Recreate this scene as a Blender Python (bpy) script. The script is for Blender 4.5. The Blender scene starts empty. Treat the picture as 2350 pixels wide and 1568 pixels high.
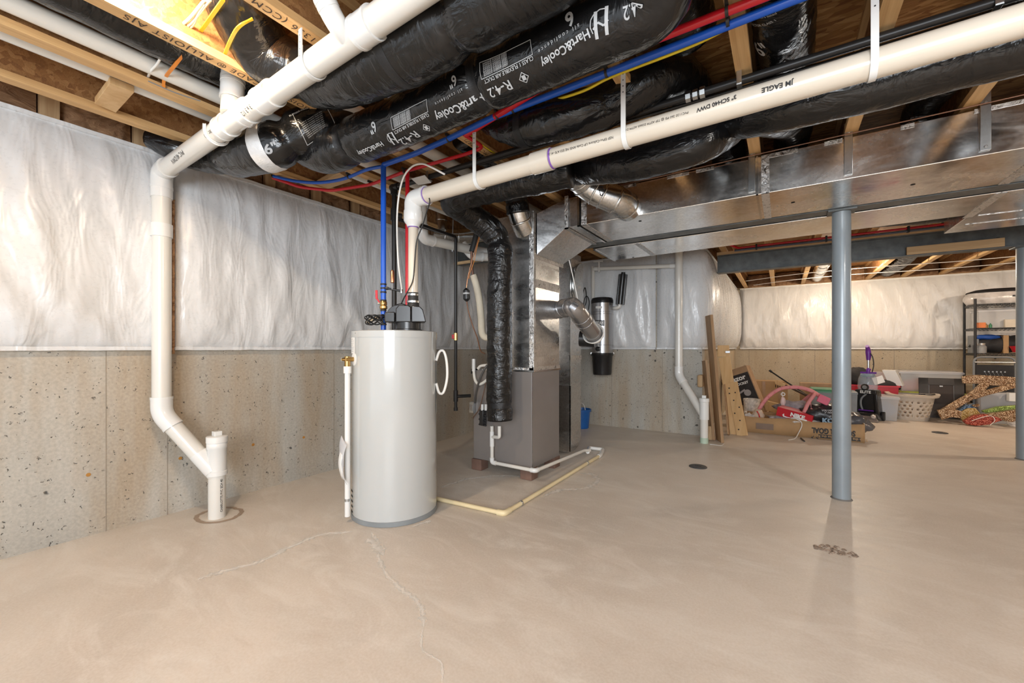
import bpy, math, random
from mathutils import Vector, Matrix, noise
V = Vector
random.seed(7)
sc = bpy.context.scene
COL = sc.collection
R = math.radians

# ---------------- camera ----------------
FPX, CX, HY, EYE = 953.0, 1175.0, 800.0, 1.2      # focal length and horizon, measured in the photograph's pixels
YAW = R(33.05)
FW = V((-math.sin(YAW), math.cos(YAW), 0)); RT = V((math.cos(YAW), math.sin(YAW), 0))
cam = bpy.data.cameras.new('camera'); camo = bpy.data.objects.new('camera', cam); COL.objects.link(camo)
camo.location = (0, 0, EYE); camo.rotation_euler = (R(90), 0, YAW)
cam.sensor_width = 36; cam.lens = FPX/2350*36; cam.shift_y = 16/2350; cam.clip_start = 0.05; cam.clip_end = 100
sc.camera = camo
sc.view_settings.view_transform = 'Standard'; sc.view_settings.look = 'None'
sc.view_settings.gamma = 1; sc.view_settings.use_curve_mapping = False
sc.view_settings.exposure = 0.66

# ---------------- light ----------------
w = bpy.data.worlds.new('world'); sc.world = w; w.use_nodes = True
bgn = w.node_tree.nodes['Background']; bgn.inputs[0].default_value = (0.86, 0.93, 1.0, 1); bgn.inputs[1].default_value = 1.05
def lamp(name, kind, loc, power, col, size=0.1, rot=None, size_y=None):
    l = bpy.data.lights.new(name, kind); l.energy = power; l.color = col
    if kind == 'AREA':
        l.shape = 'RECTANGLE'; l.size = size; l.size_y = size_y or size
    else: l.shadow_soft_size = size
    o = bpy.data.objects.new(name, l); COL.objects.link(o); o.location = loc
    if rot: o.rotation_euler = rot
    return o
WARM = (1.0, 0.80, 0.56)
lamp('bulb_or_fill_light', 'POINT', (-2.08, 0.50, 2.68), 46, WARM, 0.05)
lamp('bulb_or_fill_light', 'POINT', (0.98, 9.35, 2.42), 48, (1.0, 0.86, 0.68), 0.05)
lamp('bulb_or_fill_light', 'POINT', (3.9, 7.6, 2.45), 68, (1.0, 0.84, 0.66), 0.06)
lamp('bulb_or_fill_light', 'POINT', (2.6, 1.0, 2.45), 72, (1.0, 0.95, 0.89), 0.08)  # unseen lamp added as fill, brightens the floor on the right
lamp('window_daylight', 'AREA', (0.9, -2.6, 1.7), 130, (0.90, 0.95, 1.0), 2.6, (R(90), 0, R(14)), 1.6)

# ---------------- pixel to world ----------------
def D(u, v, t): return V((0, 0, EYE)) + t*(FW + RT*((u-CX)/FPX) + V((0, 0, (HY-v)/FPX)))
def Z(u, v, z): return D(u, v, (z-EYE)*FPX/(HY-v))
def YP(u, v, Y):
    k = (u-CX)/FPX; return D(u, v, Y/(FW.y+RT.y*k))
def XP(u, v, X):
    k = (u-CX)/FPX; return D(u, v, X/(FW.x+RT.x*k))

# ---------------- materials ----------------
MATS = {}
def node(nt, t, **kw):
    n = nt.nodes.new(t)
    for k, v in kw.items():
        if k.startswith('i_'): n.inputs[int(k[2:])].default_value = v
        else: setattr(n, k, v)
    return n
def base_mat(name, col, rough=0.5, metal=0.0, spec=0.5):
    m = bpy.data.materials.new(name); m.use_nodes = True; nt = m.node_tree; b = nt.nodes['Principled BSDF']
    b.inputs['Base Color'].default_value = (*col, 1); b.inputs['Roughness'].default_value = rough
    b.inputs['Metallic'].default_value = metal; b.inputs['Specular IOR Level'].default_value = spec
    return m, nt, b
def coords(nt, kind='Object', scale=(1,1,1), rot=(0,0,0)):
    tc = node(nt, 'ShaderNodeTexCoord'); mp = node(nt, 'ShaderNodeMapping')
    mp.inputs['Scale'].default_value = scale; mp.inputs['Rotation'].default_value = rot
    nt.links.new(tc.outputs[kind], mp.inputs['Vector']); return mp.outputs['Vector']
def ramp(nt, fac, stops, interp='LINEAR'):
    r = node(nt, 'ShaderNodeValToRGB'); e = r.color_ramp.elements; r.color_ramp.interpolation = interp
    while len(e) < len(stops): e.new(0.5)
    for i, (p, c) in enumerate(stops):
        e[i].position = p; e[i].color = (*c, 1) if len(c) == 3 else c
    nt.links.new(fac, r.inputs[0]); return r.outputs[0]
def mixc(nt, fac, a, b, mode='MIX'):
    m = node(nt, 'ShaderNodeMix', data_type='RGBA', blend_type=mode)
    for s, x in ((0, fac), (6, a), (7, b)):
        if isinstance(x, bpy.types.NodeSocket): nt.links.new(x, m.inputs[s])
        elif isinstance(x, (int, float)): m.inputs[s].default_value = x
        else: m.inputs[s].default_value = (*x, 1)
    return m.outputs[2]
def bump(nt, b, h, strength, dist=0.01, prev=None):
    n = node(nt, 'ShaderNodeBump'); n.inputs['Strength'].default_value = strength; n.inputs['Distance'].default_value = dist
    nt.links.new(h, n.inputs['Height'])
    if prev: nt.links.new(prev, n.inputs['Normal'])
    nt.links.new(n.outputs[0], b.inputs['Normal']); return n.outputs[0]
def noise_tex(nt, vec, scale, detail=4, rough=0.55, dist=0):
    n = node(nt, 'ShaderNodeTexNoise'); n.inputs['Scale'].default_value = scale; n.inputs['Detail'].default_value = detail
    n.inputs['Roughness'].default_value = rough; n.inputs['Distortion'].default_value = dist
    nt.links.new(vec, n.inputs['Vector']); return n.outputs[0]
def mat(name, col, rough=0.5, metal=0.0, spec=0.5, var=0.12, vs=6.0, bs=0.0, bscale=40.0, stretch=(1,1,1), kind='Object', alpha=None, trans=None, coat=0, rv=0):
    """plain surface with a little procedural variation of colour and relief"""
    if name in MATS: return MATS[name]
    m, nt, b = base_mat(name, col, rough, metal, spec)
    vec = coords(nt, kind, stretch)
    n = noise_tex(nt, vec, vs, 5)
    lo = tuple(max(0, c*(1-var)) for c in col); hi = tuple(min(1, c*(1+var)) for c in col)
    nt.links.new(ramp(nt, n, [(0.3, lo), (0.7, hi)]), b.inputs['Base Color'])
    if rv:
        nt.links.new(ramp(nt, n, [(0.3, (max(0, rough-rv),)*3), (0.7, (min(1, rough+rv),)*3)]), b.inputs['Roughness'])
    if bs: bump(nt, b, noise_tex(nt, vec, bscale, 4), bs)
    if alpha is not None: b.inputs['Alpha'].default_value = alpha
    if trans: b.inputs['Transmission Weight'].default_value = trans
    if coat: b.inputs['Coat Weight'].default_value = coat; b.inputs['Coat Roughness'].default_value = 0.08
    MATS[name] = m; return m

def m_wallconcrete(name, base, warm):
    m, nt, b = base_mat(name, base, 0.85, 0, 0.3)
    vec = coords(nt)
    n1 = noise_tex(nt, vec, 0.9, 5, 0.6)
    streak = noise_tex(nt, coords(nt, scale=(2.2, 2.2, 0.35)), 1.6, 4, 0.6)
    c = ramp(nt, n1, [(0.3, tuple(x*0.83 for x in base)), (0.7, tuple(min(1, x*1.12) for x in base))])
    c = mixc(nt, ramp(nt, streak, [(0.42, (0,0,0)), (0.68, (0.8,)*3)]), c, warm)
    fine = noise_tex(nt, vec, 60, 3)
    c = mixc(nt, 0.14, c, ramp(nt, fine, [(0.35, (0.2,)*3), (0.65, (0.8,)*3)]), 'OVERLAY')
    # air-bubble pits of two sizes
    prev = None
    for sc_, thr, msk in ((9, 0.15, 0.47), (32, 0.21, 0.43)):
        vo = node(nt, 'ShaderNodeTexVoronoi'); vo.inputs['Scale'].default_value = sc_; vo.inputs['Randomness'].default_value = 1
        wob = node(nt, 'ShaderNodeMix', data_type='RGBA'); wob.inputs[0].default_value = 0.06
        nz = node(nt, 'ShaderNodeTexNoise'); nz.inputs['Scale'].default_value = sc_*1.6; nt.links.new(vec, nz.inputs['Vector'])
        nt.links.new(vec, wob.inputs[6]); nt.links.new(nz.outputs['Color'], wob.inputs[7]); nt.links.new(wob.outputs[2], vo.inputs['Vector'])
        pit = ramp(nt, vo.outputs['Distance'], [(thr*0.6, (1,1,1)), (thr, (0,0,0))])
        sel = ramp(nt, noise_tex(nt, vec, sc_*0.28, 2), [(msk, (0,0,0)), (msk+0.05, (1,1,1))])
        sepc = node(nt, 'ShaderNodeSeparateColor'); nt.links.new(vo.outputs['Color'], sepc.inputs[0])
        some = ramp(nt, sepc.outputs[0], [(0.28, (0,0,0)), (0.36, (1,1,1))])
        k = mixc(nt, 1.0, mixc(nt, 1.0, pit, sel, 'MULTIPLY'), some, 'MULTIPLY')
        c = mixc(nt, k, c, (0.10, 0.095, 0.085))
        bw = node(nt, 'ShaderNodeRGBToBW'); nt.links.new(k, bw.inputs[0])
        inv = node(nt, 'ShaderNodeMath', operation='SUBTRACT'); inv.inputs[0].default_value = 1; nt.links.new(bw.outputs[0], inv.inputs[1])
        prev = bump(nt, b, inv.outputs[0], 0.6, 0.008, prev)
    bump(nt, b, fine, 0.06, 0.004, prev)
    nt.links.new(c, b.inputs['Base Color']); MATS[name] = m; return m
def m_floor():
    m, nt, b = base_mat('floor_concrete', (0.44, 0.36, 0.29), 0.5, 0, 0.4)
    vec = coords(nt)
    n1 = noise_tex(nt, vec, 0.55, 6, 0.62, 0.6); n2 = noise_tex(nt, coords(nt, scale=(1, 2.3, 1), rot=(0, 0, 0.6)), 1.7, 7, 0.7, 1.2)
    c = ramp(nt, n1, [(0.3, (0.54, 0.478, 0.412)), (0.5, (0.64, 0.575, 0.50)), (0.7, (0.72, 0.65, 0.57))])
    c = mixc(nt, ramp(nt, n2, [(0.48, (0,0,0)), (0.70, (0.8,)*3)]), c, (0.74, 0.69, 0.62))
    c = mixc(nt, ramp(nt, n2, [(0.22, (0.5,)*3), (0.42, (0,0,0))]), c, (0.50, 0.42, 0.335))
    fine = noise_tex(nt, vec, 90, 3)
    c = mixc(nt, 0.12, c, ramp(nt, fine, [(0.35, (0.25,)*3), (0.65, (0.75,)*3)]), 'OVERLAY')
    nt.links.new(c, b.inputs['Base Color'])
    nt.links.new(ramp(nt, n2, [(0.3, (0.34,)*3), (0.7, (0.55,)*3)]), b.inputs['Roughness'])
    bump(nt, b, noise_tex(nt, vec, 7, 6, 0.6), 0.10, 0.01)
    MATS['floor_concrete'] = m; return m
def m_osb(name, lo, mid, hi):
    m, nt, b = base_mat(name, mid, 0.75, 0, 0.25)
    def flakes(rot, off):
        mp = coords(nt, scale=(11, 48, 48), rot=rot)
        add = node(nt, 'ShaderNodeVectorMath', operation='ADD'); add.inputs[1].default_value = (off, off*1.7, 0); nt.links.new(mp, add.inputs[0])
        nz = node(nt, 'ShaderNodeTexNoise'); nz.inputs['Scale'].default_value = 0.6; nt.links.new(add.outputs[0], nz.inputs['Vector'])
        wob = node(nt, 'ShaderNodeMix', data_type='RGBA'); wob.inputs[0].default_value = 0.25
        nt.links.new(add.outputs[0], wob.inputs[6]); nt.links.new(nz.outputs['Color'], wob.inputs[7])
        vo = node(nt, 'ShaderNodeTexVoronoi'); vo.inputs['Scale'].default_value = 1.0; nt.links.new(wob.outputs[2], vo.inputs['Vector'])
        s = node(nt, 'ShaderNodeSeparateColor'); nt.links.new(vo.outputs['Color'], s.inputs[0]); return s.outputs[0], s.outputs[1]
    a1, k1 = flakes((0, 0, 0.3), 0); a2, k2 = flakes((0, 0, 1.45), 5); a3, k3 = flakes((0, 0, -0.75), 11)
    def g(x): return ramp(nt, x, [(0.0, lo), (0.45, mid), (1.0, hi)])
    c = mixc(nt, ramp(nt, k2, [(0.55, (0,0,0)), (0.56, (1,1,1))]), g(a1), g(a2))
    c = mixc(nt, ramp(nt, k3, [(0.62, (0,0,0)), (0.63, (1,1,1))]), c, g(a3))
    gr = noise_tex(nt, coords(nt, scale=(6, 60, 60)), 3, 3)
    c = mixc(nt, 0.35, c, ramp(nt, gr, [(0.3, (0.25,)*3), (0.7, (0.75,)*3)]), 'OVERLAY')
    nt.links.new(c, b.inputs['Base Color']); bump(nt, b, a1, 0.25, 0.004)
    MATS[name] = m; return m
def m_wood(name, lo, hi, axis=1, rough=0.6, sc_=1.0):
    if name in MATS: return MATS[name]
    m, nt, b = base_mat(name, hi, rough, 0, 0.3)
    s = [28, 28, 28]; s[axis] = 1.3
    n = noise_tex(nt, coords(nt, scale=tuple(x*sc_ for x in s)), 1.0, 5, 0.6, 0.8)
    c = ramp(nt, n, [(0.32, lo), (0.62, hi)])
    k = noise_tex(nt, coords(nt, scale=(1,1,1)), 2.2, 2)
    c = mixc(nt, ramp(nt, k, [(0.35, (0.35,)*3), (0.65, (0,0,0))]), c, lo)
    nt.links.new(c, b.inputs['Base Color']); bump(nt, b, n, 0.12, 0.003)
    MATS[name] = m; return m
def m_vinyl(name, col, rough=0.3, sx=1, sz=0.35):
    m, nt, b = base_mat(name, col, rough, 0, 0.6)
    n = noise_tex(nt, coords(nt, scale=(3, 3, 0.9), rot=(-0.35, 0, 0)), 2.0, 3, 0.5, 0.5)
    n2 = noise_tex(nt, coords(nt), 45, 3)
    nt.links.new(ramp(nt, n, [(0.3, tuple(x*0.94 for x in col)), (0.7, col)]), b.inputs['Base Color'])
    p = bump(nt, b, n, 0.6, 0.05); bump(nt, b, n2, 0.10, 0.003, p)
    nt.links.new(ramp(nt, n2, [(0.3, (rough-0.06,)*3), (0.7, (rough+0.1,)*3)]), b.inputs['Roughness'])
    MATS[name] = m; return m
def m_film(name, col=(0.007, 0.007, 0.0075), rough=0.20, k=1.0):
    """thin black plastic sleeve: fine creases run across the duct"""
    m, nt, b = base_mat(name, col, rough, 0, 0.55)
    n = noise_tex(nt, coords(nt, 'UV', (1.6, 12, 1)), 2.0, 3, 0.5, 0.7)
    n2 = noise_tex(nt, coords(nt, 'UV', (3.0, 4, 1)), 2.2, 3, 0.5, 1.0)
    msk = noise_tex(nt, coords(nt, 'UV', (1, 2, 1)), 1.3, 2)
    h = mixc(nt, ramp(nt, msk, [(0.4, (0,0,0)), (0.6, (1,1,1))]), n2, n)
    bw = node(nt, 'ShaderNodeRGBToBW'); nt.links.new(h, bw.inputs[0])
    bump(nt, b, bw.outputs[0], 0.42*k, 0.03)
    nt.links.new(ramp(nt, msk, [(0.3, (rough-0.04,)*3), (0.7, (rough+0.08,)*3)]), b.inputs['Roughness'])
    MATS[name] = m; return m
def m_galv(name, col=(0.60, 0.61, 0.62), rough=0.30):
    m, nt, b = base_mat(name, col, rough, 1.0)
    vo = node(nt, 'ShaderNodeTexVoronoi'); vo.inputs['Scale'].default_value = 70; nt.links.new(coords(nt), vo.inputs['Vector'])
    s = node(nt, 'ShaderNodeSeparateColor'); nt.links.new(vo.outputs['Color'], s.inputs[0])
    smear = noise_tex(nt, coords(nt, scale=(1, 1, 3)), 1.8, 5, 0.65, 0.5)
    nt.links.new(ramp(nt, s.outputs[0], [(0, tuple(x*0.88 for x in col)), (1, tuple(min(1, x*1.1) for x in col))]), b.inputs['Base Color'])
    nt.links.new(ramp(nt, smear, [(0.35, (rough-0.07,)*3), (0.68, (rough+0.14,)*3)]), b.inputs['Roughness'])
    bump(nt, b, noise_tex(nt, coords(nt), 1.6, 1), 0.06, 0.03)
    MATS[name] = m; return m
def m_foil(name):
    m, nt, b = base_mat(name, (0.62, 0.61, 0.60), 0.28, 1.0)
    n = noise_tex(nt, coords(nt, scale=(1, 1, 0.7)), 30, 5, 0.7, 1.8); n2 = noise_tex(nt, coords(nt), 75, 3, 0.6, 0.8)
    nt.links.new(ramp(nt, n, [(0.36, (0.10, 0.095, 0.09)), (0.46, (0.70, 0.69, 0.68))]), b.inputs['Base Color'])
    p = bump(nt, b, n, 0.7, 0.012); bump(nt, b, n2, 0.3, 0.005, p)
    MATS[name] = m; return m
def m_fiber(name, lo, hi):
    m, nt, b = base_mat(name, hi, 0.95, 0, 0.1)
    n = noise_tex(nt, coords(nt, scale=(1, 1, 2.2)), 7, 8, 0.68, 1.4)
    nt.links.new(ramp(nt, n, [(0.3, lo), (0.55, hi), (0.8, tuple(min(1, x*1.5) for x in hi))]), b.inputs['Base Color'])
    bump(nt, b, n, 0.8, 0.03); MATS[name] = m; return m
def m_glitter(name, col, hi):
    m, nt, b = base_mat(name, col, 0.4, 0.3)
    vo = node(nt, 'ShaderNodeTexVoronoi'); vo.inputs['Scale'].default_value = 150; nt.links.new(coords(nt), vo.inputs['Vector'])
    s = node(nt, 'ShaderNodeSeparateColor'); nt.links.new(vo.outputs['Color'], s.inputs[0])
    nt.links.new(ramp(nt, s.outputs[1], [(0.0, tuple(x*0.35 for x in col)), (0.6, col), (0.82, hi)]), b.inputs['Base Color'])
    bump(nt, b, s.outputs[0], 1.0, 0.01); MATS[name] = m; return m

M_FLOOR = m_floor()
M_CONC = m_wallconcrete('wall_concrete', (0.45, 0.43, 0.385), (0.38, 0.30, 0.21))
M_CONCW = m_wallconcrete('far_wall_concrete', (0.46, 0.39, 0.29), (0.42, 0.33, 0.22))
M_OSB = m_osb('osb_sheathing', (0.22, 0.095, 0.032), (0.38, 0.19, 0.065), (0.55, 0.32, 0.13))
M_OSBD = m_osb('osb_web', (0.22, 0.10, 0.038), (0.29, 0.14, 0.052), (0.38, 0.20, 0.08))
M_PINE = m_wood('pine', (0.50, 0.29, 0.12), (0.70, 0.46, 0.22), 1)
M_PINEX = m_wood('pine_cross', (0.46, 0.29, 0.14), (0.62, 0.43, 0.24), 0)
M_PINEZ = m_wood('pine_upright', (0.42, 0.26, 0.13), (0.60, 0.42, 0.24), 2)
M_BOARD = m_wood('brown_board', (0.30, 0.17, 0.08), (0.46, 0.29, 0.16), 2)
M_PLY = m_wood('plywood', (0.56, 0.34, 0.15), (0.70, 0.48, 0.25), 2, 0.6, 0.4)
M_VINYL = m_vinyl('white_vinyl_facing', (0.67, 0.68, 0.69), 0.29)
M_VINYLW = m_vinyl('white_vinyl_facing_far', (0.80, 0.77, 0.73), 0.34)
M_FILM = m_film('black_duct_film')
M_FILM2 = m_film('black_duct_film_crinkled', rough=0.30, k=1.7)
M_GALV = m_galv('galvanised_steel', (0.70, 0.70, 0.70), 0.28)
M_GALVR = m_galv('galvanised_round_pipe', (0.68, 0.69, 0.69), 0.20)
M_GALVT = m_galv('galvanised_trunk', (0.92, 0.89, 0.86), 0.20)
M_FOIL = m_foil('foil_tape')
M_FIBER = m_fiber('brown_fibreglass', (0.17, 0.08, 0.04), (0.42, 0.25, 0.14))
M_PVC = mat('white_pvc', (0.72, 0.70, 0.65), 0.24, 0, 0.5, 0.04, 2.0, coat=0.3)
M_PVCF = mat('white_pvc_fitting', (0.76, 0.76, 0.74), 0.2, 0, 0.5, 0.02, coat=0.3)
M_PVCV = mat('cream_pvc', (0.66, 0.59, 0.49), 0.26, 0, 0.5, 0.04, 2.0, coat=0.3)
M_PVCY = mat('yellowed_pvc', (0.74, 0.62, 0.38), 0.35, 0, 0.5, 0.08, 4.0)
M_PURPLE = mat('purple_primer', (0.22, 0.10, 0.42), 0.4)
M_INK = mat('black_ink', (0.02, 0.02, 0.022), 0.6)
M_INKW = mat('grey_white_print', (0.42, 0.43, 0.44), 0.5)
M_IRON = mat('black_iron_pipe', (0.022, 0.021, 0.021), 0.36, 0.3, 0.5, 0.2)
M_STEEL = mat('galvanised_bracket', (0.55, 0.57, 0.58), 0.3, 1.0, 0.5, 0.1, 30)
M_BLUE = mat('blue_pex', (0.012, 0.10, 0.56), 0.26, var=0.06)
M_RED = mat('red_pex', (0.55, 0.012, 0.022), 0.26, var=0.06)
M_WCAB = mat('white_cable', (0.78, 0.76, 0.72), 0.4, var=0.04)
M_YCAB = mat('yellow_cable', (0.72, 0.55, 0.02), 0.4, var=0.05)
M_OCAB = mat('orange_cable', (0.75, 0.26, 0.04), 0.4, var=0.05)
M_BCAB = mat('black_cable', (0.018, 0.018, 0.018), 0.4)
M_BEAM = mat('grey_primed_steel', (0.115, 0.125, 0.125), 0.45, 0.2, 0.5, 0.3, 9, 0.1, 30)
M_POST = mat('grey_painted_steel', (0.25, 0.29, 0.32), 0.30, 0.1, 0.5, 0.10, 3, coat=0.2)
M_HEAT = mat('light_grey_enamel', (0.47, 0.485, 0.48), 0.16, 0.0, 0.5, 0.03, 1.0, coat=0.6)
M_CAB = mat('taupe_furnace_enamel', (0.235, 0.215, 0.205), 0.30, 0.2, 0.5, 0.05, 2.0, coat=0.2)
M_BLKP = mat('black_plastic', (0.016, 0.016, 0.017), 0.26, var=0.2)
M_RUB = mat('black_rubber', (0.02, 0.02, 0.02), 0.6)
M_BRASS = mat('brass', (0.52, 0.33, 0.12), 0.28, 1.0)
M_COPPER = mat('copper', (0.72, 0.36, 0.2), 0.28, 1.0)
M_FOAM = mat('cream_pipe_insulation', (0.72, 0.64, 0.50), 0.8, var=0.08, bs=0.3)
M_SILVER = mat('silver_paint', (0.42, 0.42, 0.43), 0.22, 0.85, 0.5, 0.04, coat=0.3)
M_CARD = mat('cardboard', (0.44, 0.27, 0.13), 0.8, var=0.08, bs=0.05)
M_CARD2 = mat('cardboard_weathered', (0.36, 0.23, 0.13), 0.85, var=0.2)
M_GREYP = mat('grey_plastic', (0.20, 0.21, 0.22), 0.4)
M_CLEAR = mat('clear_plastic', (0.80, 0.80, 0.80), 0.14, alpha=0.35, var=0.02)
M_CLEARM = mat('milky_plastic', (0.72, 0.72, 0.74), 0.25, alpha=0.55, var=0.02)
M_WHITE = mat('white_paint', (0.8, 0.8, 0.78), 0.4, var=0.03)
# ---------------- mesh helpers ----------------
class MB:
    def __init__(s): s.v = []; s.f = []; s.uv = []
    def add(s, vs, fs, uvs=None):
        o = len(s.v); s.v += [V(p) for p in vs]
        for i, f in enumerate(fs):
            s.f.append([o+k for k in f]); s.uv.append(uvs[i] if uvs else None)
        return s
    def hexa(s, p):      # 8 corners: bottom ring 0-3, top ring 4-7
        return s.add(p, [(3,2,1,0), (4,5,6,7), (0,1,5,4), (1,2,6,5), (2,3,7,6), (3,0,4,7)])
    def box(s, a, b):
        (x0,y0,z0), (x1,y1,z1) = [min(p) for p in zip(a, b)], [max(p) for p in zip(a, b)]
        return s.hexa([(x0,y0,z0),(x1,y0,z0),(x1,y1,z0),(x0,y1,z0),(x0,y0,z1),(x1,y0,z1),(x1,y1,z1),(x0,y1,z1)])
    def obox(s, c, ax, ay, az):   # centre and three half-axis vectors
        c, ax, ay, az = V(c), V(ax), V(ay), V(az)
        return s.hexa([c-ax-ay-az, c+ax-ay-az, c+ax+ay-az, c-ax+ay-az, c-ax-ay+az, c+ax-ay+az, c+ax+ay+az, c-ax+ay+az])
    def beam(s, p, q, w, h, up=(0,0,1)):
        p, q = V(p), V(q); d = (q-p); L = d.length/2; d.normalize(); side = d.cross(V(up))
        if side.length < 1e-4: side = d.cross(V((0, 1, 0)))
        side.normalize(); u2 = side.cross(d)
        return s.obox((p+q)/2, d*L, side*(w/2), u2*(h/2))
    def grid(s, fn, nu, nv, wrap=False):
        vs = [fn(i/nu, j/nv) for j in range(nv+1) for i in range(nu+1)]
        fs = []; uv = []
        for j in range(nv):
            for i in range(nu):
                a = j*(nu+1)+i; fs.append((a, a+1, a+nu+2, a+nu+1))
                uv.append([(i/nu, j/nv), ((i+1)/nu, j/nv), ((i+1)/nu, (j+1)/nv), (i/nu, (j+1)/nv)])
        return s.add(vs, fs, uv)
    def lathe(s, c, prof, n=32, axis=(0,0,1), cap=True, ref=None):
        c = V(c); a = V(axis).normalized(); r0 = V(ref) if ref else (V((1,0,0)) if abs(a.x) < 0.9 else V((0,1,0)))
        e1 = (r0-a*r0.dot(a)).normalized(); e2 = a.cross(e1); vs = []
        for (r, h) in prof:
            for k in range(n):
                t = 2*math.pi*k/n; vs.append(c+a*h+(e1*math.cos(t)+e2*math.sin(t))*r)
        fs = [(j*n+k, j*n+(k+1) % n, (j+1)*n+(k+1) % n, (j+1)*n+k) for j in range(len(prof)-1) for k in range(n)]
        if cap:
            fs.append(tuple(reversed(range(n)))); fs.append(tuple((len(prof)-1)*n+k for k in range(n)))
        return s.add(vs, fs)
    def prism(s, pts, off):      # polygon of 3D points extruded by off
        n = len(pts); off = V(off); vs = [V(p) for p in pts]+[V(p)+off for p in pts]
        return s.add(vs, [tuple(reversed(range(n))), tuple(range(n, 2*n))]+[(k, (k+1) % n, n+(k+1) % n, n+k) for k in range(n)])
    def build(s, name, m, parent=None, smooth=35, bevel=0, solid=0, sub=0):
        me = bpy.data.meshes.new(name)
        if parent is None:
            xs = [p.x for p in s.v]; ys = [p.y for p in s.v]; zs = [p.z for p in s.v]
            off = V(((min(xs)+max(xs))/2, (min(ys)+max(ys))/2, min(zs)))
        else: off = OFF[parent.name]
        me.from_pydata([p-off for p in s.v], [], s.f)
        if any(u is not None for u in s.uv):
            l = me.uv_layers.new(name='UVMap'); k = 0
            for f, u in zip(s.f, s.uv):
                for j in range(len(f)):
                    if u: l.data[k+j].uv = u[j]
                k += len(f)
        me.materials.append(m); me.validate(); me.update()
        if smooth:
            for p in me.polygons: p.use_smooth = True
            if smooth < 180: me.set_sharp_from_angle(angle=R(smooth))
        o = bpy.data.objects.new(name, me); COL.objects.link(o)
        if parent is None: o.location = off
        else: o.parent = parent
        OFF[o.name] = off
        if solid:
            d = o.modifiers.new('thickness', 'SOLIDIFY'); d.thickness = solid; d.offset = 0
        if bevel:
            d = o.modifiers.new('edge', 'BEVEL'); d.width = bevel; d.segments = 2; d.limit_method = 'ANGLE'; d.angle_limit = R(50)
        if sub:
            d = o.modifiers.new('sub', 'SUBSURF'); d.levels = sub; d.render_levels = sub
        return o
OFF = {}
def thing(name, label, cat, loc=(0,0,0), group=None):
    o = bpy.data.objects.new(name, None); COL.objects.link(o); o.location = loc; o.empty_display_size = 0.05
    OFF[o.name] = V(loc); return tag(o, label, cat, group)
def tag(o, label, cat, group=None, kind=None):
    o['label'] = label; o['category'] = cat
    if group: o['group'] = group
    if kind: o['kind'] = kind
    return o
def struct(name, mb, m, parent=None, **kw):
    o = mb.build(name, m, parent, **kw)
    if parent is None: o['kind'] = 'structure'
    return o

def fillet(pts, rad, n=6):
    pts = [V(p) for p in pts]; out = [pts[0]]
    for i in range(1, len(pts)-1):
        a, b, c = pts[i-1], pts[i], pts[i+1]; d1 = (a-b); d2 = (c-b)
        r = min(rad, d1.length*0.49, d2.length*0.49)
        p, q = b+d1.normalized()*r, b+d2.normalized()*r
        for k in range(n+1):
            t = k/n; out.append((1-t)**2*p+2*t*(1-t)*b+t*t*q)
    out.append(pts[-1]); return out
def smooth_path(pts, n=8):
    pts = [V(p) for p in pts]
    if len(pts) == 2: return [pts[0].lerp(pts[1], k/n) for k in range(n+1)]
    P = [2*pts[0]-pts[1]]+pts+[2*pts[-1]-pts[-2]]; out = []
    for i in range(1, len(P)-2):
        for k in range(n):
            t = k/n
            out.append(0.5*((2*P[i])+(P[i+1]-P[i-1])*t+(2*P[i-1]-5*P[i]+4*P[i+1]-P[i+2])*t*t+(3*P[i]-P[i-1]-3*P[i+1]+P[i+2])*t**3))
    out.append(pts[-1]); return out
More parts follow.
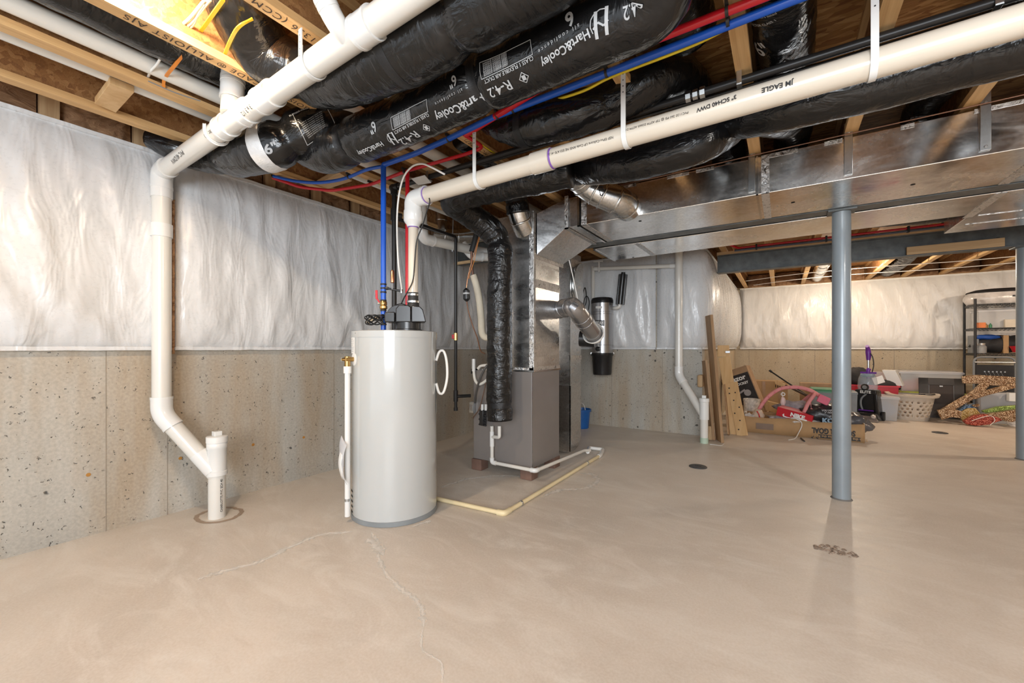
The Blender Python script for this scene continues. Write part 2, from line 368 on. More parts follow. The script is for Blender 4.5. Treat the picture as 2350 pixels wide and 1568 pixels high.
class Tube:
    """swept tube; s is metres along it, theta 0 is its upper side"""
    def __init__(t, path, r, step=None, ref=(0,0,1)):
        path = [V(p) for p in path]
        if step:
            L = [0]
            for a, b in zip(path, path[1:]): L.append(L[-1]+(b-a).length)
            n = max(2, int(L[-1]/step)); new = []; j = 0
            for k in range(n+1):
                s = L[-1]*k/n
                while j < len(L)-2 and L[j+1] < s: j += 1
                seg = L[j+1]-L[j]; new.append(path[j].lerp(path[j+1], 0 if seg == 0 else (s-L[j])/seg))
            path = new
        t.p = path; t.L = [0]
        for a, b in zip(path, path[1:]): t.L.append(t.L[-1]+(b-a).length)
        t.len = t.L[-1]; t.r = r; t.T = []; t.N = []
        for i in range(len(path)):
            a = path[max(0, i-1)]; b = path[min(len(path)-1, i+1)]; t.T.append((b-a).normalized())
        n = V(ref); n = n-t.T[0]*n.dot(t.T[0])
        if n.length < 1e-3: n = V((0,-1,0)); n = n-t.T[0]*n.dot(t.T[0])
        n.normalize()
        for T in t.T:
            n = (n-T*n.dot(T)).normalized(); t.N.append(n.copy())
    def rad(t, s, th=0): return t.r(s, th) if callable(t.r) else t.r
    def frame(t, s):
        s = min(max(s, 0), t.len); j = 0
        while j < len(t.L)-2 and t.L[j+1] < s: j += 1
        f = (s-t.L[j])/max(1e-9, t.L[j+1]-t.L[j])
        return t.p[j].lerp(t.p[j+1], f), t.T[j].lerp(t.T[j+1], f).normalized(), t.N[j].lerp(t.N[j+1], f).normalized()
    def at(t, s, th, dr=0.0):
        p, T, N = t.frame(s); B = T.cross(N)
        return p+(N*math.cos(th)+B*math.sin(th))*(t.rad(s, th)+dr)
    def mesh(t, mb, n=16, cap=True, s0=None, s1=None):
        rings = []; ss = []
        for i, s in enumerate(t.L):
            if s0 is not None and (s < s0 or s > s1): continue
            p, T, N = t.p[i], t.T[i], t.N[i]; B = T.cross(N)
            rings.append([p+(N*math.cos(a)+B*math.sin(a))*t.rad(s, a) for a in [2*math.pi*k/n for k in range(n)]]); ss.append(s)
        vs = [q for r_ in rings for q in r_]; fs = []; uv = []
        for j in range(len(rings)-1):
            for k in range(n):
                fs.append((j*n+k, j*n+(k+1) % n, (j+1)*n+(k+1) % n, (j+1)*n+k))
                # unmirrored circumference coordinate, folded so that it closes without a seam
                u0 = abs(k/n*2-1); u1 = abs((k+1)/n*2-1); uv.append([(u0, ss[j]), (u1, ss[j]), (u1, ss[j+1]), (u0, ss[j+1])])
        if cap:
            fs.append(tuple(reversed(range(n)))); uv.append([(0,0)]*n); fs.append(tuple((len(rings)-1)*n+k for k in range(n))); uv.append([(0,0)]*n)
        mb.add(vs, fs, uv); return t
    def ring(t, mb, s, w, dr, n=20):
        Tube([t.at(s-w/2, 0)*0+t.frame(s-w/2)[0], t.frame(s)[0], t.frame(s+w/2)[0]], t.rad(s)+dr, ref=t.frame(s)[2]).mesh(mb, n); return mb
    def band(t, mb, s, w, dr, n=28, k=4):
        """a strap that follows the tube's real surface"""
        vs = []; fs = []
        for j in range(k+1):
            for i in range(n):
                e = dr if 0 < j < k else dr*0.2
                vs.append(t.at(s-w/2+w*j/k, 2*math.pi*i/n, e))
        for j in range(k):
            for i in range(n): fs.append((j*n+i, j*n+(i+1) % n, (j+1)*n+(i+1) % n, (j+1)*n+i))
        mb.add(vs, fs); return mb
def cyl(p, q, r, mb=None, n=16, r2=None):
    mb = mb or MB(); p, q = V(p), V(q); a = q-p
    mb.lathe(p, [(r, 0), (r2 if r2 is not None else r, a.length)], n, a); return mb
def wire(name, pts, r, m, label, cat, group=None, smooth=True, n=8, parent=None, step=0.014):
    path = smooth_path(pts, 8) if smooth else fillet(pts, 0.05)
    mb = MB(); Tube(path, r, step=step if smooth else None).mesh(mb, n)
    o = mb.build(name, m, parent, smooth=60)
    return tag(o, label, cat, group) if parent is None else o
def flat_wire(pts, w, h, m, name, label, cat, group=None, up=(0,0,1)):
    path = smooth_path(pts, 8); mb = MB(); ribbon(mb, path, w, h, up); return tag(mb.build(name, m, smooth=60), label, cat, group)
def ribbon(mb, path, w, h, up):
    """rectangular strap swept along a path; width lies along `up` x tangent"""
    vs = []; up = V(up)
    for i, p in enumerate(path):
        T = (path[min(i+1, len(path)-1)]-path[max(0, i-1)]).normalized(); s = T.cross(up)
        if s.length < 1e-3: s = T.cross(V((0.3, 0.9, 0.1)))
        s.normalize(); n = s.cross(T); vs += [p-s*w/2-n*h/2, p+s*w/2-n*h/2, p+s*w/2+n*h/2, p-s*w/2+n*h/2]
    fs = [(j*4+k, j*4+(k+1) % 4, j*4+4+(k+1) % 4, j*4+4+k) for j in range(len(path)-1) for k in range(4)]
    fs += [(3,2,1,0), tuple(len(vs)-4+k for k in range(4))]
    mb.add(vs, fs)
def text2d(s, size=1.0, bold=0.0, align='CENTER', space=1.0):
    c = bpy.data.curves.new('txt', 'FONT'); c.body = s; c.size = size; c.align_x = align; c.align_y = 'CENTER'; c.offset = bold; c.space_character = space
    c.resolution_u = 3; o = bpy.data.objects.new('txt', c); me = bpy.data.meshes.new_from_object(o)
    r = [(v.co.x, v.co.y) for v in me.vertices], [tuple(p.vertices) for p in me.polygons]
    bpy.data.objects.remove(o); bpy.data.curves.remove(c); bpy.data.meshes.remove(me); return r
def text_flat(mb, s, size, origin, ex, ey, bold=0.0, align='CENTER', lift=0.0015, space=1.0, sx=1.0):
    vs, fs = text2d(s, size, bold, align, space); vs = [(x*sx, y) for x, y in vs]; ex, ey = V(ex).normalized(), V(ey).normalized(); n = ex.cross(ey)*lift; o = V(origin)
    mb.add([o+ex*x+ey*y+n for x, y in vs], fs); return mb
def text_tube(mb, tube, s, size, s0, th0, flip=False, bold=0.0, align='CENTER', lift=0.002, space=1.0, round_=False):
    """lettering printed on a tube; flip: reads against the tube's direction"""
    vs, fs = text2d(s, size, bold, align, space); k = -1 if flip else 1; r = tube.rad(s0) if not callable(tube.r) else tube.r(s0, th0)
    mb.add([tube.at(s0+k*x, th0-k*y/r, lift) for x, y in vs], [tuple(f) for f in fs]); return mb
def line_tube(mb, tube, pts, w, lift=0.002):
    """thin printed line on a tube through (s, theta) points"""
    for (a, ta), (b, tb) in zip(pts, pts[1:]):
        n = 6; r = tube.rad((a+b)/2, ta); d = V(((b-a), (tb-ta)*r, 0)); 
        if d.length < 1e-6: continue
        d.normalize(); nx, ny = -d.y*w/2, d.x*w/2; vs = []
        for k in range(n+1):
            f = k/n; s = a+(b-a)*f; t = ta+(tb-ta)*f; vs += [tube.at(s-nx, t-ny/r, lift), tube.at(s+nx, t+ny/r, lift)]
        mb.add(vs, [(2*k, 2*k+1, 2*k+3, 2*k+2) for k in range(n)])
def nz(x, y=0.0, z=0.0): return noise.noise(V((x, y, z)))
ORD = ['first', 'second', 'third', 'fourth', 'fifth', 'sixth', 'seventh', 'eighth', 'ninth', 'tenth', 'eleventh', 'twelfth', 'thirteenth', 'fourteenth', 'fifteenth', 'sixteenth']
# ================= SETTING =================
XL, YB, XJ, YF, XR = -3.72, 6.20, -0.92, 11.0, 5.6      # left wall, back wall, side of the jut, far wall, right wall
fl = struct('floor', MB().box((XL-0.2, -4, -0.1), (XR+0.2, YF+0.2, 0)), M_FLOOR, smooth=0)
struct('ceiling', MB().box((XL-0.2, -2.2, 2.9), (XR+0.2, YF+0.2, 2.93)), M_OSB, smooth=0)
wl = struct('wall_left', MB().box((XL-0.2, -2.2, 0), (XL, YB, 2.585)), M_CONC, smooth=0)
wb = struct('wall_back', MB().box((XL-0.2, YB, 0), (XJ, YB+0.2, 2.585)), M_CONC, smooth=0)
struct('wall_side', MB().box((XJ-0.2, YB+0.2, 0), (XJ, YF, 2.585)), M_CONCW, smooth=0)
wf = struct('wall_far', MB().box((XJ-0.2, YF, 0), (XR+0.2, YF+0.2, 2.585)), M_CONCW, smooth=0)
struct('wall_right', MB().box((XR, -2.2, 0), (XR+0.2, YF, 2.9)), M_CONCW, smooth=0)
struct('trim_1', MB().box((XL-0.2, -2.2, 2.585), (XL, YB, 2.60)), M_PINE, smooth=0)
struct('trim_2', MB().box((XJ-0.2, YF, 2.585), (XR, YF+0.2, 2.60)), M_PINEX, smooth=0)
struct('trim_3', MB().box((XL-0.16, -2.2, 2.60), (XL-0.13, YB, 2.9)), M_OSBD, smooth=0)
struct('trim_4', MB().box((XJ-0.2, YF+0.14, 2.60), (XR, YF+0.17, 2.9)), M_OSBD, smooth=0)
struct('trim_5', MB().box((XL, YB+0.14, 2.60), (XJ, YB+0.17, 2.9)), M_OSBD, smooth=0)
struct('trim_6', MB().box((XJ-0.17, YB+0.14, 2.60), (XJ-0.14, YF+0.14, 2.9)), M_OSBD, smooth=0)
M_SEAM = mat('form_line', (0.30, 0.26, 0.21), 0.9)
M_RUST = mat('rusty_tie', (0.42, 0.20, 0.04), 0.7)
for u in (243, 384, 766):
    p = XP(u, 900, XL); struct('form_line', MB().box((XL-0.001, p.y-0.002, 0), (XL+0.002, p.y+0.002, 1.2)), M_SEAM, wl, smooth=0)
for u in (1404, 1520):
    p = YP(u, 900, YB); struct('form_line', MB().box((p.x-0.003, YB-0.002, 0), (p.x+0.003, YB+0.001, 1.2)), M_SEAM, wb, smooth=0)
for u in (1719, 1870, 2052):
    p = YP(u, 850, YF); struct('form_line', MB().box((p.x-0.004, YF-0.002, 0), (p.x+0.004, YF+0.001, 1.2)), M_SEAM, wf, smooth=0)
for u, v in ((203, 1090), (414, 1052), (581, 1021), (697, 1004)):
    p = XP(u, v, XL); struct('form_tie', MB().lathe(p-V((0.001, 0, 0)), [(0.013, 0), (0.011, 0.003)], 10, (1, 0, 0)), M_RUST, wl)

# pale patches, cracks and the ring round the standpipe are on the slab itself
M_CRACK = mat('pale_crack', (0.84, 0.80, 0.74), 0.7, var=0.1, vs=20)
M_DAMP = mat('darker_grout', (0.36, 0.27, 0.20), 0.6, var=0.15)
def soften(m):
    nt = m.node_tree; b = nt.nodes['Principled BSDF']; uv = node(nt, 'ShaderNodeTexCoord'); sx = node(nt, 'ShaderNodeSeparateXYZ'); nt.links.new(uv.outputs['UV'], sx.inputs[0])
    n = noise_tex(nt, coords(nt), 16, 5, 0.7); s = node(nt, 'ShaderNodeMath', operation='PINGPONG'); s.inputs[1].default_value = 0.5; nt.links.new(sx.outputs[0], s.inputs[0])
    q = node(nt, 'ShaderNodeMath', operation='MULTIPLY'); nt.links.new(s.outputs[0], q.inputs[0]); nt.links.new(n, q.inputs[1])
    nt.links.new(ramp(nt, q.outputs[0], [(0.04, (0,0,0)), (0.22, (0.75,)*3)]), b.inputs['Alpha'])
soften(M_CRACK)
def floor_mark(pts, wid, m, name='crack', seed=0):
    path = smooth_path([Z(u, v, 0.0) for u, v in pts], 10); vs = []
    for i, p in enumerate(path):
        T = (path[min(i+1, len(path)-1)]-path[max(0, i-1)]).normalized(); s = T.cross(V((0, 0, 1)))
        ww = wid*2.6*(0.45+0.8*abs(nz(i*0.37, seed)))*min(1, 0.15+min(i, len(path)-1-i)*0.25); c = s*wid*0.8*nz(i*0.21, seed+9)
        vs += [p-s*ww+c+V((0, 0, 0.0012)), p+s*ww+c+V((0, 0, 0.0012))]
    mb = MB().add(vs, [(2*k, 2*k+1, 2*k+3, 2*k+2) for k in range(len(path)-1)], [[(0, 0), (1, 0), (1, 1), (0, 1)] for k in range(len(path)-1)])
    struct(name, mb, m, fl)
floor_mark([(450, 1331), (530, 1307), (600, 1288), (680, 1250), (740, 1227), (808, 1222)], 0.022, M_CRACK, seed=1)
floor_mark([(852, 1222), (868, 1250), (872, 1290), (900, 1335), (950, 1375), (968, 1400), (972, 1440)], 0.014, M_CRACK, seed=2)
floor_mark([(846, 1236), (862, 1252), (880, 1276)], 0.03, M_CRACK, seed=3)
floor_mark([(972, 1440), (968, 1490), (1010, 1520), (1015, 1566)], 0.006, M_CRACK, seed=4)
floor_mark([(1010, 1120), (1060, 1103), (1120, 1094), (1180, 1093), (1225, 1104)], 0.022, M_CRACK, seed=5)
floor_mark([(1330, 1086), (1362, 1090), (1368, 1108), (1340, 1122), (1290, 1125), (1240, 1142)], 0.028, M_CRACK, seed=6)
floor_mark([(940, 1210), (975, 1200), (990, 1195)], 0.02, M_CRACK, seed=7)
c = Z(503, 1182, 0)
ring = MB(); vs = []
for k in range(40):
    a = 2*math.pi*k/40; r1 = 0.145+0.02*nz(k*0.5, 3); d = V((math.cos(a)*1.1, math.sin(a)*0.9, 0))
    vs += [c+d*(r1-0.018*(1+nz(k, 1)))+V((0,0,0.0014)), c+d*(r1+0.012)+V((0,0,0.0014))]
ring.add(vs, [(2*k, 2*k+1, (2*k+3) % 80, (2*k+2) % 80) for k in range(40)]); struct('grout_ring', ring, M_DAMP, fl)
M_SPALL = mat('spalled_aggregate', (0.30, 0.23, 0.18), 0.95, var=0.5, vs=60, bs=0.8, bscale=60)
c = Z(1915, 1264, 0); mb = MB()
random.seed(3)
for k in range(46):
    a = random.uniform(0, 6.28); rr = 0.11*random.random()**0.6; p = c+V((math.cos(a)*rr, math.sin(a)*rr*0.6, 0.001)); s = random.uniform(0.006, 0.016)
    mb.lathe(p, [(s, 0), (s*0.5, 0.004)], 6)
struct('spalled_patch', mb, M_SPALL, fl)
M_CAP = mat('dark_grey_cap', (0.06, 0.06, 0.06), 0.5)
for (u, v), lab in (((1602, 1072), 'dark round floor drain cap between the furnace and the steel post'), ((2157, 994), 'dark oval-looking floor drain cap in front of the laundry basket')):
    t = thing('floor_drain', lab, 'drain', Z(u, v, 0)); p = Z(u, v, 0)
    MB().lathe(p, [(0.085, 0), (0.085, 0.006), (0.078, 0.010)], 28).build('cover_plate', M_CAP, t)
    MB().obox(p+V((0, 0, 0.011)), (0.03, 0, 0), (0, 0.006, 0), (0, 0, 0.002)).build('slot', M_INK, t)

# ---- insulation blankets with white vinyl facing ----
def blanket(label, plan, z0, z1, th, m, seed, amp=0.014, pin=0.4, step=0.045, hem=True, diag=0.5, bow=None):
    path = []; P = [V((x, y, 0)) for x, y in plan]
    for a, b in zip(P, P[1:]):
        n = max(1, int((b-a).length/step)); path += [a.lerp(b, k/n) for k in range(n)]
    path.append(P[-1]); L = [0]
    for a, b in zip(path, path[1:]): L.append(L[-1]+(b-a).length)
    if len(plan) > 2:
        for _ in range(6): path = [path[0]]+[(path[i-1]+2*path[i]+path[i+1])/4 for i in range(1, len(path)-1)]+[path[-1]]
    nv = int((z1-z0)/step)+8; vs = []
    nu = len(path)-1
    for j in range(nv+1):
        v = j/nv; z = z0+(z1-z0)*(0.5-0.5*math.cos(math.pi*v)) if True else 0
        for i, p in enumerate(path):
            T = (path[min(i+1, nu)]-path[max(0, i-1)]).normalized(); n = T.cross(V((0, 0, 1)))
            s = L[i]; e = min(s, L[-1]-s); side = min(1, e/0.08)**0.5
            h = (z-z0)/(z1-z0); pil = (math.sin(math.pi*min(max(h, 0.0), 1)))**pin
            q = th*pil*side
            a_ = s+diag*(z-z0)*(0.6+0.5*nz(s*0.4, seed)); r_ = 1-abs(nz(a_*3.1, z*0.75, seed))*2.0
            r2 = 1-abs(nz(a_*7.5+3, z*1.6, seed+7))*2.0
            wr = amp*(1.15-0.75*h)*(max(0, r_)**3*1.3+0.6*max(0, r2)**3)+amp*0.5*nz(s*1.6, z*1.5, seed+3)
            vs.append(p+n*max(0.004, 0.004+q+wr*min(1, pil*1.4)*side)+V((0, 0, z)))
    fs = [(j*(nu+1)+i, j*(nu+1)+i+1, (j+1)*(nu+1)+i+1, (j+1)*(nu+1)+i) for j in range(nv) for i in range(nu)]
    o = MB().add(vs, fs).build('insulation_blanket', m, smooth=180); tag(o, label, 'insulation')
    if hem:
        for nm, zz, out in (('bottom_hem', z0, 0.012), ('top_hem', z1-0.012, 0.02)):
            mb = MB(); vv = []
            for i, p in enumerate(path):
                T = (path[min(i+1, nu)]-path[max(0, i-1)]).normalized(); n = T.cross(V((0, 0, 1))); k = 0.004*nz(i*0.3, seed)
                vv += [p+n*0.002+V((0,0,zz-0.016+k)), p+n*(out+0.03)+V((0,0,zz-0.012+k)), p+n*(out+0.03)+V((0,0,zz+0.012+k)), p+n*0.002+V((0,0,zz+0.02+k))]
            mb.add(vv, [(4*i+a, 4*i+(a+1) % 4, 4*i+4+(a+1) % 4, 4*i+4+a) for i in range(nu) for a in range(4)])
            mb.build(nm, m, o, smooth=40)
    return o
ys = XP(392, 600, XL+0.05).y
blanket('white wrinkled insulation blanket at the far left of the picture, left of the drain pipe', [(XL, -2.1), (XL, ys-0.025)], 1.2, 2.585, 0.075, M_VINYL, 1.0, 0.036, diag=0.45, step=0.035)
blanket('white wrinkled insulation blanket on the left wall running behind the water heater', [(XL, ys+0.015), (XL, YB-0.12)], 1.2, 2.585, 0.07, M_VINYL, 5.0, 0.026, diag=0.12, step=0.035)
blanket('white insulation blanket on the back wall behind the canister vacuum', [(XL+0.1, YB), (XJ-0.62, YB)], 1.2, 2.585, 0.09, M_VINYL, 11.0, 0.03, diag=0.35, step=0.035)
blanket('white insulation blanket bulging round the wall corner behind the leaning boards', [(XJ-0.60, YB-0.002), (XJ-0.02, YB-0.002), (XJ+0.002, YB+0.03), (XJ, YF-0.12)], 1.2, 2.585, 0.13, M_VINYL, 21.0, 0.022, pin=0.45, diag=0.1)
blanket('long white insulation blanket on the far wall above the stored clutter', [(XJ+0.1, YF), (XR-0.02, YF)], 1.2, 2.585, 0.10, M_VINYLW, 31.0, 0.032, step=0.045, diag=0.5)
# ragged brown fibreglass edge showing in the slit behind the drain pipe
mb = MB(); vs = []
for j in range(60):
    z = 1.16+1.1*j/59; e = 0.012+0.016*abs(nz(j*0.6, 2)); e2 = 0.028+0.03*abs(nz(j*0.5, 8))
    vs += [V((XL+0.012, ys-0.02-e, z)), V((XL+0.085+0.012*nz(j*0.4), ys-e*0.3, z)), V((XL+0.09+0.012*nz(j*0.7), ys+0.008+e*0.2, z)), V((XL+0.012, ys+0.01+e2*0.4, z))]
mb.add(vs, [(4*j+a, 4*j+a+1, 4*j+5+a, 4*j+4+a) for j in range(59) for a in range(3)])
tag(mb.build('fibreglass_strip', M_FIBER, smooth=180), 'ragged brown fibreglass strip in the slit behind the tall white drain pipe', 'insulation', None, 'stuff')

# ---- floor joists ----
M_PRINT = mat('dark_joist_print', (0.05, 0.03, 0.02), 0.7)
JX = [-3.43+0.5385*i for i in range(16)]; JW = 0.07
prints = {2: 'BOISE CASCADE \u00ae ALLJOIST AJS', 3: 'ICC ES ESR-1336 (CCMC 12787)', 4: 'ICC ES ESR-1336 (CCMC)', 5: 'BOISE', 9: 'BOISE CASCADE', 10: 'ALLJOIST'}
where = ['left wall' for _ in JX]
for i, x in enumerate(JX):
    y1 = YB+0.14 if x < XJ-0.1 else YF+0.14
    lab = '%s wooden I-joist overhead counted from the left wall' % ORD[i]
    if i in (2,): lab += ', stamped in black'
    t = thing('floor_joist', lab, 'joist', (x+JW/2, 4, 2.6), 'wooden I-joists under the subfloor')
    MB().box((x, -2.1, 2.6), (x+JW, y1, 2.638)).build('bottom_flange', M_PINE, t, smooth=0)
    MB().box((x+JW/2-0.006, -2.1, 2.638), (x+JW/2+0.006, y1, 2.865)).build('web', M_OSBD, t, smooth=0)
    MB().box((x, -2.1, 2.865), (x+JW, y1, 2.899)).build('top_flange', M_PINE, t, smooth=0)
    if i in prints:
        yy = {2: 0.98, 3: 1.0, 4: 2.0, 5: 2.35, 9: 7.9, 10: 8.6}[i]
        for y_ in ([yy, yy+1.55] if i in (3, 4) else [yy]):
            text_flat(MB(), prints[i], 0.050, (x+JW/2, y_, 2.6), (0, -1, 0), (-1, 0, 0), 0.0, lift=0.001, space=1.15).build('stamped_print', M_PRINT, t, smooth=0)

# blocking and rim insulation
def slab(corners, z, th, m, name, label, cat, group=None):
    return tag(MB().prism([Z(u, v, z) for u, v in corners], (0, 0, th)).build(name, m, smooth=0, bevel=0.002), label, cat, group)
slab([(252, 191), (308, 213), (266, 259), (217, 238)], 2.61, 0.038, M_PLY, 'blocking_board', 'flat pale blocking board between the two joists nearest the left wall', 'board')
slab([(727, 424), (778, 396), (808, 416), (752, 434)], 2.61, 0.038, M_PINEX, 'blocking_board', 'flat blocking board between joists above the loop of blue tube', 'board')
for k in range(9):
    y = 0.54+0.433*k
    t = MB().box((XL-0.05, y, 2.6), (XL-0.01, y+0.085, 2.86)).build('rim_block', M_PINEZ, smooth=0)
    tag(t, '%s upright block on the left wall plate counted from the near end' % ORD[k], 'block', 'upright blocks along the left rim')
def batt(x0, x1, y0, y1, label, group, seed, z0=2.6, z1=2.88, axis='x'):
    """lumpy fibreglass face; the visible side looks along +x or -y"""
    vs = []; n, m_ = 22, 9
    for j in range(m_+1):
        for i in range(n+1):
            a, b = i/n, j/m_; e = min(1, 6*min(a, 1-a)); d = (0.03+0.05*abs(nz(a*3+seed, b*2, seed))+0.02*nz(a*11, b*7+seed))*e+0.02*(1-b)
            if axis == 'x': vs.append(V((x0+d, y0+(y1-y0)*a, z0+(z1-z0)*b)))
            else: vs.append(V((x0+(x1-x0)*a, y0-d, z0+(z1-z0)*b)))
    o = MB().add(vs, [(j*(n+1)+i, j*(n+1)+i+1, (j+1)*(n+1)+i+1, (j+1)*(n+1)+i) for j in range(m_) for i in range(n)]).build('fibreglass_batt', M_FIBER, smooth=180)
    tag(o, label, 'insulation', group)
for k in range(9):
    y = 0.54+0.433*k; y0 = -1.2 if k == 0 else y-0.34
    batt(XL-0.07, 0, y0, y-0.005, '%s brown fibreglass batt on the left wall plate counted from the near end' % ORD[k], 'brown batts along the left rim', 1.7*k)
batt(XL-0.07, 0, 4.1, YB, 'brown fibreglass batt on the left wall plate in the back corner beyond the furnace', None, 31)
jx2 = [x for x in JX if x > XJ]
for k, x in enumerate(jx2[:-1]):
    batt(x+JW+0.005, jx2[k+1]-0.005, YF+0.06, 0, '%s brown fibreglass batt above the far wall counted from its left end' % ORD[k], 'brown batts above the far wall', 3.3*k+40, axis='y')
batt(XJ-0.06, 0, YB+0.25, YF, 'brown fibreglass batt on top of the side wall behind the leaning boards', None, 77)

# ---- steel beams and posts ----
def ibeam(y, x0, x1, label):
    t = thing('steel_beam', label, 'beam', ((x0+x1)/2, y, 2.3))
    MB().box((x0, y-0.070, 2.300), (x1, y+0.070, 2.312)).build('bottom_flange', M_BEAM, t, smooth=0, bevel=0.002)
    MB().box((x0, y-0.005, 2.312), (x1, y+0.005, 2.545)).build('web', M_BEAM, t, smooth=0)
    MB().box((x0, y-0.070, 2.545), (x1, y+0.070, 2.556)).build('top_flange', M_BEAM, t, smooth=0, bevel=0.002)
    MB().box((x0, y-0.072, 2.557), (x1, y+0.072, 2.599)).build('wooden_plate', M_PINEX, t, smooth=0)
ibeam(4.22, -3.6, XR, 'long grey steel beam running between the two flat ducts over the near post')
ibeam(6.78, -0.80, XR, 'grey steel beam further back with a wooden block resting on its flange')
for (x, y, lab) in ((YP(1931, 800, 4.22).x, 4.22, 'grey round steel post standing in the open floor under the near beam'), (YP(2351, 800, 6.78).x, 6.78, 'grey round steel post at the right edge of the picture')):
    t = thing('steel_post', lab, 'post', (x, y, 0))
    MB().lathe((x, y, 0), [(0.0615, 0), (0.0615, 2.286)], 40).build('pipe_column', M_POST, t)
    MB().box((x-0.09, y-0.075, 2.287), (x+0.09, y+0.075, 2.2995)).build('top_plate', M_BEAM, t, smooth=0, bevel=0.001)
    MB().lathe((x, y, 0), [(0.072, 0), (0.068, 0.005), (0.0622, 0.010)], 32).build('foot_ring', mat('rusty_grey', (0.16, 0.15, 0.14), 0.8), t)
a = YP(2081, 570, 6.70); b = YP(2306, 548, 6.70)
tag(MB().box((a.x, 6.695, 2.3125), (b.x, 6.735, 2.405)).build('wood_block', M_PINEX, smooth=0, bevel=0.002), 'short length of new lumber lying on the flange of the rear beam', 'board')

# ---- bare bulbs ----
M_BULB = bpy.data.materials.new('lit_bulb'); M_BULB.use_nodes = True
b_ = M_BULB.node_tree.nodes['Principled BSDF']; b_.inputs['Emission Color'].default_value = (1.0, 0.86, 0.62, 1); b_.inputs['Emission Strength'].default_value = 30
def bulb(p, label, up=1):
    p = V(p); t = thing('light_bulb', label, 'lamp', p)
    MB().lathe(p+V((0,0,0.055)), [(0.018, -0.02), (0.022, 0.0), (0.055, 0.012), (0.06, 0.03), (0.05, 0.045)], 20).build('lamp_holder', M_WHITE, t)
    MB().lathe(p, [(0.004, -0.045), (0.018, -0.040), (0.028, -0.022), (0.030, -0.004), (0.026, 0.014), (0.016, 0.034)], 18).build('glass_bulb', M_BULB, t, smooth=180)
bulb(D(1945, 632, 7.66), 'lit bare bulb just right of the steel post near the far wall')
bulb((-2.08, 0.50, 2.78), 'lit bare bulb up in the joist bay out of frame at top left')
# ================= DUCTS AND PIPES =================
def project(p):
    d = V(p)-V((0, 0, EYE)); t = d.dot(FW); return CX+FPX*d.dot(RT)/t, HY-FPX*d.z/t
def hit(tube, u, v):
    """(s, theta) of the tube surface seen at a pixel"""
    best = None; eye = V((0, 0, EYE)); n = max(20, int(tube.len/0.015))
    for i in range(n+1):
        s = tube.len*i/n; p, T, N = tube.frame(s); B = T.cross(N); a, b = project(p)
        if abs(a-u)+abs(b-v) > 400: continue
        for k in range(90):
            th = 2*math.pi*k/90; o = N*math.cos(th)+B*math.sin(th); q = p+o*tube.rad(s, th)
            if o.dot(eye-q) <= 0: continue
            a, b = project(q); d = (a-u)**2+(b-v)**2
            if best is None or d < best[0]: best = (d, s, th)
    b = list(best)
    for f in (0.5, 0.25, 0.12):
        for ds in (-1, 0, 1):
            for dt in (-1, 0, 1):
                s = b[1]+ds*f*0.015; th = b[2]+dt*f*0.07; a, c = project(tube.at(s, th)); d = (a-u)**2+(c-v)**2
                if d < best[0]: best = (d, s, th)
        b = list(best)
    return best[1], best[2]
def text_fit(mb, tube, s, p0, p1, bold=0.0, lift=0.0035, space=1.0):
    """print a word on a tube so that it runs from pixel p0 to pixel p1"""
    (sa, ta), (sb, tb) = hit(tube, *p0), hit(tube, *p1)
    vs, fs = text2d(s, 1.0, bold, 'LEFT', space); x0 = min(x for x, y in vs); x1 = max(x for x, y in vs)
    r = tube.rad((sa+sb)/2, (ta+tb)/2)
    if tb-ta > math.pi: tb -= 2*math.pi
    if ta-tb > math.pi: tb += 2*math.pi
    dx, dy = sb-sa, -(tb-ta)*r; L = math.hypot(dx, dy)
    if L < 0.004: return mb
    k = L/(x1-x0); dx, dy = dx/L, dy/L
    out = []
    for x, y in vs:
        X, Y = (x-x0)*k, y*k; out.append(tube.at(sa+X*dx-Y*dy, ta-(X*dy+Y*dx)/r, lift))
    mb.add(out, fs); return mb
def box_on(mb, tube, corners, w=0.003):
    h = [hit(tube, *c) for c in corners]; line_tube(mb, tube, h+[h[0]], w, 0.0035)

# ---- sheet-metal trunks ----
M_HOLE = mat('dark_hole', (0.004, 0.004, 0.004), 0.9)
XS = -1.50
def cleat(mb, x, y0, y1, z0, z1, w=0.03, t=0.006):
    mb.box((x-w/2, y0-t, z0-t), (x+w/2, y0, z1+t)); mb.box((x-w/2, y0-t, z0-t), (x+w/2, y1, z0)); return mb
tr = thing('supply_trunk_duct', 'long flat galvanised duct nearest the camera with its dark side facing forward', 'duct', (1.5, 3.79, 2.3))
MB().box((XS, 3.45, 2.3015), (5.3, 4.12, 2.57)).build('duct_body', M_GALVT, tr, smooth=0, bevel=0.004)
for u in (1745,):
    x = YP(u, 460, 3.45).x; cleat(MB(), x-0.02, 3.45, 4.12, 2.3015, 2.57, 0.014).build('drive_cleat', M_GALVR, tr, smooth=0)
    cleat(MB(), x+0.03, 3.45, 4.12, 2.3015, 2.57, 0.05, 0.003).build('foil_seam', M_FOIL, tr, smooth=0)
cleat(MB(), 1.24, 3.45, 4.12, 2.3015, 2.57, 0.05, 0.004).build('foil_seam', M_FOIL, tr, smooth=0)
cleat(MB(), XS+0.02, 3.45, 4.12, 2.3015, 2.57, 0.05, 0.004).build('foil_seam', M_FOIL, tr, smooth=0)
random.seed(5)
for k in range(13):
    x = -1.2+k*0.36+random.uniform(-.08, .08); L = random.uniform(0.06, 0.2)
    MB().box((x, 3.446, 2.545+0.006*random.random()), (x+L, 3.4505, 2.573)).build('foil_patch', M_FOIL, tr, smooth=0)
for u, v in ((1469, 508), (1820, 465), (2095, 424)):
    MB().lathe(Z(u, v, 2.3)+V((0, 0, -0.0005)), [(0.013, 0), (0.013, 0.001)], 14).build('screw_hole', M_HOLE, tr)
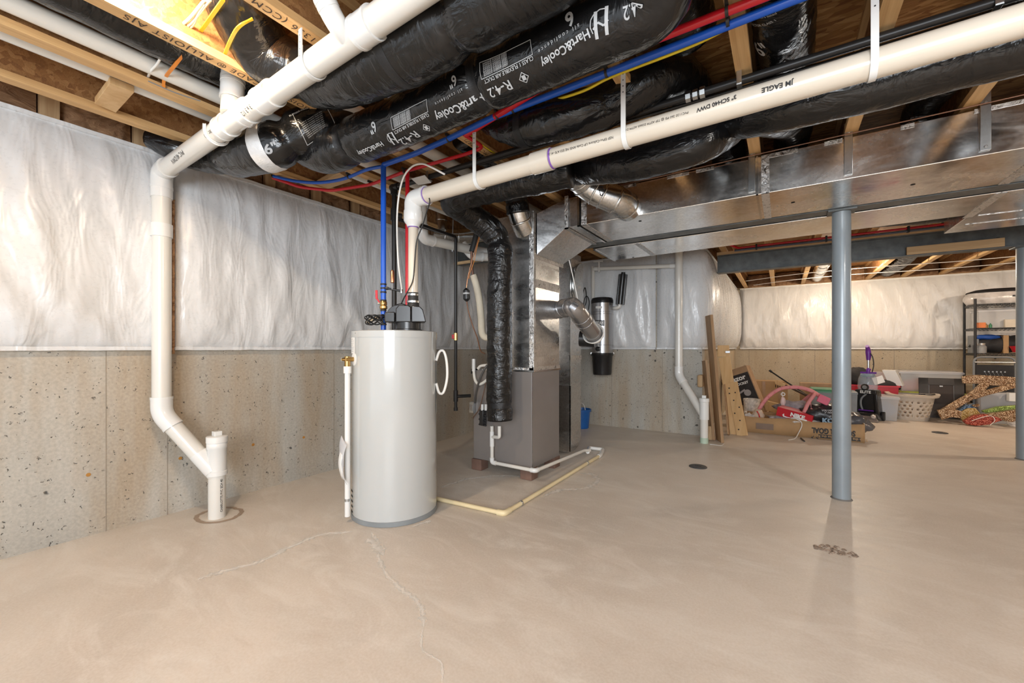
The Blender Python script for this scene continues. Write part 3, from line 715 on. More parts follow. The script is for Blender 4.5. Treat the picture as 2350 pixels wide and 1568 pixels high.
for u, top in ((1725, 1), (1947, 1), (2262, 1)):
    x = YP(u, 400, 3.44).x; t = MB(); t.box((x-0.022, 3.437, 2.325), (x+0.022, 3.4445, 2.66))
    t.lathe((x, 3.437, 2.345), [(0.008, 0), (0.008, 0.004)], 10, (0, -1, 0)); t.lathe((x, 3.437, 2.60), [(0.008, 0), (0.008, 0.004)], 10, (0, -1, 0))
    o = t.build('duct_hanger', M_STEEL, smooth=30, bevel=0.002)
    tag(o, {1725: 'metal hanger strap beside the joint in the dark side of the flat duct', 1947: 'metal hanger strap on the flat duct above the near steel post', 2262: 'metal hanger strap on the flat duct furthest to the right'}[u], 'hanger', 'metal straps holding the flat duct')
# collars with black flex on top of the trunk
def collar(u, v, lab, up=0.16, r=0.085, flex=None):
    p = YP(u, v, 3.66); p.z = 2.571; t = thing('duct_collar', lab, 'duct', p)
    MB().lathe(p, [(r+0.035, 0.0), (r+0.02, 0.006), (r, 0.02), (r, 0.06), (r+0.006, 0.065), (r, 0.07), (r, up)], 32).build('steel_collar', M_GALVR, t)
    MB().lathe(p, [(r+0.05, 0.0), (r+0.05, 0.003), (r+0.012, 0.016), (r+0.004, 0.03)], 26).build('foil_skirt', M_FOIL, t)
    return p
pc1 = collar(1672, 345, 'round steel collar on the flat duct joined by the drooping black duct')
pc2 = collar(1815, 305, 'round steel collar on the flat duct left of the near post', 0.2)
pc3 = collar(2105, 240, 'round steel collar on the flat duct right of the near post', 0.1)

rd = thing('return_duct', 'flat galvanised duct behind the beam with its bright underside showing', 'duct', (0, 4.6, 2.3))
MB().hexa([(-1.76, 4.36, 2.301), (1.30, 4.34, 2.301), (1.30, 4.93, 2.301), (-1.76, 5.05, 2.301), (-1.76, 4.36, 2.52), (1.30, 4.34, 2.55), (1.30, 4.93, 2.55), (-1.76, 5.05, 2.52)]).build('duct_body', M_GALVT, rd, smooth=0, bevel=0.004)
MB().box((1.30, 4.34, 2.301), (4.6, 5.60, 2.56)).build('branch_box', M_GALVT, rd, smooth=0, bevel=0.004)
MB().box((1.27, 4.34, 2.296), (1.33, 5.0, 2.3005)).build('foil_seam', M_FOIL, rd, smooth=0)
for y in (4.98, 5.28): MB().box((1.36, y, 2.297), (4.5, y+0.016, 2.3005)).build('foil_seam', M_FOIL, rd, smooth=0)
MB().box((-1.30, 4.36, 2.296), (-1.25, 5.02, 2.3005)).build('foil_seam', M_FOIL, rd, smooth=0)
MB().box((-1.765, 4.37, 2.293), (-1.74, 5.06, 2.3005)).build('end_cleat', M_GALVR, rd, smooth=0)
for u, v in ((1453, 591), (2290, 545)):
    MB().lathe(Z(u, v, 2.3)+V((0, 0, -0.0005)), [(0.013, 0), (0.013, 0.001)], 14).build('screw_hole', M_HOLE, rd)

# return drop down to the furnace base
dr = thing('return_drop', 'tall galvanised duct standing behind the furnace with a rounded lower corner', 'duct', (-2.25, 4.4, 0.02))
prof = [(4.27, 0.03), (4.38, 0.03)]+[(4.38+0.19*math.sin(R(a)), 0.22+0.0-0.19*math.cos(R(a))) for a in range(10, 91, 10)]+[(4.57, 2.29), (4.27, 2.29)]
MB().prism([(-2.0, y, z) for y, z in prof], (-0.42, 0, 0)).build('duct_body', M_GALV, dr, smooth=30)
MB().box((-2.42, 4.262, 0.04), (-1.985, 4.272, 0.78)).build('front_panel', M_GALVR, dr, smooth=0)
MB().box((-2.003, 4.262, 0.04), (-1.993, 4.285, 2.28)).build('corner_seam', M_GALVR, dr, smooth=0)
MB().box((-2.003, 4.262, 1.07), (-1.994, 4.575, 1.12)).build('foil_seam', M_FOIL, dr, smooth=0)
MB().box((-2.003, 4.262, 1.60), (-1.994, 4.575, 1.68)).build('foil_seam', M_FOIL, dr, smooth=0)
MB().box((-2.003, 4.262, 2.13), (-1.994, 4.575, 2.22)).build('foil_seam', M_FOIL, dr, smooth=0)
mb = MB(); mb.prism([V((-1.965, 4.30+0.0*a, 0))*1 + V((0, 0.26-0.26*math.cos(R(a)), 1.93+0.27*math.sin(R(a)))) for a in range(-90, 91, 12)], (-0.03, 0, 0)); mb.build('curved_throat', M_GALVR, dr, smooth=30)

# ---- plenum ----
pl = thing('plenum', 'tall galvanised plenum box standing on the furnace cabinet', 'duct', (-2.1, 3.53, 0.985))
MB().box((-2.33, 3.27, 0.99), (-1.90, 3.80, 2.45)).build('plenum_body', M_GALV, pl, smooth=0, bevel=0.004)
MB().box((-2.56, 3.26, 0.985), (-1.885, 3.81, 1.0)).build('base_flange', M_GALVR, pl, smooth=0)
MB().box((-1.905, 3.262, 1.0), (-1.893, 3.805, 1.03)).build('foil_seam', M_FOIL, pl, smooth=0)
MB().box((-2.34, 3.262, 1.0), (-1.893, 3.27, 1.022)).build('foil_seam', M_FOIL, pl, smooth=0)
MB().box((-1.905, 3.27, 1.765), (-1.894, 3.80, 1.84)).build('foil_seam', M_FOIL, pl, smooth=0)
MB().box((-1.905, 3.27, 2.03), (-1.892, 3.88, 2.075)).build('foil_seam', M_FOIL, pl, smooth=0)
MB().box((-1.935, 3.262, 1.0), (-1.893, 3.272, 2.45)).build('foil_seam', M_FOIL, pl, smooth=0)
MB().box((-1.902, 3.266, 1.0), (-1.888, 3.30, 2.45)).build('foil_seam', M_FOIL, pl, smooth=0)
to = MB(); to.hexa([(-1.89, 3.32, 2.06), (-1.66, 3.45, 2.302), (-1.66, 4.12, 2.302), (-1.89, 3.86, 2.06), (-1.89, 3.32, 2.44), (-1.66, 3.45, 2.57), (-1.66, 4.12, 2.57), (-1.89, 3.86, 2.44)])
tk = thing('takeoff_transition', 'slanted galvanised transition joining the plenum to the long flat duct', 'duct', (-1.75, 3.8, 2.06))
to.build('slanted_body', M_GALV, tk, smooth=0, bevel=0.003)
MB().box((-1.655, 3.452, 2.303), (-1.525, 4.118, 2.568)).build('square_collar', M_GALV, tk, smooth=0, bevel=0.003)
cleat(MB(), -1.645, 3.445, 4.125, 2.300, 2.575, 0.035, 0.012).build('foil_seam', M_FOIL, tk, smooth=0)
cleat(MB(), -1.53, 3.447, 4.123, 2.301, 2.573, 0.02, 0.009).build('standing_cleat', M_GALVR, tk, smooth=0)

# ---- corrugated / plain round steel pieces ----
def steel_round(label, pts, r, rings, rad=0.12, name='round_duct', m=None, extra=None):
    m = m or M_GALVR; t = thing(name, label, 'duct', pts[0]); tb = Tube(fillet(pts, rad, 7), r)
    mb = MB(); tb.mesh(mb, 36); mb.build('pipe_body', m, t, smooth=28)
    for s in rings:
        q = MB(); tb.band(q, s*tb.len, 0.014, 0.006, 36, 4); q.build('bead_ring', m, t, smooth=180)
    return t, tb
p0 = YP(1442, 478, 3.445)
t, tb = steel_round('shiny adjustable steel elbow leaving the side of the long flat duct', [p0, p0+V((0, -0.17, 0.0)), YP(1372, 442, 3.16), YP(1345, 425, 3.12), YP(1322, 398, 2.98)], 0.108, (0.14, 0.34, 0.52, 0.62, 0.80, 0.90), 0.14)
steel_text = MB(); text_fit(steel_text, tb, '12.5', (1378, 428), (1383, 450), 0.02); steel_text.build('marker_note', M_INK, t, smooth=0)
q0 = XP(1283, 712, -1.895)
t, tb = steel_round('grey steel elbow pipe crossing from the plenum towards the canister vacuum', [q0, q0+V((0.16, -0.10, 0.02)), XP(1318, 705, -1.62), D(1366, 772, 4.35)], 0.088, (0.10, 0.30, 0.52, 0.62, 0.95), 0.13, m=M_SILVER)
mb = MB(); 
for k in range(3): Tube([tb.frame(tb.len-0.03-0.018*k)[0]+(tb.frame(tb.len-0.05)[2]*math.cos(a)+tb.frame(tb.len-0.05)[1].cross(tb.frame(tb.len-0.05)[2])*math.sin(a))*(0.098+0.006*k) for a in [R(x) for x in range(0, 361, 15)]], 0.005).mesh(mb, 6)
tag(mb.build('cord_coil', M_WCAB, smooth=60), 'thin white cord looped round the end of the grey steel elbow pipe', 'cord')
e = tb.p[-1]; tag(cyl(e+V((-0.20, 0.06, -0.02)), e+V((-0.04, 0.10, -0.03)), 0.085, n=28).build('humidifier_drum', M_BLKP, smooth=30), 'round dark drum behind the lower end of the grey steel elbow pipe', 'humidifier')

# ---- flexible insulated ducts ----
def flex(label, pts, r, cinch=(), bands=(), m=None, seed=0, crinkle=0.004, n=40, taper=None, smooth_n=10, tape=(), name='flexible_duct', group='black insulated flexible ducts', sag=0.06, capmat=None):
    def rr(s, th):
        c, d = math.cos(th), math.sin(th); x = r*(1+sag*nz(s*2.6+seed, c*0.8, d*0.8+seed))
        for k in cinch:
            sc_, dep, wd = k if isinstance(k, tuple) else (k, 0.22, 0.035)
            x *= 1-dep*math.exp(-((s-sc_)/wd)**2)
            x += 0.010*dep/0.22*math.exp(-((s-sc_)/(wd*3))**2)*nz(math.atan2(d, c)*4.2+seed, seed, s*2)
        if taper: x *= taper(s)
        x += crinkle*(nz(s*17+seed, c*1.3, d*1.3)+0.7*nz(s*34, c*3+seed, d*3))
        return x
    tb = Tube(smooth_path(pts, smooth_n), rr, step=0.016)
    t = thing(name, label, 'duct', pts[0], group); mb = MB(); tb.mesh(mb, n); mb.build('sleeve', m or M_FILM, t, smooth=180)
    for s in bands:
        q = MB(); tb.band(q, s, 0.048, 0.004, n); q.build('duct_strap', mat('black_strap_tape', (0.010, 0.010, 0.011), 0.45, bs=0.3, bscale=200), t, smooth=180)
    for s in tape:
        q = MB(); tb.band(q, s, 0.07, 0.003, n); q.build('foil_tape_band', M_FOIL, t, smooth=180)
    return t, tb
# A: in the bay at upper left
flex('black duct lying in the joist bay at the top left corner', [(-2.60, -0.6, 2.78), (-2.60, 0.4, 2.77), (-2.62, 0.9, 2.78), (-2.63, 1.28, 2.79)], 0.115, m=M_FILM, seed=2)
# C: duct to the left wall with white tape
pC = [XP(348, 318, -3.62), V((-3.50, 1.13, 2.575)), YP(470, 362, 1.26), YP(600, 345, 1.30), YP(710, 300, 1.45), YP(800, 262, 1.66), YP(860, 225, 1.95)]
tC, C_ = flex('black duct reaching the left wall, wrapped once with white foil tape and marked 6 inch', pC, 0.132, cinch=(0.62, 1.28), bands=(0.62,), seed=4, taper=lambda s: min(1, 0.52+s*0.62), crinkle=0.005)
sT = hit(C_, 588, 350)[0]; q = MB(); C_.band(q, sT, 0.075, 0.005, 40); q.build('white_tape_band', mat('white_foil_tape', (0.72, 0.72, 0.72), 0.35, 0.2, bs=0.4, bscale=60), tC, smooth=180)
mb = MB(); text_fit(mb, C_, '6"', (608, 346), (636, 336), 0.03); mb.build('size_mark', M_INKW, tC, smooth=0)
mb = MB(); box_on(mb, C_, [(672, 262), (705, 333), (770, 290), (742, 238)])
for k in range(9): text_fit(mb, C_, 'flexible air connector listed class', (690+k*2.2, 285+k*4.0), (738+k*1.0, 256+k*4.2), 0.0)
mb.build('label_print', M_INKW, tC, smooth=0)
mb = MB(); text_fit(mb, C_, 'FLEXIBLE AIR DUCT', (665, 268), (720, 240), 0.02); mb.build('title_print', M_INKW, tC, smooth=0)
# B: big duct over the drain pipe
pB = [V((-2.10, 0.86, 2.90)), V((-2.12, 0.92, 2.82)), V((-2.20, 1.10, 2.70)), V((-2.02, 1.24, 2.60)), V((-1.75, 1.26, 2.53)), V((-1.45, 1.265, 2.515)), V((-1.15, 1.26, 2.51)), V((-0.90, 1.26, 2.51)), V((-0.65, 1.25, 2.52)), V((-0.3, 1.15, 2.53)), V((0.5, 1.1, 2.53)), V((1.6, 1.1, 2.53))]
tB, B_ = flex('fat black duct crossing over the white drain pipe at the top of the picture', pB, 0.142, cinch=((0.52, 0.16, 0.05), (1.55, 0.14, 0.04)), bands=(1.22,), seed=9, crinkle=0.004, sag=0.09)
# D: the lettered duct
pD = [V((-2.62, 1.50, 2.55)), YP(745, 348, 1.54), YP(820, 322, 1.56), YP(900, 292, 1.58), YP(1000, 243, 1.58), YP(1090, 200, 1.57), YP(1190, 155, 1.56), YP(1290, 105, 1.55), YP(1400, 55, 1.54), YP(1500, 0, 1.52), V((-0.26, 1.40, 2.52)), V((0.4, 1.35, 2.53)), V((1.6, 1.36, 2.50))]
s_b = None
tD, D_ = flex('long black duct lettered along its whole length in the middle of the ceiling', pD, 0.127, cinch=(), seed=13, crinkle=0.003)
s1 = hit(D_, 1088, 215)[0]; s2 = hit(D_, 775, 345)[0]
bpy.data.objects.remove(tD.children[0]) if tD.children else None
bpy.data.objects.remove(tD)
OFF.pop('flexible_duct.003', None)
tD, D_ = flex('long black duct lettered along its whole length in the middle of the ceiling', pD, 0.127, cinch=((s1, 0.17, 0.03), (s2, 0.2, 0.03)), bands=(s1, s2), seed=13, crinkle=0.003)
pr = []
def pD_(name, *items):
    mb = MB()
    for it in items: text_fit(mb, D_, *it)
    mb.build(name, M_INKW, tD, smooth=0)
pD_('maker_name_print', ('Hart&Cooley', (1352, 74), (1243, 148), 0.02))
pD_('maker_name_print', ('Hart&Cooley', (1108, 222), (1000, 270), 0.02))
pD_('maker_name_print', ('Hart&Cooley', (878, 328), (822, 352), 0.02))
pD_('slogan_print', ('all confidence', (1330, 58), (1236, 118), 0.0, 0.0035, 1.6))
pD_('slogan_print', ('all confidence', (1062, 205), (1000, 238), 0.0, 0.0035, 1.6))
pD_('rating_print', ('R-4.2', (1172, 192), (1122, 214), 0.01)); pD_('rating_print', ('R-4.2', (957, 305), (920, 326), 0.01)); pD_('rating_print', ('R-4.2', (1462, 6), (1430, 30), 0.01))
pD_('class_print', ('CLASS 1 FLEXIBLE AIR DUCT', (1224, 132), (1112, 188), 0.01)); pD_('class_print', ('CLASS 1 FLEXIBLE AIR DUCT', (984, 262), (905, 304), 0.01))
pD_('size_mark', ('6"', (1048, 181), (1031, 193), 0.02)); pD_('size_mark', ('6"', (863, 288), (849, 296), 0.02)); pD_('size_mark', ('6', (1316, 36), (1300, 50), 0.03))
for cs in ([(1106, 182), (1102, 145), (1218, 92), (1223, 125)], [(902, 298), (898, 270), (980, 228), (983, 256)]):
    mb = MB(); box_on(mb, D_, cs, 0.0025)
    a, b, c, d = cs
    for k in range(7):
        f = 0.12+k*0.12; p = (a[0]+(b[0]-a[0])*f, a[1]+(b[1]-a[1])*f); q_ = (d[0]+(c[0]-d[0])*f, d[1]+(c[1]-d[1])*f)
        m0 = (p[0]+(q_[0]-p[0])*0.52, p[1]+(q_[1]-p[1])*0.52); m1 = (p[0]+(q_[0]-p[0])*0.05, p[1]+(q_[1]-p[1])*0.05)
        text_fit(mb, D_, 'rated positive pressure', m0, m1)
    mb.build('label_frame_print', M_INKW, tD, smooth=0)
def logo(c, sz):
    """the maker's mark: two leaning bars joined by a curl"""
    mb = MB(); s0, t0 = hit(D_, *c); r = D_.rad(s0, t0)
    def pt(x, y): return (s0-x, t0+y/r)
    for dx in (-0.022, 0.022): line_tube(mb, D_, [pt((dx-0.006)*sz, -0.045*sz), pt((dx+0.006)*sz, 0.045*sz)], 0.014*sz, 0.0035)
    line_tube(mb, D_, [pt((-0.03)*sz, 0.0), pt(-0.01*sz, 0.012*sz), pt(0.012*sz, -0.006*sz), pt(0.035*sz, 0.01*sz)], 0.007*sz, 0.0036)
    line_tube(mb, D_, [pt(0.045*math.cos(R(a))*sz, 0.045*math.sin(R(a))*sz) for a in range(-120, 60, 30)], 0.004*sz, 0.0036)
    mb.build('maker_mark_print', M_INKW, tD, smooth=0)
logo((1380, 52), 0.9); logo((902, 318), 0.7)
mb = MB()
for c in ((1203, 178), (979, 292)):
    s0, t0 = hit(D_, *c); r = D_.rad(s0, t0); d = 0.022; line_tube(mb, D_, [(s0-d, t0), (s0, t0-d/r), (s0+d, t0), (s0, t0+d/r), (s0-d, t0)], 0.003, 0.0035); line_tube(mb, D_, [(s0-d*0.4, t0), (s0+d*0.4, t0)], 0.02, 0.0035)
mb.build('diamond_mark', M_INKW, tD, smooth=0)
# E: short fat duct above the vent pipe
pE = [YP(1112, 288, 2.14), YP(1175, 298, 2.14), YP(1240, 285, 2.13), YP(1320, 264, 2.16), YP(1395, 240, 2.24), V((-0.58, 2.34, 2.68)), V((-0.48, 2.6, 2.76)), V((-0.47, 3.2, 2.78))]
flex('short fat black duct with creased end between the blue tube and the horizontal vent pipe', pE, 0.118, cinch=((0.34, 0.12, 0.02),), bands=(0.34,), seed=22, crinkle=0.006, taper=lambda s: min(1.0, 0.35+s*1.9), sag=0.10)
# F1+G+V: single duct that turns down in front of the furnace
pG = [YP(1310, 392, 2.66), YP(1240, 408, 2.62), YP(1160, 424, 2.58), YP(1090, 440, 2.56), YP(1042, 462, 2.60), D(1085, 497, 3.62), D(1130, 532, 3.70), V((-2.115, 3.05, 2.10)), V((-2.12, 3.055, 1.7)), V((-2.12, 3.055, 1.2)), V((-2.12, 3.05, 0.8)), V((-2.11, 3.05, 0.56))]
tb0 = Tube(smooth_path(pG, 10), 0.11, step=0.016); sc_ = hit(tb0, 1145, 548)[0]; sb = hit(tb0, 1150, 932)[0]
tG, G_ = flex('black duct that bends down in front of the furnace and ends near its drain pipes', pG, 0.112, cinch=((sc_, 0.18, 0.04), (sb, 0.10, 0.03)), bands=(sb,), m=M_FILM2, seed=31, crinkle=0.007, n=48)
q = MB(); ss = sb+0.10
for k in range(2): q.obox(G_.at(ss+0.03*k, R(0) if k else R(340), 0.004), (0.035, 0, 0), (0, 0.004, 0), (0, 0, 0.02))
a_ = G_.frame(G_.len)[0]
MB().lathe(a_+V((0, 0, 0.03)), [(0.10, 0.04), (0.104, 0.0), (0.08, -0.03), (0.02, -0.045)], 30).build('end_cap', M_FILM2, tG, smooth=60)
mb = MB()
for k in range(4):
    s = 1.5+0.2*k
# F2: drooping duct
pF2 = [YP(1318, 388, 2.92), YP(1370, 382, 2.78), YP(1440, 375, 2.68), YP(1530, 352, 2.64), YP(1610, 325, 2.68), YP(1668, 290, 2.85), YP(1685, 272, 3.2), pc1+V((0, -0.08, 0.24)), pc1+V((0, 0, 0.10))]
flex('drooping black duct under the horizontal vent pipe with its right end turned up', pF2, 0.118, cinch=((0.12, 0.2, 0.04),), bands=(), seed=41, crinkle=0.004, sag=0.08)
# F3
pF3 = [pc2+V((0.0, 0.0, 0.14)), pc2+V((0, -0.25, 0.16)), YP(1722, 262, 2.82), YP(1712, 268, 2.66), YP(1790, 250, 2.54), YP(1900, 222, 2.50), YP(2040, 188, 2.50), YP(2200, 140, 2.50), YP(2360, 98, 2.50), YP(2600, 20, 2.50)]
flex('long smooth black duct running behind the horizontal vent pipe to the right edge', pF3, 0.112, seed=51, crinkle=0.002, sag=0.03)
# small ones
pk = YP(1203, 520, 3.27)
tk2, tbk = steel_round('short steel takeoff collar at the top front of the plenum', [pk+V((0, 0.02, -0.04)), pk+V((0, -0.06, 0.03)), pk+V((0.0, -0.11, 0.12))], 0.095, (0.55,), 0.05, name='duct_collar')
flex('stubby black duct rising from the plenum collar into the ceiling', [pk+V((0, -0.10, 0.09)), pk+V((0, -0.13, 0.20)), pk+V((0.0, -0.20, 0.33)), pk+V((0.02, -0.5, 0.42)), pk+V((0.02, -0.9, 0.45))], 0.104, cinch=((0.13, 0.12, 0.03),), bands=(0.13,), seed=61)
flex('short black duct curving up from the right-hand trunk collar', [pc3+V((0, 0, 0.09)), pc3+V((0.02, -0.1, 0.17)), pc3+V((0.10, -0.55, 0.17)), pc3+V((0.2, -1.4, 0.17))], 0.09, seed=66, taper=lambda s: 1)
flex('black duct marked 6 inch in the ceiling bay right of the blue and red tubes', [(0.02, 0.2, 2.72), (0.01, 1.2, 2.715), (0.0, 2.0, 2.71), (0.02, 2.6, 2.74), (0.06, 3.1, 2.78)], 0.122, seed=71)
o6 = [x for x in bpy.data.objects if x.name.startswith('flexible_duct') and x.get('label', '').startswith('black duct marked 6')][0]
tb6 = Tube(smooth_path([(0.02, 0.2, 2.72), (0.01, 1.2, 2.715), (0.0, 2.0, 2.71), (0.02, 2.6, 2.74), (0.06, 3.1, 2.78)], 10), 0.127, step=0.016)
mb = MB(); text_fit(mb, tb6, '6"', (1737, 112), (1765, 112), 0.02); text_fit(mb, tb6, 'CONNECTOR CLASS 1', (1712, 46), (1780, 44), 0.01); text_fit(mb, tb6, 'underwriters listed', (1722, 30), (1782, 28)); mb.build('size_mark', M_INKW, o6, smooth=0)
flex('black duct in the ceiling bay directly behind the red and blue tubes', [(-0.38, 0.2, 2.76), (-0.38, 1.4, 2.76), (-0.39, 2.18, 2.77)], 0.13, seed=75)
flex('black duct in the ceiling bay at the top right corner', [(1.19, 0.2, 2.78), (1.19, 1.4, 2.78), (1.19, 2.6, 2.78)], 0.12, seed=79)
flex('black duct marked 7 inch lying beyond the flat return duct', [(-0.1, 5.25, 2.76), (0.4, 5.55, 2.60), (1.0, 5.75, 2.56), (1.6, 5.80, 2.56), (2.2, 5.9, 2.6)], 0.10, seed=83, taper=lambda s: min(1, 0.7+s*0.5))
flex('black duct with wrinkled silver sleeve in the bay above the far wall', [(1.72, 6.4, 2.77), (1.72, 8.6, 2.76), (1.70, 9.6, 2.70), (1.72, 10.9, 2.74)], 0.12, seed=85, crinkle=0.01)
steel_round('dull steel pipe end showing above the far wall left of the post', [V((0.62, 8.6, 2.75)), V((0.62, 10.9, 2.72))], 0.11, (0.3, 0.6))

# ---- PVC pipes ----
def pvc(label, pts, r, rad=0.09, m=None, name='drain_pipe', cat='pipe', couplings=(), group=None, elbows=True, nn=24):
    m = m or M_PVC; t = thing(name, label, cat, pts[0], group); tb = Tube(fillet(pts, rad, 6), r, ref=(0, 0, 1))
    mb = MB(); tb.mesh(mb, nn); mb.build('pipe_run', m, t, smooth=50)
    if elbows:
        for i in range(1, len(pts)-1):
            a, b, c = V(pts[i-1]), V(pts[i]), V(pts[i+1]); d1, d2 = (a-b).normalized(), (c-b).normalized(); L = rad+r*0.8
            e = Tube(fillet([b+d1*L, b, b+d2*L], rad, 6), r*1.13); q = MB(); e.mesh(q, nn)
            for d in (d1, d2): cyl(b+d*(L-0.012), b+d*(L+0.004), r*1.17, q, nn)
            q.build('elbow', M_PVCF if m is not M_PVCY else M_PVCY, t, smooth=50)
    for s, w in couplings:
        q = MB(); p, T, N = tb.frame(s); cyl(p-T*w/2, p+T*w/2, r*1.13, q, nn); cyl(p-T*w/2, p-T*(w/2-0.012), r*1.17, q, nn); cyl(p+T*(w/2-0.012), p+T*w/2, r*1.17, q, nn)
        q.build('coupling', M_PVCF, t, smooth=50)
    return t, tb
# main drain
base = Z(498, 1187, 0); wy = D(480, 1058, 2.93); lo = D(371, 950, 2.88); hi = V((lo.x, lo.y, D(375, 395, 2.88).z))
h1 = YP(640, 190, 1.06); h0 = V((hi.x, lo.y, hi.z)); slope = (YP(880, 22, 1.06)-h1); h2 = h1+slope*4.0
tdr, tbm = pvc('thick white drain pipe dropping down the left wall from the ceiling', [base+V((0, 0, 0.30)), lo, h0, h2], 0.055, 0.07)
tbh = Tube([h0, h2], 0.055, step=0.05)
for u, v, wd in ((600, 238, 0.13), (505, 305, 0.09), (548, 268, 0.07), (822, 72, 0.10)):
    s = hit(tbh, u, v)[0]; p, T, N = tbh.frame(s); q = MB(); cyl(p-T*wd/2, p+T*wd/2, 0.0625, q, 28); cyl(p-T*wd/2, p-T*(wd/2-0.014), 0.0645, q, 28); cyl(p+T*(wd/2-0.014), p+T*wd/2, 0.0645, q, 28)
    q.build('coupling', M_PVCF, tdr, smooth=50)
for v0 in (440, 530):
    p = D(375, v0, 2.88); q = MB(); cyl(V((lo.x, lo.y, p.z-0.045)), V((lo.x, lo.y, p.z+0.045)), 0.0615, q, 28); q.build('coupling', M_PVCF, tdr, smooth=50)
mb = MB(); text_fit(mb, tbh, 'Xirtec 140', (495, 296), (470, 312)); text_fit(mb, tbh, 'PVC 40 DWV', (420, 348), (394, 372)); text_fit(mb, tbh, '3 x 3 1/2', (576, 243), (556, 262), 0.01); mb.build('pipe_print', M_INK, tdr, smooth=0)
# standpipe with wye and cleanout plug
sp = thing('cleanout_pipe', 'white standpipe with cleanout plug where the wall drain meets the floor at left', 'pipe', base)
MB().lathe(base, [(0.053, 0), (0.053, 0.56)], 28).build('pipe_run', M_PVC, sp)
MB().lathe(base, [(0.060, 0.30), (0.064, 0.302), (0.064, 0.33), (0.059, 0.335), (0.059, 0.49), (0.063, 0.495), (0.063, 0.53), (0.059, 0.535)], 28).build('wye_fitting', M_PVCF, sp, smooth=40)
q = MB(); dv = (lo-(base+V((0, 0, 0.30)))).normalized(); cyl(base+V((0, 0, 0.31))+dv*0.03, base+V((0, 0, 0.31))+dv*0.19, 0.061, q, 26); q.build('wye_branch', M_PVCF, sp)
MB().lathe(base, [(0.066, 0.535), (0.066, 0.575), (0.060, 0.58)], 28).build('cleanout_cap', M_PVCF, sp, smooth=40)
MB().box(base+V((-0.024, -0.024, 0.58)), base+V((0.024, 0.024, 0.612))).build('plug_nut', M_PVCF, sp, bevel=0.003, smooth=0)
mb = MB(); tbs = Tube([base, base+V((0, 0, 0.3))], 0.053, step=0.02)
text_fit(mb, tbs, 'CHARLOTTE PVC SCH 40', (508, 1175), (508, 1100), 0.01); mb.build('pipe_print', M_INK, sp, smooth=0)
# vertical branch up to the bay (below the joist) and the trap at top
bu = YP(530, 275, 1.06); pvc('white branch pipe rising from the drain into the joist bay at left', [bu+V((0, 0, 0.03)), bu+V((0.0, 0.02, 0.42))], 0.05, couplings=((0.13, 0.10), (0.22, 0.06)))
w1 = YP(790, 92, 1.06); pvc('curved white branch pipe joining the top of the drain pipe near the picture top', [w1+V((0.02, 0, 0.0)), YP(770, 52, 1.0), V((YP(755, 18, 0.98).x, 0.93, 2.60)), V((YP(775, -5, 0.98).x, 0.85, 2.66)), V((YP(810, -40, 0.98).x, 0.85, 2.72))], 0.037, 0.05, m=M_PVCF)
# pipes hidden in the joist bays
pvc('white pipe lying in the second joist bay from the left wall', [(-2.76, -1.2, 2.675), (-2.76, 5.9, 2.675)], 0.042, m=M_PVC)
pvc('white pipe lying in the first full joist bay behind the lower joist', [(-3.04, -1.2, 2.68), (-3.04, 5.9, 2.68)], 0.042, m=M_PVC)
pvc('white pipe lying in the joist bay above the lettered joist at left centre', [(-2.22, 1.2, 2.675), (-2.22, 5.9, 2.675)], 0.042, m=M_PVC)
# heater vent
va = V((-2.208, 2.10, 2.265)); vb = V((0.0, 2.10, 2.295)); vc = V((2.4, 2.10, 2.32))
tv, tbv = pvc('long cream vent pipe crossing the picture from the water heater to the upper right', [va, vc], 0.054, m=M_PVCV, name='vent_pipe', elbows=False)
s = hit(tbv, 1235, 372)[0]; q = MB(); p, T, N = tbv.frame(s); cyl(p-T*0.06, p+T*0.06, 0.061, q, 30); q.build('coupling', M_PVCV, tv, smooth=50)
q = MB(); cyl(p+T*0.062, p+T*0.072, 0.0565, q, 30); q.build('primer_ring', M_PURPLE, tv, smooth=50)
e = Tube(fillet([va+V((0.13, 0, 0.002)), va, va+V((0, 0, -0.09))], 0.08, 8), 0.0615); q = MB(); e.mesh(q, 30); cyl(va+V((0.115, 0, 0.0015)), va+V((0.135, 0, 0.0017)), 0.066, q, 30); q.build('elbow', M_PVCF, tv, smooth=50)
q = MB(); cyl(va+V((0.135, 0, 0.0017)), va+V((0.142, 0, 0.0017)), 0.0565, q, 30); q.build('primer_ring', M_PURPLE, tv, smooth=50)
q = MB(); q.lathe(va, [(0.066, -0.088), (0.066, -0.155), (0.061, -0.165), (0.046, -0.185), (0.043, -0.20), (0.036, -0.20)], 30); q.build('reducer', M_PVCF, tv, smooth=40)
q = MB(); q.lathe(va, [(0.0375, -0.20), (0.0375, -0.206)], 24); q.build('primer_ring', M_PURPLE, tv)
q = MB(); q.lathe(va, [(0.0345, -0.19), (0.0345, -0.68)], 28); q.build('riser', M_PVCV, tv)
mb = MB()
text_fit(mb, tbv, 'NSF \u00aePvc-Cellcore UP Code ANSI NE E33 A70 -41.3-', (1408, 315), (1258, 355))
text_fit(mb, tbv, 'PVC1120 260 PSI @ 73F ASTM D2665 ASTM D17', (1580, 258), (1432, 300))
text_fit(mb, tbv, '3" SCH40 DWV', (1690, 222), (1598, 254), 0.025); text_fit(mb, tbv, 'JM EAGLE', (1822, 188), (1748, 208), 0.025)
mb.build('pipe_print', M_INK, tv, smooth=0)
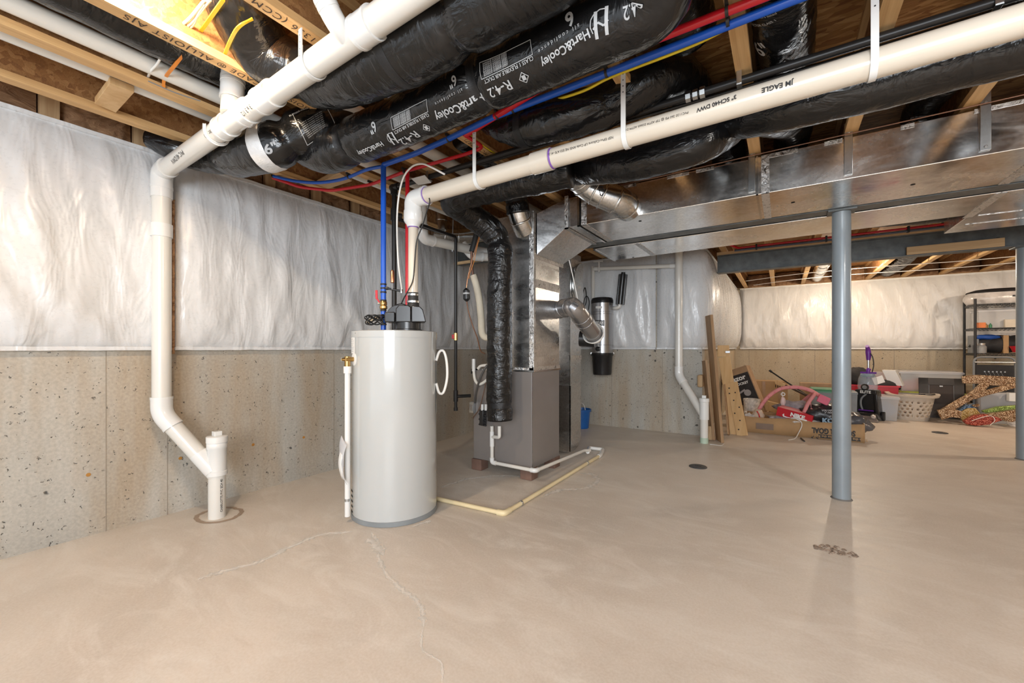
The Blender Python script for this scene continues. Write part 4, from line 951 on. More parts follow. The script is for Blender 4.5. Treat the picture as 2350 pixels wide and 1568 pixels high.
# hooks
def jhook(x, yc, zc, r, label, group, ztop=2.6, w=0.024, side=-1, lean=0.0):
    path = [V((x+lean, yc+side*(r+0.004), ztop)), V((x+lean*0.3, yc+side*(r+0.004), zc+r*1.1))]
    path += [V((x, yc+side*(r+0.004)*math.cos(R(a)), zc-(r+0.004)*math.sin(R(a)))) for a in range(0, 181, 12)]+[V((x, yc-side*(r+0.004), zc+r*0.5))]
    t = thing('pipe_hook', label, 'hanger', (x, yc, zc), group); mb = MB(); ribbon(mb, path, w, 0.005, (0, 1, 0) if False else (0, 0.02, 1)); 
    mb = MB(); vs = []
    for i, p in enumerate(path):
        T = (path[min(i+1, len(path)-1)]-path[max(0, i-1)]).normalized(); sx = V((1, 0, 0)); n = T.cross(sx).normalized()
        vs += [p-sx*w/2-n*0.0025, p+sx*w/2-n*0.0025, p+sx*w/2+n*0.0025, p-sx*w/2+n*0.0025]
    k = len(path); mb.add(vs, [(4*j+a, 4*j+(a+1) % 4, 4*j+4+(a+1) % 4, 4*j+4+a) for j in range(k-1) for a in range(4)]+[(3, 2, 1, 0), (4*k-4, 4*k-3, 4*k-2, 4*k-1)])
    mb.build('strap', M_PVCF, t, smooth=40)
    q = MB(); vs = []
    for i, p in enumerate(path[1:]):   # raised rim
        T = (path[min(i+2, k-1)]-path[i]).normalized(); sx = V((1, 0, 0)); n = T.cross(sx).normalized()
        vs += [p-sx*0.003+n*0.002, p+sx*0.003+n*0.002, p+sx*0.003-n*0.010, p-sx*0.003-n*0.010]
    q.add(vs, [(4*j+a, 4*j+(a+1) % 4, 4*j+4+(a+1) % 4, 4*j+4+a) for j in range(k-2) for a in range(4)]); q.build('rib', M_PVCF, t, smooth=40)
    for j in range(4): MB().lathe((x+lean*(1-j*0.2), yc+side*(r+0.007), ztop-0.03-j*0.03), [(0.003, 0), (0.003, 0.001)], 8, (0, side, 0)).build('nail_hole', M_INK, t)
for u, lab in ((1088, 'white plastic pipe hook on the vent pipe nearest the water heater'), (1430, 'white plastic pipe hook in the middle of the vent pipe'), (2008, 'white plastic pipe hook on the vent pipe nearest the right edge')):
    p = YP(u, 300, 2.04); zc = tbv.frame(p.x-va.x)[0].z; jhook(p.x, 2.10, zc, 0.054, lab, 'white hooks holding the vent pipe')
for (u, v), lab in (((482, 318), 'white plastic pipe hook on the drain pipe near the left wall'), ((695, 150), 'white plastic pipe hook on the drain pipe near the picture top')):
    s = hit(tbh, u, v)[0]; p = tbh.frame(s)[0]; jhook(p.x, p.y, p.z, 0.055, lab, 'white hooks holding the drain pipe', side=-1 if u > 600 else 1)
# ================= WATER HEATER =================
HC = V((-2.406, 2.109, 0)); HR = 0.302; HT = 1.325
CAMD = -V((HC.x, HC.y, 0)).normalized(); LFT = V((CAMD.y, -CAMD.x, 0))      # towards the room side; its left as one faces the heater
UP = V((0, 0, 1))
h = thing('water_heater', 'tall light grey cylindrical water heater with black blower on top', 'water heater', HC)
MB().lathe(HC, [(HR-0.01, 0.0), (HR+0.004, 0.002), (HR+0.004, 0.032), (HR, 0.034)], 72).build('base_ring', mat('base_grey', (0.22, 0.24, 0.25), 0.4), h, smooth=40)
MB().lathe(HC, [(HR, 0.034), (HR, HT-0.045)], 80, cap=False).build('tank_jacket', M_HEAT, h, smooth=40)
MB().lathe(HC, [(HR+0.003, HT-0.048), (HR+0.003, HT-0.004), (HR-0.004, HT), (0.001, HT)], 80).build('top_cap', M_HEAT, h, smooth=40)
def on_tank(a, z, dr=0.0):     # a: degrees from the room-facing direction, positive to its left
    return HC+(CAMD*math.cos(R(a))+LFT*math.sin(R(a)))*(HR+dr)+V((0, 0, z))
def tank_patch(name, a0, a1, z0, z1, m, dr=0.0015, n=10):
    mb = MB(); mb.grid(lambda u, v: on_tank(a0+(a1-a0)*u, z0+(z1-z0)*v, dr), n, 2); return mb.build(name, m, h, smooth=180)
tank_patch('rating_label', 84, 62, 1.165, 1.285, M_WHITE)
lab = MB()
for k in range(7): lab.grid(lambda u, v: on_tank(83-16*u-(k % 3), 1.18+k*0.014+0.004*v, 0.002), 6, 1)
lab.build('label_lines', mat('faint_grey_ink', (0.45, 0.45, 0.45), 0.7), h, smooth=0)
for k in range(5): tank_patch('air_slot', 84, 72, 0.045+0.036*k, 0.057+0.036*k, M_HOLE, 0.002)
for a in (60, 5, -50): p = on_tank(a, HT-0.02, 0.003); MB().lathe(p, [(0.004, 0), (0.003, 0.002)], 8, p-V((HC.x, HC.y, p.z))).build('cap_screw', M_STEEL, h)
for z, w_ in ((0.93, 0.16),): 
    mb = MB(); mb.grid(lambda u, v: on_tank(-72-22*u, 0.72+0.42*v, 0.004), 5, 6); mb.build('element_door', M_HEAT, h, smooth=180)
# relief valve and its discharge tube
pv = on_tank(66, 1.125); dv = (pv-V((HC.x, HC.y, pv.z))).normalized()
MB().lathe(pv-dv*0.002, [(0.045, 0), (0.045, 0.003), (0.02, 0.006)], 24, dv).build('valve_escutcheon', M_WHITE, h)
tv_ = MB().lathe(pv, [(0.016, 0.0), (0.016, 0.03), (0.022, 0.032), (0.022, 0.055), (0.012, 0.058), (0.010, 0.085)], 14, dv); cyl(pv+dv*0.044+V((0, 0, 0.02)), pv+dv*0.044-V((0, 0, 0.055)), 0.02, tv_, 14)
tv_.build('relief_valve', M_BRASS, h, smooth=40)
MB().beam(pv+dv*0.085+V((0, 0, 0.012)), pv+dv*0.085-V((0, 0, 0.012)), 0.01, 0.01).build('valve_lever', M_STEEL, h)
dt_ = MB(); pd = pv+dv*0.044; cyl(V((pd.x, pd.y, 0.045)), pd-V((0, 0, 0.05)), 0.0185, dt_, 18); cyl(pd-V((0, 0, 0.095)), pd-V((0, 0, 0.048)), 0.026, dt_, 18); dt_.build('discharge_tube', M_PVCF, h, smooth=40)
MB().lathe((pd.x, pd.y, 0.15), [(0.021, 0), (0.021, 0.018)], 16).build('tube_clamp', M_STEEL, h)
# papers in a pouch
o = MB(); o.grid(lambda u, v: on_tank(57+16*u, 0.28+0.27*v+0.05*u, 0.070+0.030*math.sin(math.pi*v)*(1-u*0.3)+0.004*math.sin(9*v)), 8, 12)
tag(o.build('paper_pouch', M_CLEARM, smooth=180, solid=0.002), 'clear pouch of folded papers hanging low on the left of the water heater', 'papers')
o = MB(); o.grid(lambda u, v: on_tank(60+8*u, 0.31+0.22*v, 0.078+0.022*math.sin(math.pi*v)), 5, 8); ob = o.build('folded_leaflet', M_WHITE, smooth=180, solid=0.004)
tag(ob, 'folded white leaflet inside the clear pouch on the water heater', 'papers')
# loop of white tube at right
lp = [D(1001, 828, 3.06), D(1008, 808, 3.08), D(1018, 806, 3.09), D(1025, 830, 3.09), D(1026, 868, 3.09), D(1018, 900, 3.09), D(1008, 902, 3.08), D(1001, 880, 3.06)]
wire('tube_loop', lp, 0.010, M_WCAB, 'white plastic tube bent in a loop against the right side of the water heater', 'tube')
# blower, built along the picture-facing axes of the heater top
BX = V((va.x, va.y, 0)); S = 2.96/FPX
def bp(u, v, dep=0.0): return D(u, v, 2.96)+CAMD*dep
bl = thing('vent_blower', 'black plastic blower unit on top of the water heater under the vent pipe', 'blower', V((BX.x, BX.y, HT+0.001)))
cb = D(937, 800, 2.97); cb.z = 0
MB().lathe(V((cb.x, cb.y, HT+0.001)), [(0.098, 0), (0.098, 0.008), (0.088, 0.012), (0.088, 0.075), (0.08, 0.08)], 36).build('round_base', M_BLKP, bl, smooth=40)
AX = RT; NX = CAMD
def face_prism(pts, d0, d1, nm, bev=0.006):
    P = [bp(u, v)+NX*d0 for u, v in pts]; return MB().prism(P, NX*(d1-d0)).build(nm, M_BLKP, bl, smooth=40, bevel=bev)
face_prism([(912-0+30*math.cos(R(a))-4+12, 731-34*math.sin(R(a))) for a in range(0, 181, 12)]+[(890, 741), (950, 741)], -0.08, 0.02, 'volute_housing', 0.008)
face_prism([(913+28*math.cos(R(a)), 731-30*math.sin(R(a))) for a in range(0, 181, 12)]+[(886, 740), (941, 740)], 0.02, 0.028, 'volute_flange', 0.003)
face_prism([(908, 741), (942, 741), (942, 707), (935, 703), (915, 703), (908, 711)], 0.026, 0.085, 'front_housing')
face_prism([(943, 741), (976, 741), (969, 713), (962, 706), (943, 704)], -0.06, 0.085, 'outlet_hood')
face_prism([(883, 741), (906, 741), (906, 718), (883, 719)], 0.0, 0.085, 'motor_box')
zb = lambda v: bp(900, v).z
MB().lathe((BX.x, BX.y, 0), [(0.042, zb(706)), (0.042, zb(698)), (0.039, zb(696)), (0.036, zb(684)), (0.038, zb(672))], 24).build('rubber_coupling', M_RUB, bl, smooth=40)
for v, r_ in ((693, 0.0445), (677, 0.040)): MB().lathe((BX.x, BX.y, zb(v)), [(r_-0.002, -0.008), (r_, -0.007), (r_, 0.007), (r_-0.002, 0.008)], 26).build('steel_clamp', M_STEEL, bl)
random.seed(11)
pts = []; c0 = on_tank(40, HT+0.02, -0.10)
for k in range(44):
    a = k*0.9; pts.append(D(862, 747, 2.98)+RT*0.085*math.cos(a*0.71)*(0.5+0.5*random.random())+V((0, 0, 0.040+0.034*math.sin(a)))+CAMD*random.uniform(-0.06, 0.06))
wire('power_cord', pts, 0.0045, M_BCAB, 'bundled black power cord lying on top of the water heater left of the blower', 'cord')
o = MB(); o.obox(D(858, 733, 3.06)+V((0, 0, 0.0)), RT*0.05+V((0, 0, 0.018)), FW*0.03, V((0, 0, 0.010))); tag(o.build('instruction_booklet', mat('manila_paper', (0.72, 0.62, 0.46), 0.7), smooth=0, bevel=0.003), 'rolled buff booklet behind the bundled cord on the water heater', 'papers')
wire('power_cord', [bp(920, 700, 0.0), bp(927, 685, 0.03), bp(937, 668, 0.06), bp(948, 640, 0.045), bp(955, 560, 0.04), D(969, 520, 2.9), D(978, 490, 2.85), D(986, 465, 2.8), D(985, 455, 2.8)], 0.0045, M_BCAB, 'black cord climbing beside the cream riser of the vent pipe', 'cord')

# ---- water lines ----
bx = Z(880, 380, 2.56); bl_ = thing('cold_water_line', 'vertical blue tube with brass valve feeding the water heater', 'tube', (bx.x, bx.y, HT))
q = MB(); cyl((bx.x, bx.y, HT+0.001), (bx.x, bx.y, 2.56), 0.0195, q, 20); q.build('blue_tube', M_BLUE, bl_, smooth=40)
zz = lambda v: D(880, v, 3.086).z
MB().lathe((bx.x, bx.y, 0), [(0.018, zz(712)), (0.028, zz(708)), (0.028, zz(703)), (0.022, zz(702)), (0.026, zz(699)), (0.026, zz(694)), (0.020, zz(690))], 12).build('valve_body', M_BRASS, bl_, smooth=30)
q = MB(); p = V((bx.x, bx.y, zz(694)))-RT*0.03; q.beam(p, p-RT*0.02+V((0, 0, 0.03)), 0.012, 0.005, up=FW); q.beam(p-RT*0.02+V((0, 0, 0.025)), p-RT*0.022+V((0, 0, 0.09)), 0.018, 0.006, up=FW); q.build('red_lever', M_RED, bl_, smooth=0, bevel=0.002)
q = MB(); p = V((bx.x, bx.y, zz(697)))-RT*0.02; cyl(p, p-RT*0.02, 0.007, q, 8); q.build('valve_stem', M_STEEL, bl_)
for v in (653, 662, 671, 690, 713, 745): MB().lathe((bx.x, bx.y, zz(v)), [(0.022, -0.006), (0.022, 0.006)], 16).build('crimp_ring', M_INK, bl_)
jb = V((bx.x, bx.y, zz(662))); q = MB(); cyl(jb, jb+RT*0.035, 0.012, q, 10); cyl(jb+RT*0.03, jb+RT*0.13+V((0, 0, -0.02)), 0.008, q, 10); q.build('side_branch', M_BLKP, bl_)
q = MB(); cyl(jb+RT*0.066+V((0, 0, -0.01)), jb+RT*0.066+V((0, 0, 0.04)), 0.008, q, 10); q.build('arrestor_neck', M_GREYP, bl_)
q = MB(); c_ = jb+RT*0.066; q.lathe(c_, [(0.008, 0.038), (0.014, 0.044), (0.014, 0.125), (0.010, 0.135)], 14); q.build('hammer_arrestor', M_COPPER, bl_)
MB().lathe(jb+RT*0.135+V((0, 0, -0.035)), [(0.010, 0), (0.012, 0.02), (0.008, 0.03), (0.006, 0.045)], 10).build('small_stop_valve', M_STEEL, bl_)
rx = D(935, 500, 3.16); tag(cyl((rx.x, rx.y, HT+0.001), (rx.x, rx.y, 2.54), 0.0155, n=18).build('hot_water_line', M_RED, smooth=40), 'vertical red tube right beside the cream riser of the vent pipe', 'tube')
wire('ice_maker_line', [jb+RT*0.137+V((0, 0, -0.01)), D(914, 600, 3.0), D(911, 520, 3.0), D(914, 460, 2.95), D(925, 410, 2.9), D(945, 383, 2.85), D(968, 376, 2.8), D(990, 384, 2.75), D(1020, 400, 2.7)], 0.0065, M_WCAB, 'thin white tube arching up from the blue line to the ceiling', 'tube')
ZP = 2.565
def pex(name, pts, m, label, r=0.0165, sm=False):
    return wire(name, pts, r, m, label, 'tube', 'red and blue water tubes under the joists', smooth=sm, n=12)
pex('water_tube', [V((2.8, 1.96, ZP)), Z(1820, 0, ZP), Z(1400, 165, ZP), Z(1130, 270, ZP), Z(1020, 323, ZP), Z(952, 353, ZP), V((bx.x, bx.y, ZP))], M_BLUE, 'thick blue water tube running from the top edge down to the water heater', 0.0185)
pex('water_tube', [V((2.8, 1.87, ZP)), Z(1735, 0, ZP), Z(1455, 110, ZP), Z(1280, 178, ZP), Z(1068, 310, ZP+0.0)], M_RED, 'thick red water tube above the blue one at top right', 0.0185, sm=False)
pex('water_tube', [Z(1062, 306, ZP), Z(1110, 338, ZP), Z(1075, 352, ZP), Z(935, 392, ZP), Z(850, 424, 2.55), Z(760, 438, 2.52), Z(690, 430, 2.54), Z(625, 408, 2.6)], M_RED, 'thin red water tube sagging towards the left wall', 0.0125, sm=False)
pex('water_tube', [V((bx.x, bx.y, ZP-0.01)), Z(840, 390, 2.56), Z(790, 410, 2.54), Z(735, 419, 2.54), Z(680, 416, 2.55), Z(625, 404, 2.6)], M_BLUE, 'thin blue water tube curving towards the left wall', 0.0125, sm=True)
M_TIE = mat('black_tube_clip', (0.02, 0.02, 0.02), 0.5)
def clip(p, r, along, label, grp='black clips on the water tubes'):
    q = MB(); a = V(along).normalized(); q.lathe(p-a*0.006, [(r+0.003, 0), (r+0.003, 0.012)], 16, a); q.obox(p+V((0, 0, 0.02)), a*0.006, a.cross(UP)*(r+0.012), V((0, 0, 0.008)))
    tag(q.build('tube_clip', M_TIE, smooth=40), label, 'clip', grp)
X1 = V((1, 0.0, 0))
for (u, v, r_, lab) in ((1670, 48, 0.0185, 'black clip on the blue tube at the joist near the top edge'), (1392, 168, 0.0185, 'black clip on the blue tube above the middle pipe hook'), (1178, 251, 0.0185, 'black clip on the blue tube at the crease of the short fat duct'), (1142, 265, 0.0185, 'black clip on the blue tube where the short fat duct begins'), (1030, 319, 0.0185, 'black clip on the blue tube where it leaves the lettered duct')):
    clip(Z(u, v, ZP), r_, X1, lab)
clip(Z(1668, 25, ZP), 0.0185, X1, 'black clip on the red tube at the joist near the top edge')
for u, v in ((1092, 347), (928, 394), (850, 423)): clip(Z(u, v, ZP-0.008), 0.0125, (1, -0.1, 0), {1092: 'black clip on the thin red tube beside its corner', 928: 'black clip on the thin red tube above the riser', 850: 'black clip on the thin red tube left of the vertical blue tube'}[u])
for u, v in ((800, 406), (627, 404)): clip(Z(u, v, 2.545 if u > 700 else 2.6), 0.0125, (1, 0.2, 0), {800: 'black clip on the thin blue tube below the lettered duct', 627: 'black clip where both thin tubes reach the left wall'}[u])
# yellow thin lines beside blue
wire('yellow_cable', [Z(1668, 66, 2.59), Z(1600, 100, 2.57), Z(1520, 132, 2.56), Z(1400, 178, 2.58), Z(1330, 212, 2.55), Z(1215, 246, 2.59)], 0.0075, M_YCAB, 'yellow cable looping below the blue tube at top right', 'cable')
wire('yellow_cable', [Z(1668, 62, 2.59), Z(1560, 110, 2.585), Z(1400, 172, 2.59)], 0.006, M_YCAB, 'straighter yellow cable tight under the blue tube at top right', 'cable')
wire('yellow_cable', [Z(1075, 306, 2.6), Z(1110, 335, 2.59), Z(1140, 355, 2.6)], 0.005, M_YCAB, 'short thin yellow cable beside the corner of the red tube', 'cable')
wire('yellow_cable', [Z(870, 205, 2.62), Z(915, 215, 2.63), Z(955, 228, 2.62), Z(990, 248, 2.6)], 0.006, M_YCAB, 'yellow cable seen between the fat duct and the lettered duct', 'cable')
tag(MB().prism([Z(875, 212, 2.62), Z(904, 206, 2.62), Z(926, 221, 2.62), Z(903, 236, 2.62)], (0, 0, 0.004)).build('nail_plate', M_WHITE, smooth=0), 'small white plate on the joist between the fat duct and the lettered duct', 'plate')
flat_wire([Z(512, 0, 2.66), Z(480, 45, 2.68), Z(440, 100, 2.74)], 0.014, 0.006, M_YCAB, 'yellow_cable', 'yellow cable slanting down near the top left corner', 'cable')
flat_wire([Z(440, 100, 2.74), Z(405, 145, 2.66), Z(378, 180, 2.64), Z(376, 203, 2.62)], 0.014, 0.006, M_OCAB, 'orange_cable', 'flat orange cable hanging below the joists at top left', 'cable')
flat_wire([Z(580, 43, 2.64), Z(548, 62, 2.60), Z(528, 95, 2.62), Z(511, 138, 2.66)], 0.013, 0.005, M_YCAB, 'yellow_cable', 'yellow cable bending over the mouth of the fat black duct', 'cable')
flat_wire([Z(636, 29, 2.70), Z(668, 40, 2.63), Z(700, 62, 2.62), Z(722, 84, 2.66)], 0.012, 0.005, M_YCAB, 'yellow_cable', 'yellow cable beside the pipe hook near the picture top', 'cable')
for k, pts in enumerate(([(224, 0), (290, 38), (380, 70), (430, 60), (482, 0)], [(240, -4), (300, 35), (378, 66), (424, 52), (470, 0)], [(400, 82), (440, 60), (455, 30), (470, 8)])):
    wire('white_cable', [Z(u, v, 2.70) for u, v in pts], 0.0065, M_WCAB, ['outer white cable draped across the bright bay at top left', 'inner white cable draped across the bright bay at top left', 'short white cable bending up in the bright bay at top left'][k], 'cable')
wire('white_cable', [Z(376, 116, 2.70), Z(362, 145, 2.66), Z(345, 165, 2.64), Z(338, 185, 2.66)], 0.006, M_WCAB, 'short white cable hanging beside the flat orange cable', 'cable')
flat_wire([Z(383, 78, 2.645), Z(450, 110, 2.645), Z(512, 140, 2.645)], 0.010, 0.004, M_WCAB, 'white_cable', 'white cable stapled along the lettered joist at top left', 'cable')
wire('grey_wire', [Z(340, 186, 2.59), Z(400, 212, 2.59), Z(460, 232, 2.59)], 0.003, M_GREYP, 'thin wire stapled under the second joist from the left wall', 'cable')

# ---- gas pipes ----
gx = V((-2.75, 2.40, 0)); g = thing('gas_pipe', 'black iron gas pipe running behind the horizontal vent pipe and down behind the heater', 'pipe', (gx.x, gx.y, 1.1))
q = MB(); Tube(fillet([(3.2, 2.40, 2.56), (gx.x, gx.y, 2.56), (gx.x, gx.y, 1.2)], 0.03, 4), 0.0205).mesh(q, 18); q.build('pipe_run', M_IRON, g, smooth=40)
q = MB(); cyl((gx.x-0.03, gx.y, 2.56), (gx.x+0.05, gx.y, 2.56), 0.030, q, 16); cyl((gx.x, gx.y, 2.50), (gx.x, gx.y, 2.58), 0.030, q, 16); q.build('elbow', M_IRON, g)
for z in (2.33,): 
    q = MB(); cyl((gx.x, gx.y, z-0.05), (gx.x, gx.y, z+0.05), 0.030, q, 16); cyl((gx.x, gx.y, z), (gx.x+0.02, gx.y+0.06, z), 0.024, q, 14); q.build('tee', M_IRON, g)
px_ = YP(1596, 220, 2.40).x; q = MB(); 
for d, r_ in ((-0.035, 0.03), (0, 0.027), (0.035, 0.03)): cyl((px_+d-0.012, 2.40, 2.56), (px_+d+0.012, 2.40, 2.56), r_, q, 8)
q.build('union_fitting', M_STEEL, g, smooth=30)
g2 = thing('gas_pipe', 'thinner black gas pipe dropping in front of the left side of the furnace', 'pipe', (-2.69, 3.12, 0.58))
q = MB(); Tube(fillet([(gx.x+0.01, gx.y+0.05, 2.30), (-2.69, 3.12, 2.30), (-2.69, 3.12, 0.61)], 0.03, 4), 0.0155).mesh(q, 14); q.build('pipe_run', M_IRON, g2, smooth=40)
z1 = D(1050, 910, 4.08).z
q = MB(); cyl((-2.69, 3.12, z1-0.05), (-2.69, 3.12, z1+0.06), 0.023, q, 14); cyl((-2.69, 3.12, z1), (-2.60, 3.24, z1), 0.016, q, 12); cyl((-2.69, 3.12, z1-0.14), (-2.69, 3.12, z1-0.11), 0.021, q, 12); q.build('tee', M_IRON, g2)
q = MB(); z2 = D(1050, 773, 4.08).z; cyl((-2.69, 3.12, z2-0.035), (-2.69, 3.12, z2+0.035), 0.021, q, 10); q.build('valve_body', M_BRASS, g2)
q = MB(); q.obox(V((-2.69, 3.12, z2))-RT*0.028+CAMD*0.01, RT*0.012, CAMD*0.006, V((0, 0, 0.02))); q.build('red_lever', M_RED, g2, bevel=0.002, smooth=0)
def bracket(p, lab):
    q = MB(); q.box(p+V((-0.012, -0.026, -0.025)), p+V((0.012, -0.022, 0.04))); q.box(p+V((-0.012, -0.026, -0.029)), p+V((0.012, 0.026, -0.025)))
    tag(q.build('pipe_bracket', M_STEEL, smooth=0, bevel=0.001), lab, 'bracket', 'metal brackets on the black gas pipe')
for u, lab in ((985, 'small steel bracket on the gas pipe near the vent elbow'), (1697, 'small steel bracket on the gas pipe left of the long smooth duct'), (2288, 'small steel bracket on the gas pipe near the right edge')):
    p = YP(u, 200, 2.40); bracket(V((p.x, 2.40, 2.56)), lab)
tag(MB().prism([Z(944, 411, 2.505), Z(975, 403, 2.505), Z(990, 420, 2.505), Z(960, 425, 2.505)], (0, 0, 0.004)).build('white_bracket', M_WHITE, smooth=0), 'white angle bracket hanging under the gas pipe near the vent elbow', 'bracket')
wire('copper_line', [(2.9, 3.42, 2.60), (1.2, 3.42, 2.585), (0.0, 3.42, 2.58), (-1.2, 3.42, 2.575), (-1.5, 3.30, 2.585), (-2.2, 3.0, 2.60)], 0.004, mat('dull_copper', (0.30, 0.17, 0.12), 0.4, 0.8), 'thin copper line strung along the top edge of the flat duct', 'pipe')
wire('black_cable', [(3.0, 2.47, 2.575), (1.2, 2.47, 2.565), (0.0, 2.47, 2.56), (-1.2, 2.47, 2.57), (-1.9, 2.47, 2.575)], 0.010, M_BCAB, 'black cable running alongside the gas pipe behind the vent pipe', 'cable')

# ================= FURNACE =================
f = thing('furnace', 'taupe metal furnace cabinet behind the water heater', 'furnace', (-2.235, 3.53, 0.1))
MB().box((-2.57, 3.25, 0.11), (-1.90, 3.80, 0.985)).build('cabinet', M_CAB, f, smooth=0, bevel=0.004)
MB().box((-1.90, 3.252, 0.11), (-1.897, 3.262, 0.98)).build('corner_seam', M_SILVER, f, smooth=0)
MB().box((-2.59, 3.235, 0.95), (-2.545, 3.25, 1.0)).build('top_bracket', M_BLKP, f, smooth=0)
sb_ = YP(1085, 935, 3.235); MB().box(sb_+V((-0.03, -0.02, -0.055)), sb_+V((0.025, 0.012, 0.055))).build('switch_box', M_STEEL, f, smooth=0, bevel=0.003)
MB().box(sb_+V((-0.02, -0.024, -0.03)), sb_+V((0.015, -0.0205, 0.03))).build('switch_plate', M_SILVER, f, smooth=0, bevel=0.001)
for k, (x, y) in enumerate(((-2.53, 3.30), (-1.96, 3.30), (-1.96, 3.76), (-2.53, 3.76))):
    tag(MB().box((x-0.06, y-0.06, 0), (x+0.06, y+0.06, 0.108)).build('support_block', mat('brown_brick_block', (0.17, 0.10, 0.075), 0.85, var=0.25, bs=0.4), smooth=0, bevel=0.006), ['brown block under the left front corner of the furnace', 'brown block under the right front corner of the furnace', 'brown block under the right rear corner of the furnace', 'brown block under the left rear corner of the furnace'][k], 'block', 'brown blocks under the furnace')
FY = 3.19
def yq(u, v, Y=FY): return YP(u, v, Y)
cdl = thing('condensate_pipe', 'thin white drain pipe stepping down the furnace front and round its base', 'pipe', yq(1127, 1062))
A_ = yq(1129, 978); B_1 = yq(1128, 1062); B_1.x = A_.x; C_1 = V((-1.83, FY, 0.118)); B_1.z = 0.122; D_1 = XP(1340, 1035, -1.83); D_1.z = 0.075
q = MB(); Tube(fillet([A_, B_1, C_1, D_1, V((-1.80, D_1.y+0.10, 0.06))], 0.02, 4), 0.0165).mesh(q, 14); q.build('pipe_run', M_PVC, cdl, smooth=40)
for P_, dd in ((B_1, (V((0, 0, 1)), (C_1-B_1).normalized())), (C_1, ((B_1-C_1).normalized(), (D_1-C_1).normalized()))):
    q = MB(); Tube(fillet([P_+dd[0]*0.045, P_, P_+dd[1]*0.045], 0.03, 5), 0.0215).mesh(q, 14); q.build('elbow', M_PVCF, cdl, smooth=40)
q = MB(); k1 = yq(1146, 978, 3.15); k2 = yq(1146, 1004, 3.15); k3 = V((A_.x, FY, k2.z-0.015)); Tube(fillet([k1, k2, k3], 0.02, 4), 0.0165).mesh(q, 14); q.build('side_leg', M_PVC, cdl, smooth=40)
q = MB(); cyl((A_.x, FY, k3.z-0.09), (A_.x, FY, k3.z+0.05), 0.0215, q, 14); q.build('tee', M_PVCF, cdl)
e1 = Z(1345, 1033, 0.05); e2 = Z(1386, 1036, 0.03)
fd = thing('floor_drain_pipe', 'thin yellowed pipe lying on the floor in a corner shape before the furnace', 'pipe', Z(1155, 1178, 0.0))
g0 = D_1+V((0.02, 0.06, -0.02)); pts = [V((g0.x, g0.y, 0.05)), Z(1352, 1028, 0.03), Z(1384, 1032, 0.022), Z(1378, 1045, 0.018), Z(1157, 1179, 0.018), Z(1003, 1145, 0.018), Z(985, 1141, 0.018)]
q = MB(); Tube(fillet(pts[3:], 0.012, 4), 0.0165).mesh(q, 14); q.build('pipe_run', M_PVCY, fd, smooth=40)
q = MB(); Tube(fillet([pts[0], pts[1], pts[2], pts[3], pts[3].lerp(pts[4], 0.03)], 0.03, 5), 0.021).mesh(q, 14); q.build('return_bend', M_PVCF, fd, smooth=40)
P_ = pts[4]; q = MB(); Tube(fillet([P_.lerp(pts[3], 0.04), P_, P_.lerp(pts[5], 0.09)], 0.03, 5), 0.0215).mesh(q, 14); q.build('elbow', M_PVCY, fd, smooth=40)
for t_ in (0.12, 0.80): c_ = pts[4].lerp(pts[3], t_); MB().lathe(c_-V((0, 0, 0.0)), [(0.021, -0.008), (0.021, 0.008)], 14, (pts[3]-pts[4])).build('floor_clamp', M_STEEL, fd)
# things at the furnace's left end
lx = 3.20
wire('trap_tube', [YP(1087, 826, lx), YP(1088, 860, lx), YP(1092, 876, lx), YP(1100, 882, lx), YP(1110, 878, lx), YP(1122, 868, lx)], 0.0145, M_PVC, 'white U-shaped tube at the upper left of the furnace front', 'tube', n=14)
tag(cyl(YP(1087, 852, lx), YP(1087, 824, lx), 0.018, n=14).build('tube_socket', M_PVCF), 'white socket capping the U-shaped tube on the furnace', 'fitting')
wire('trap_tube', [YP(1097, 846, 3.22), YP(1104, 840, 3.22), YP(1122, 838, 3.22)], 0.014, M_PVC, 'short white tube behind the U-shaped tube on the furnace', 'tube', n=14)
wire('grey_conduit', [YP(1118, 838, 3.19), YP(1108, 855, 3.18), YP(1098, 880, 3.18), YP(1092, 905, 3.2), YP(1090, 925, 3.22)], 0.011, mat('grey_flexible_conduit', (0.14, 0.135, 0.13), 0.4, 0.6), 'dark flexible conduit curving down to the switch box on the furnace', 'conduit')
wire('brown_cable', [YP(1115, 878, 3.19), YP(1108, 910, 3.18), YP(1100, 938, 3.18), YP(1088, 956, 3.18), YP(1086, 960, 3.2)], 0.005, mat('brown_cable', (0.13, 0.07, 0.04), 0.5), 'brown cable hanging at the left of the furnace front', 'cable')
o = thing('condensate_trap', 'black plastic trap with short white tubes low on the furnace front beside the duct end', 'fitting', YP(1107, 955, 3.22))
q = MB(); c_ = YP(1107, 958, 3.20); q.box(c_+V((-0.022, -0.02, -0.075)), c_+V((0.022, 0.04, 0.075))); 
for k in range(3): cyl(c_+V((-0.04, 0, -0.07+0.05*k)), c_+V((0.045, 0, -0.075+0.045*k)), 0.010, q, 10)
q.build('trap_body', M_BLKP, o, smooth=30, bevel=0.003)
for u in (1107, 1115): cyl(YP(u, 942, 3.19), YP(u, 928, 3.19), 0.014, n=12).build('white_tube', M_PVCF, o)
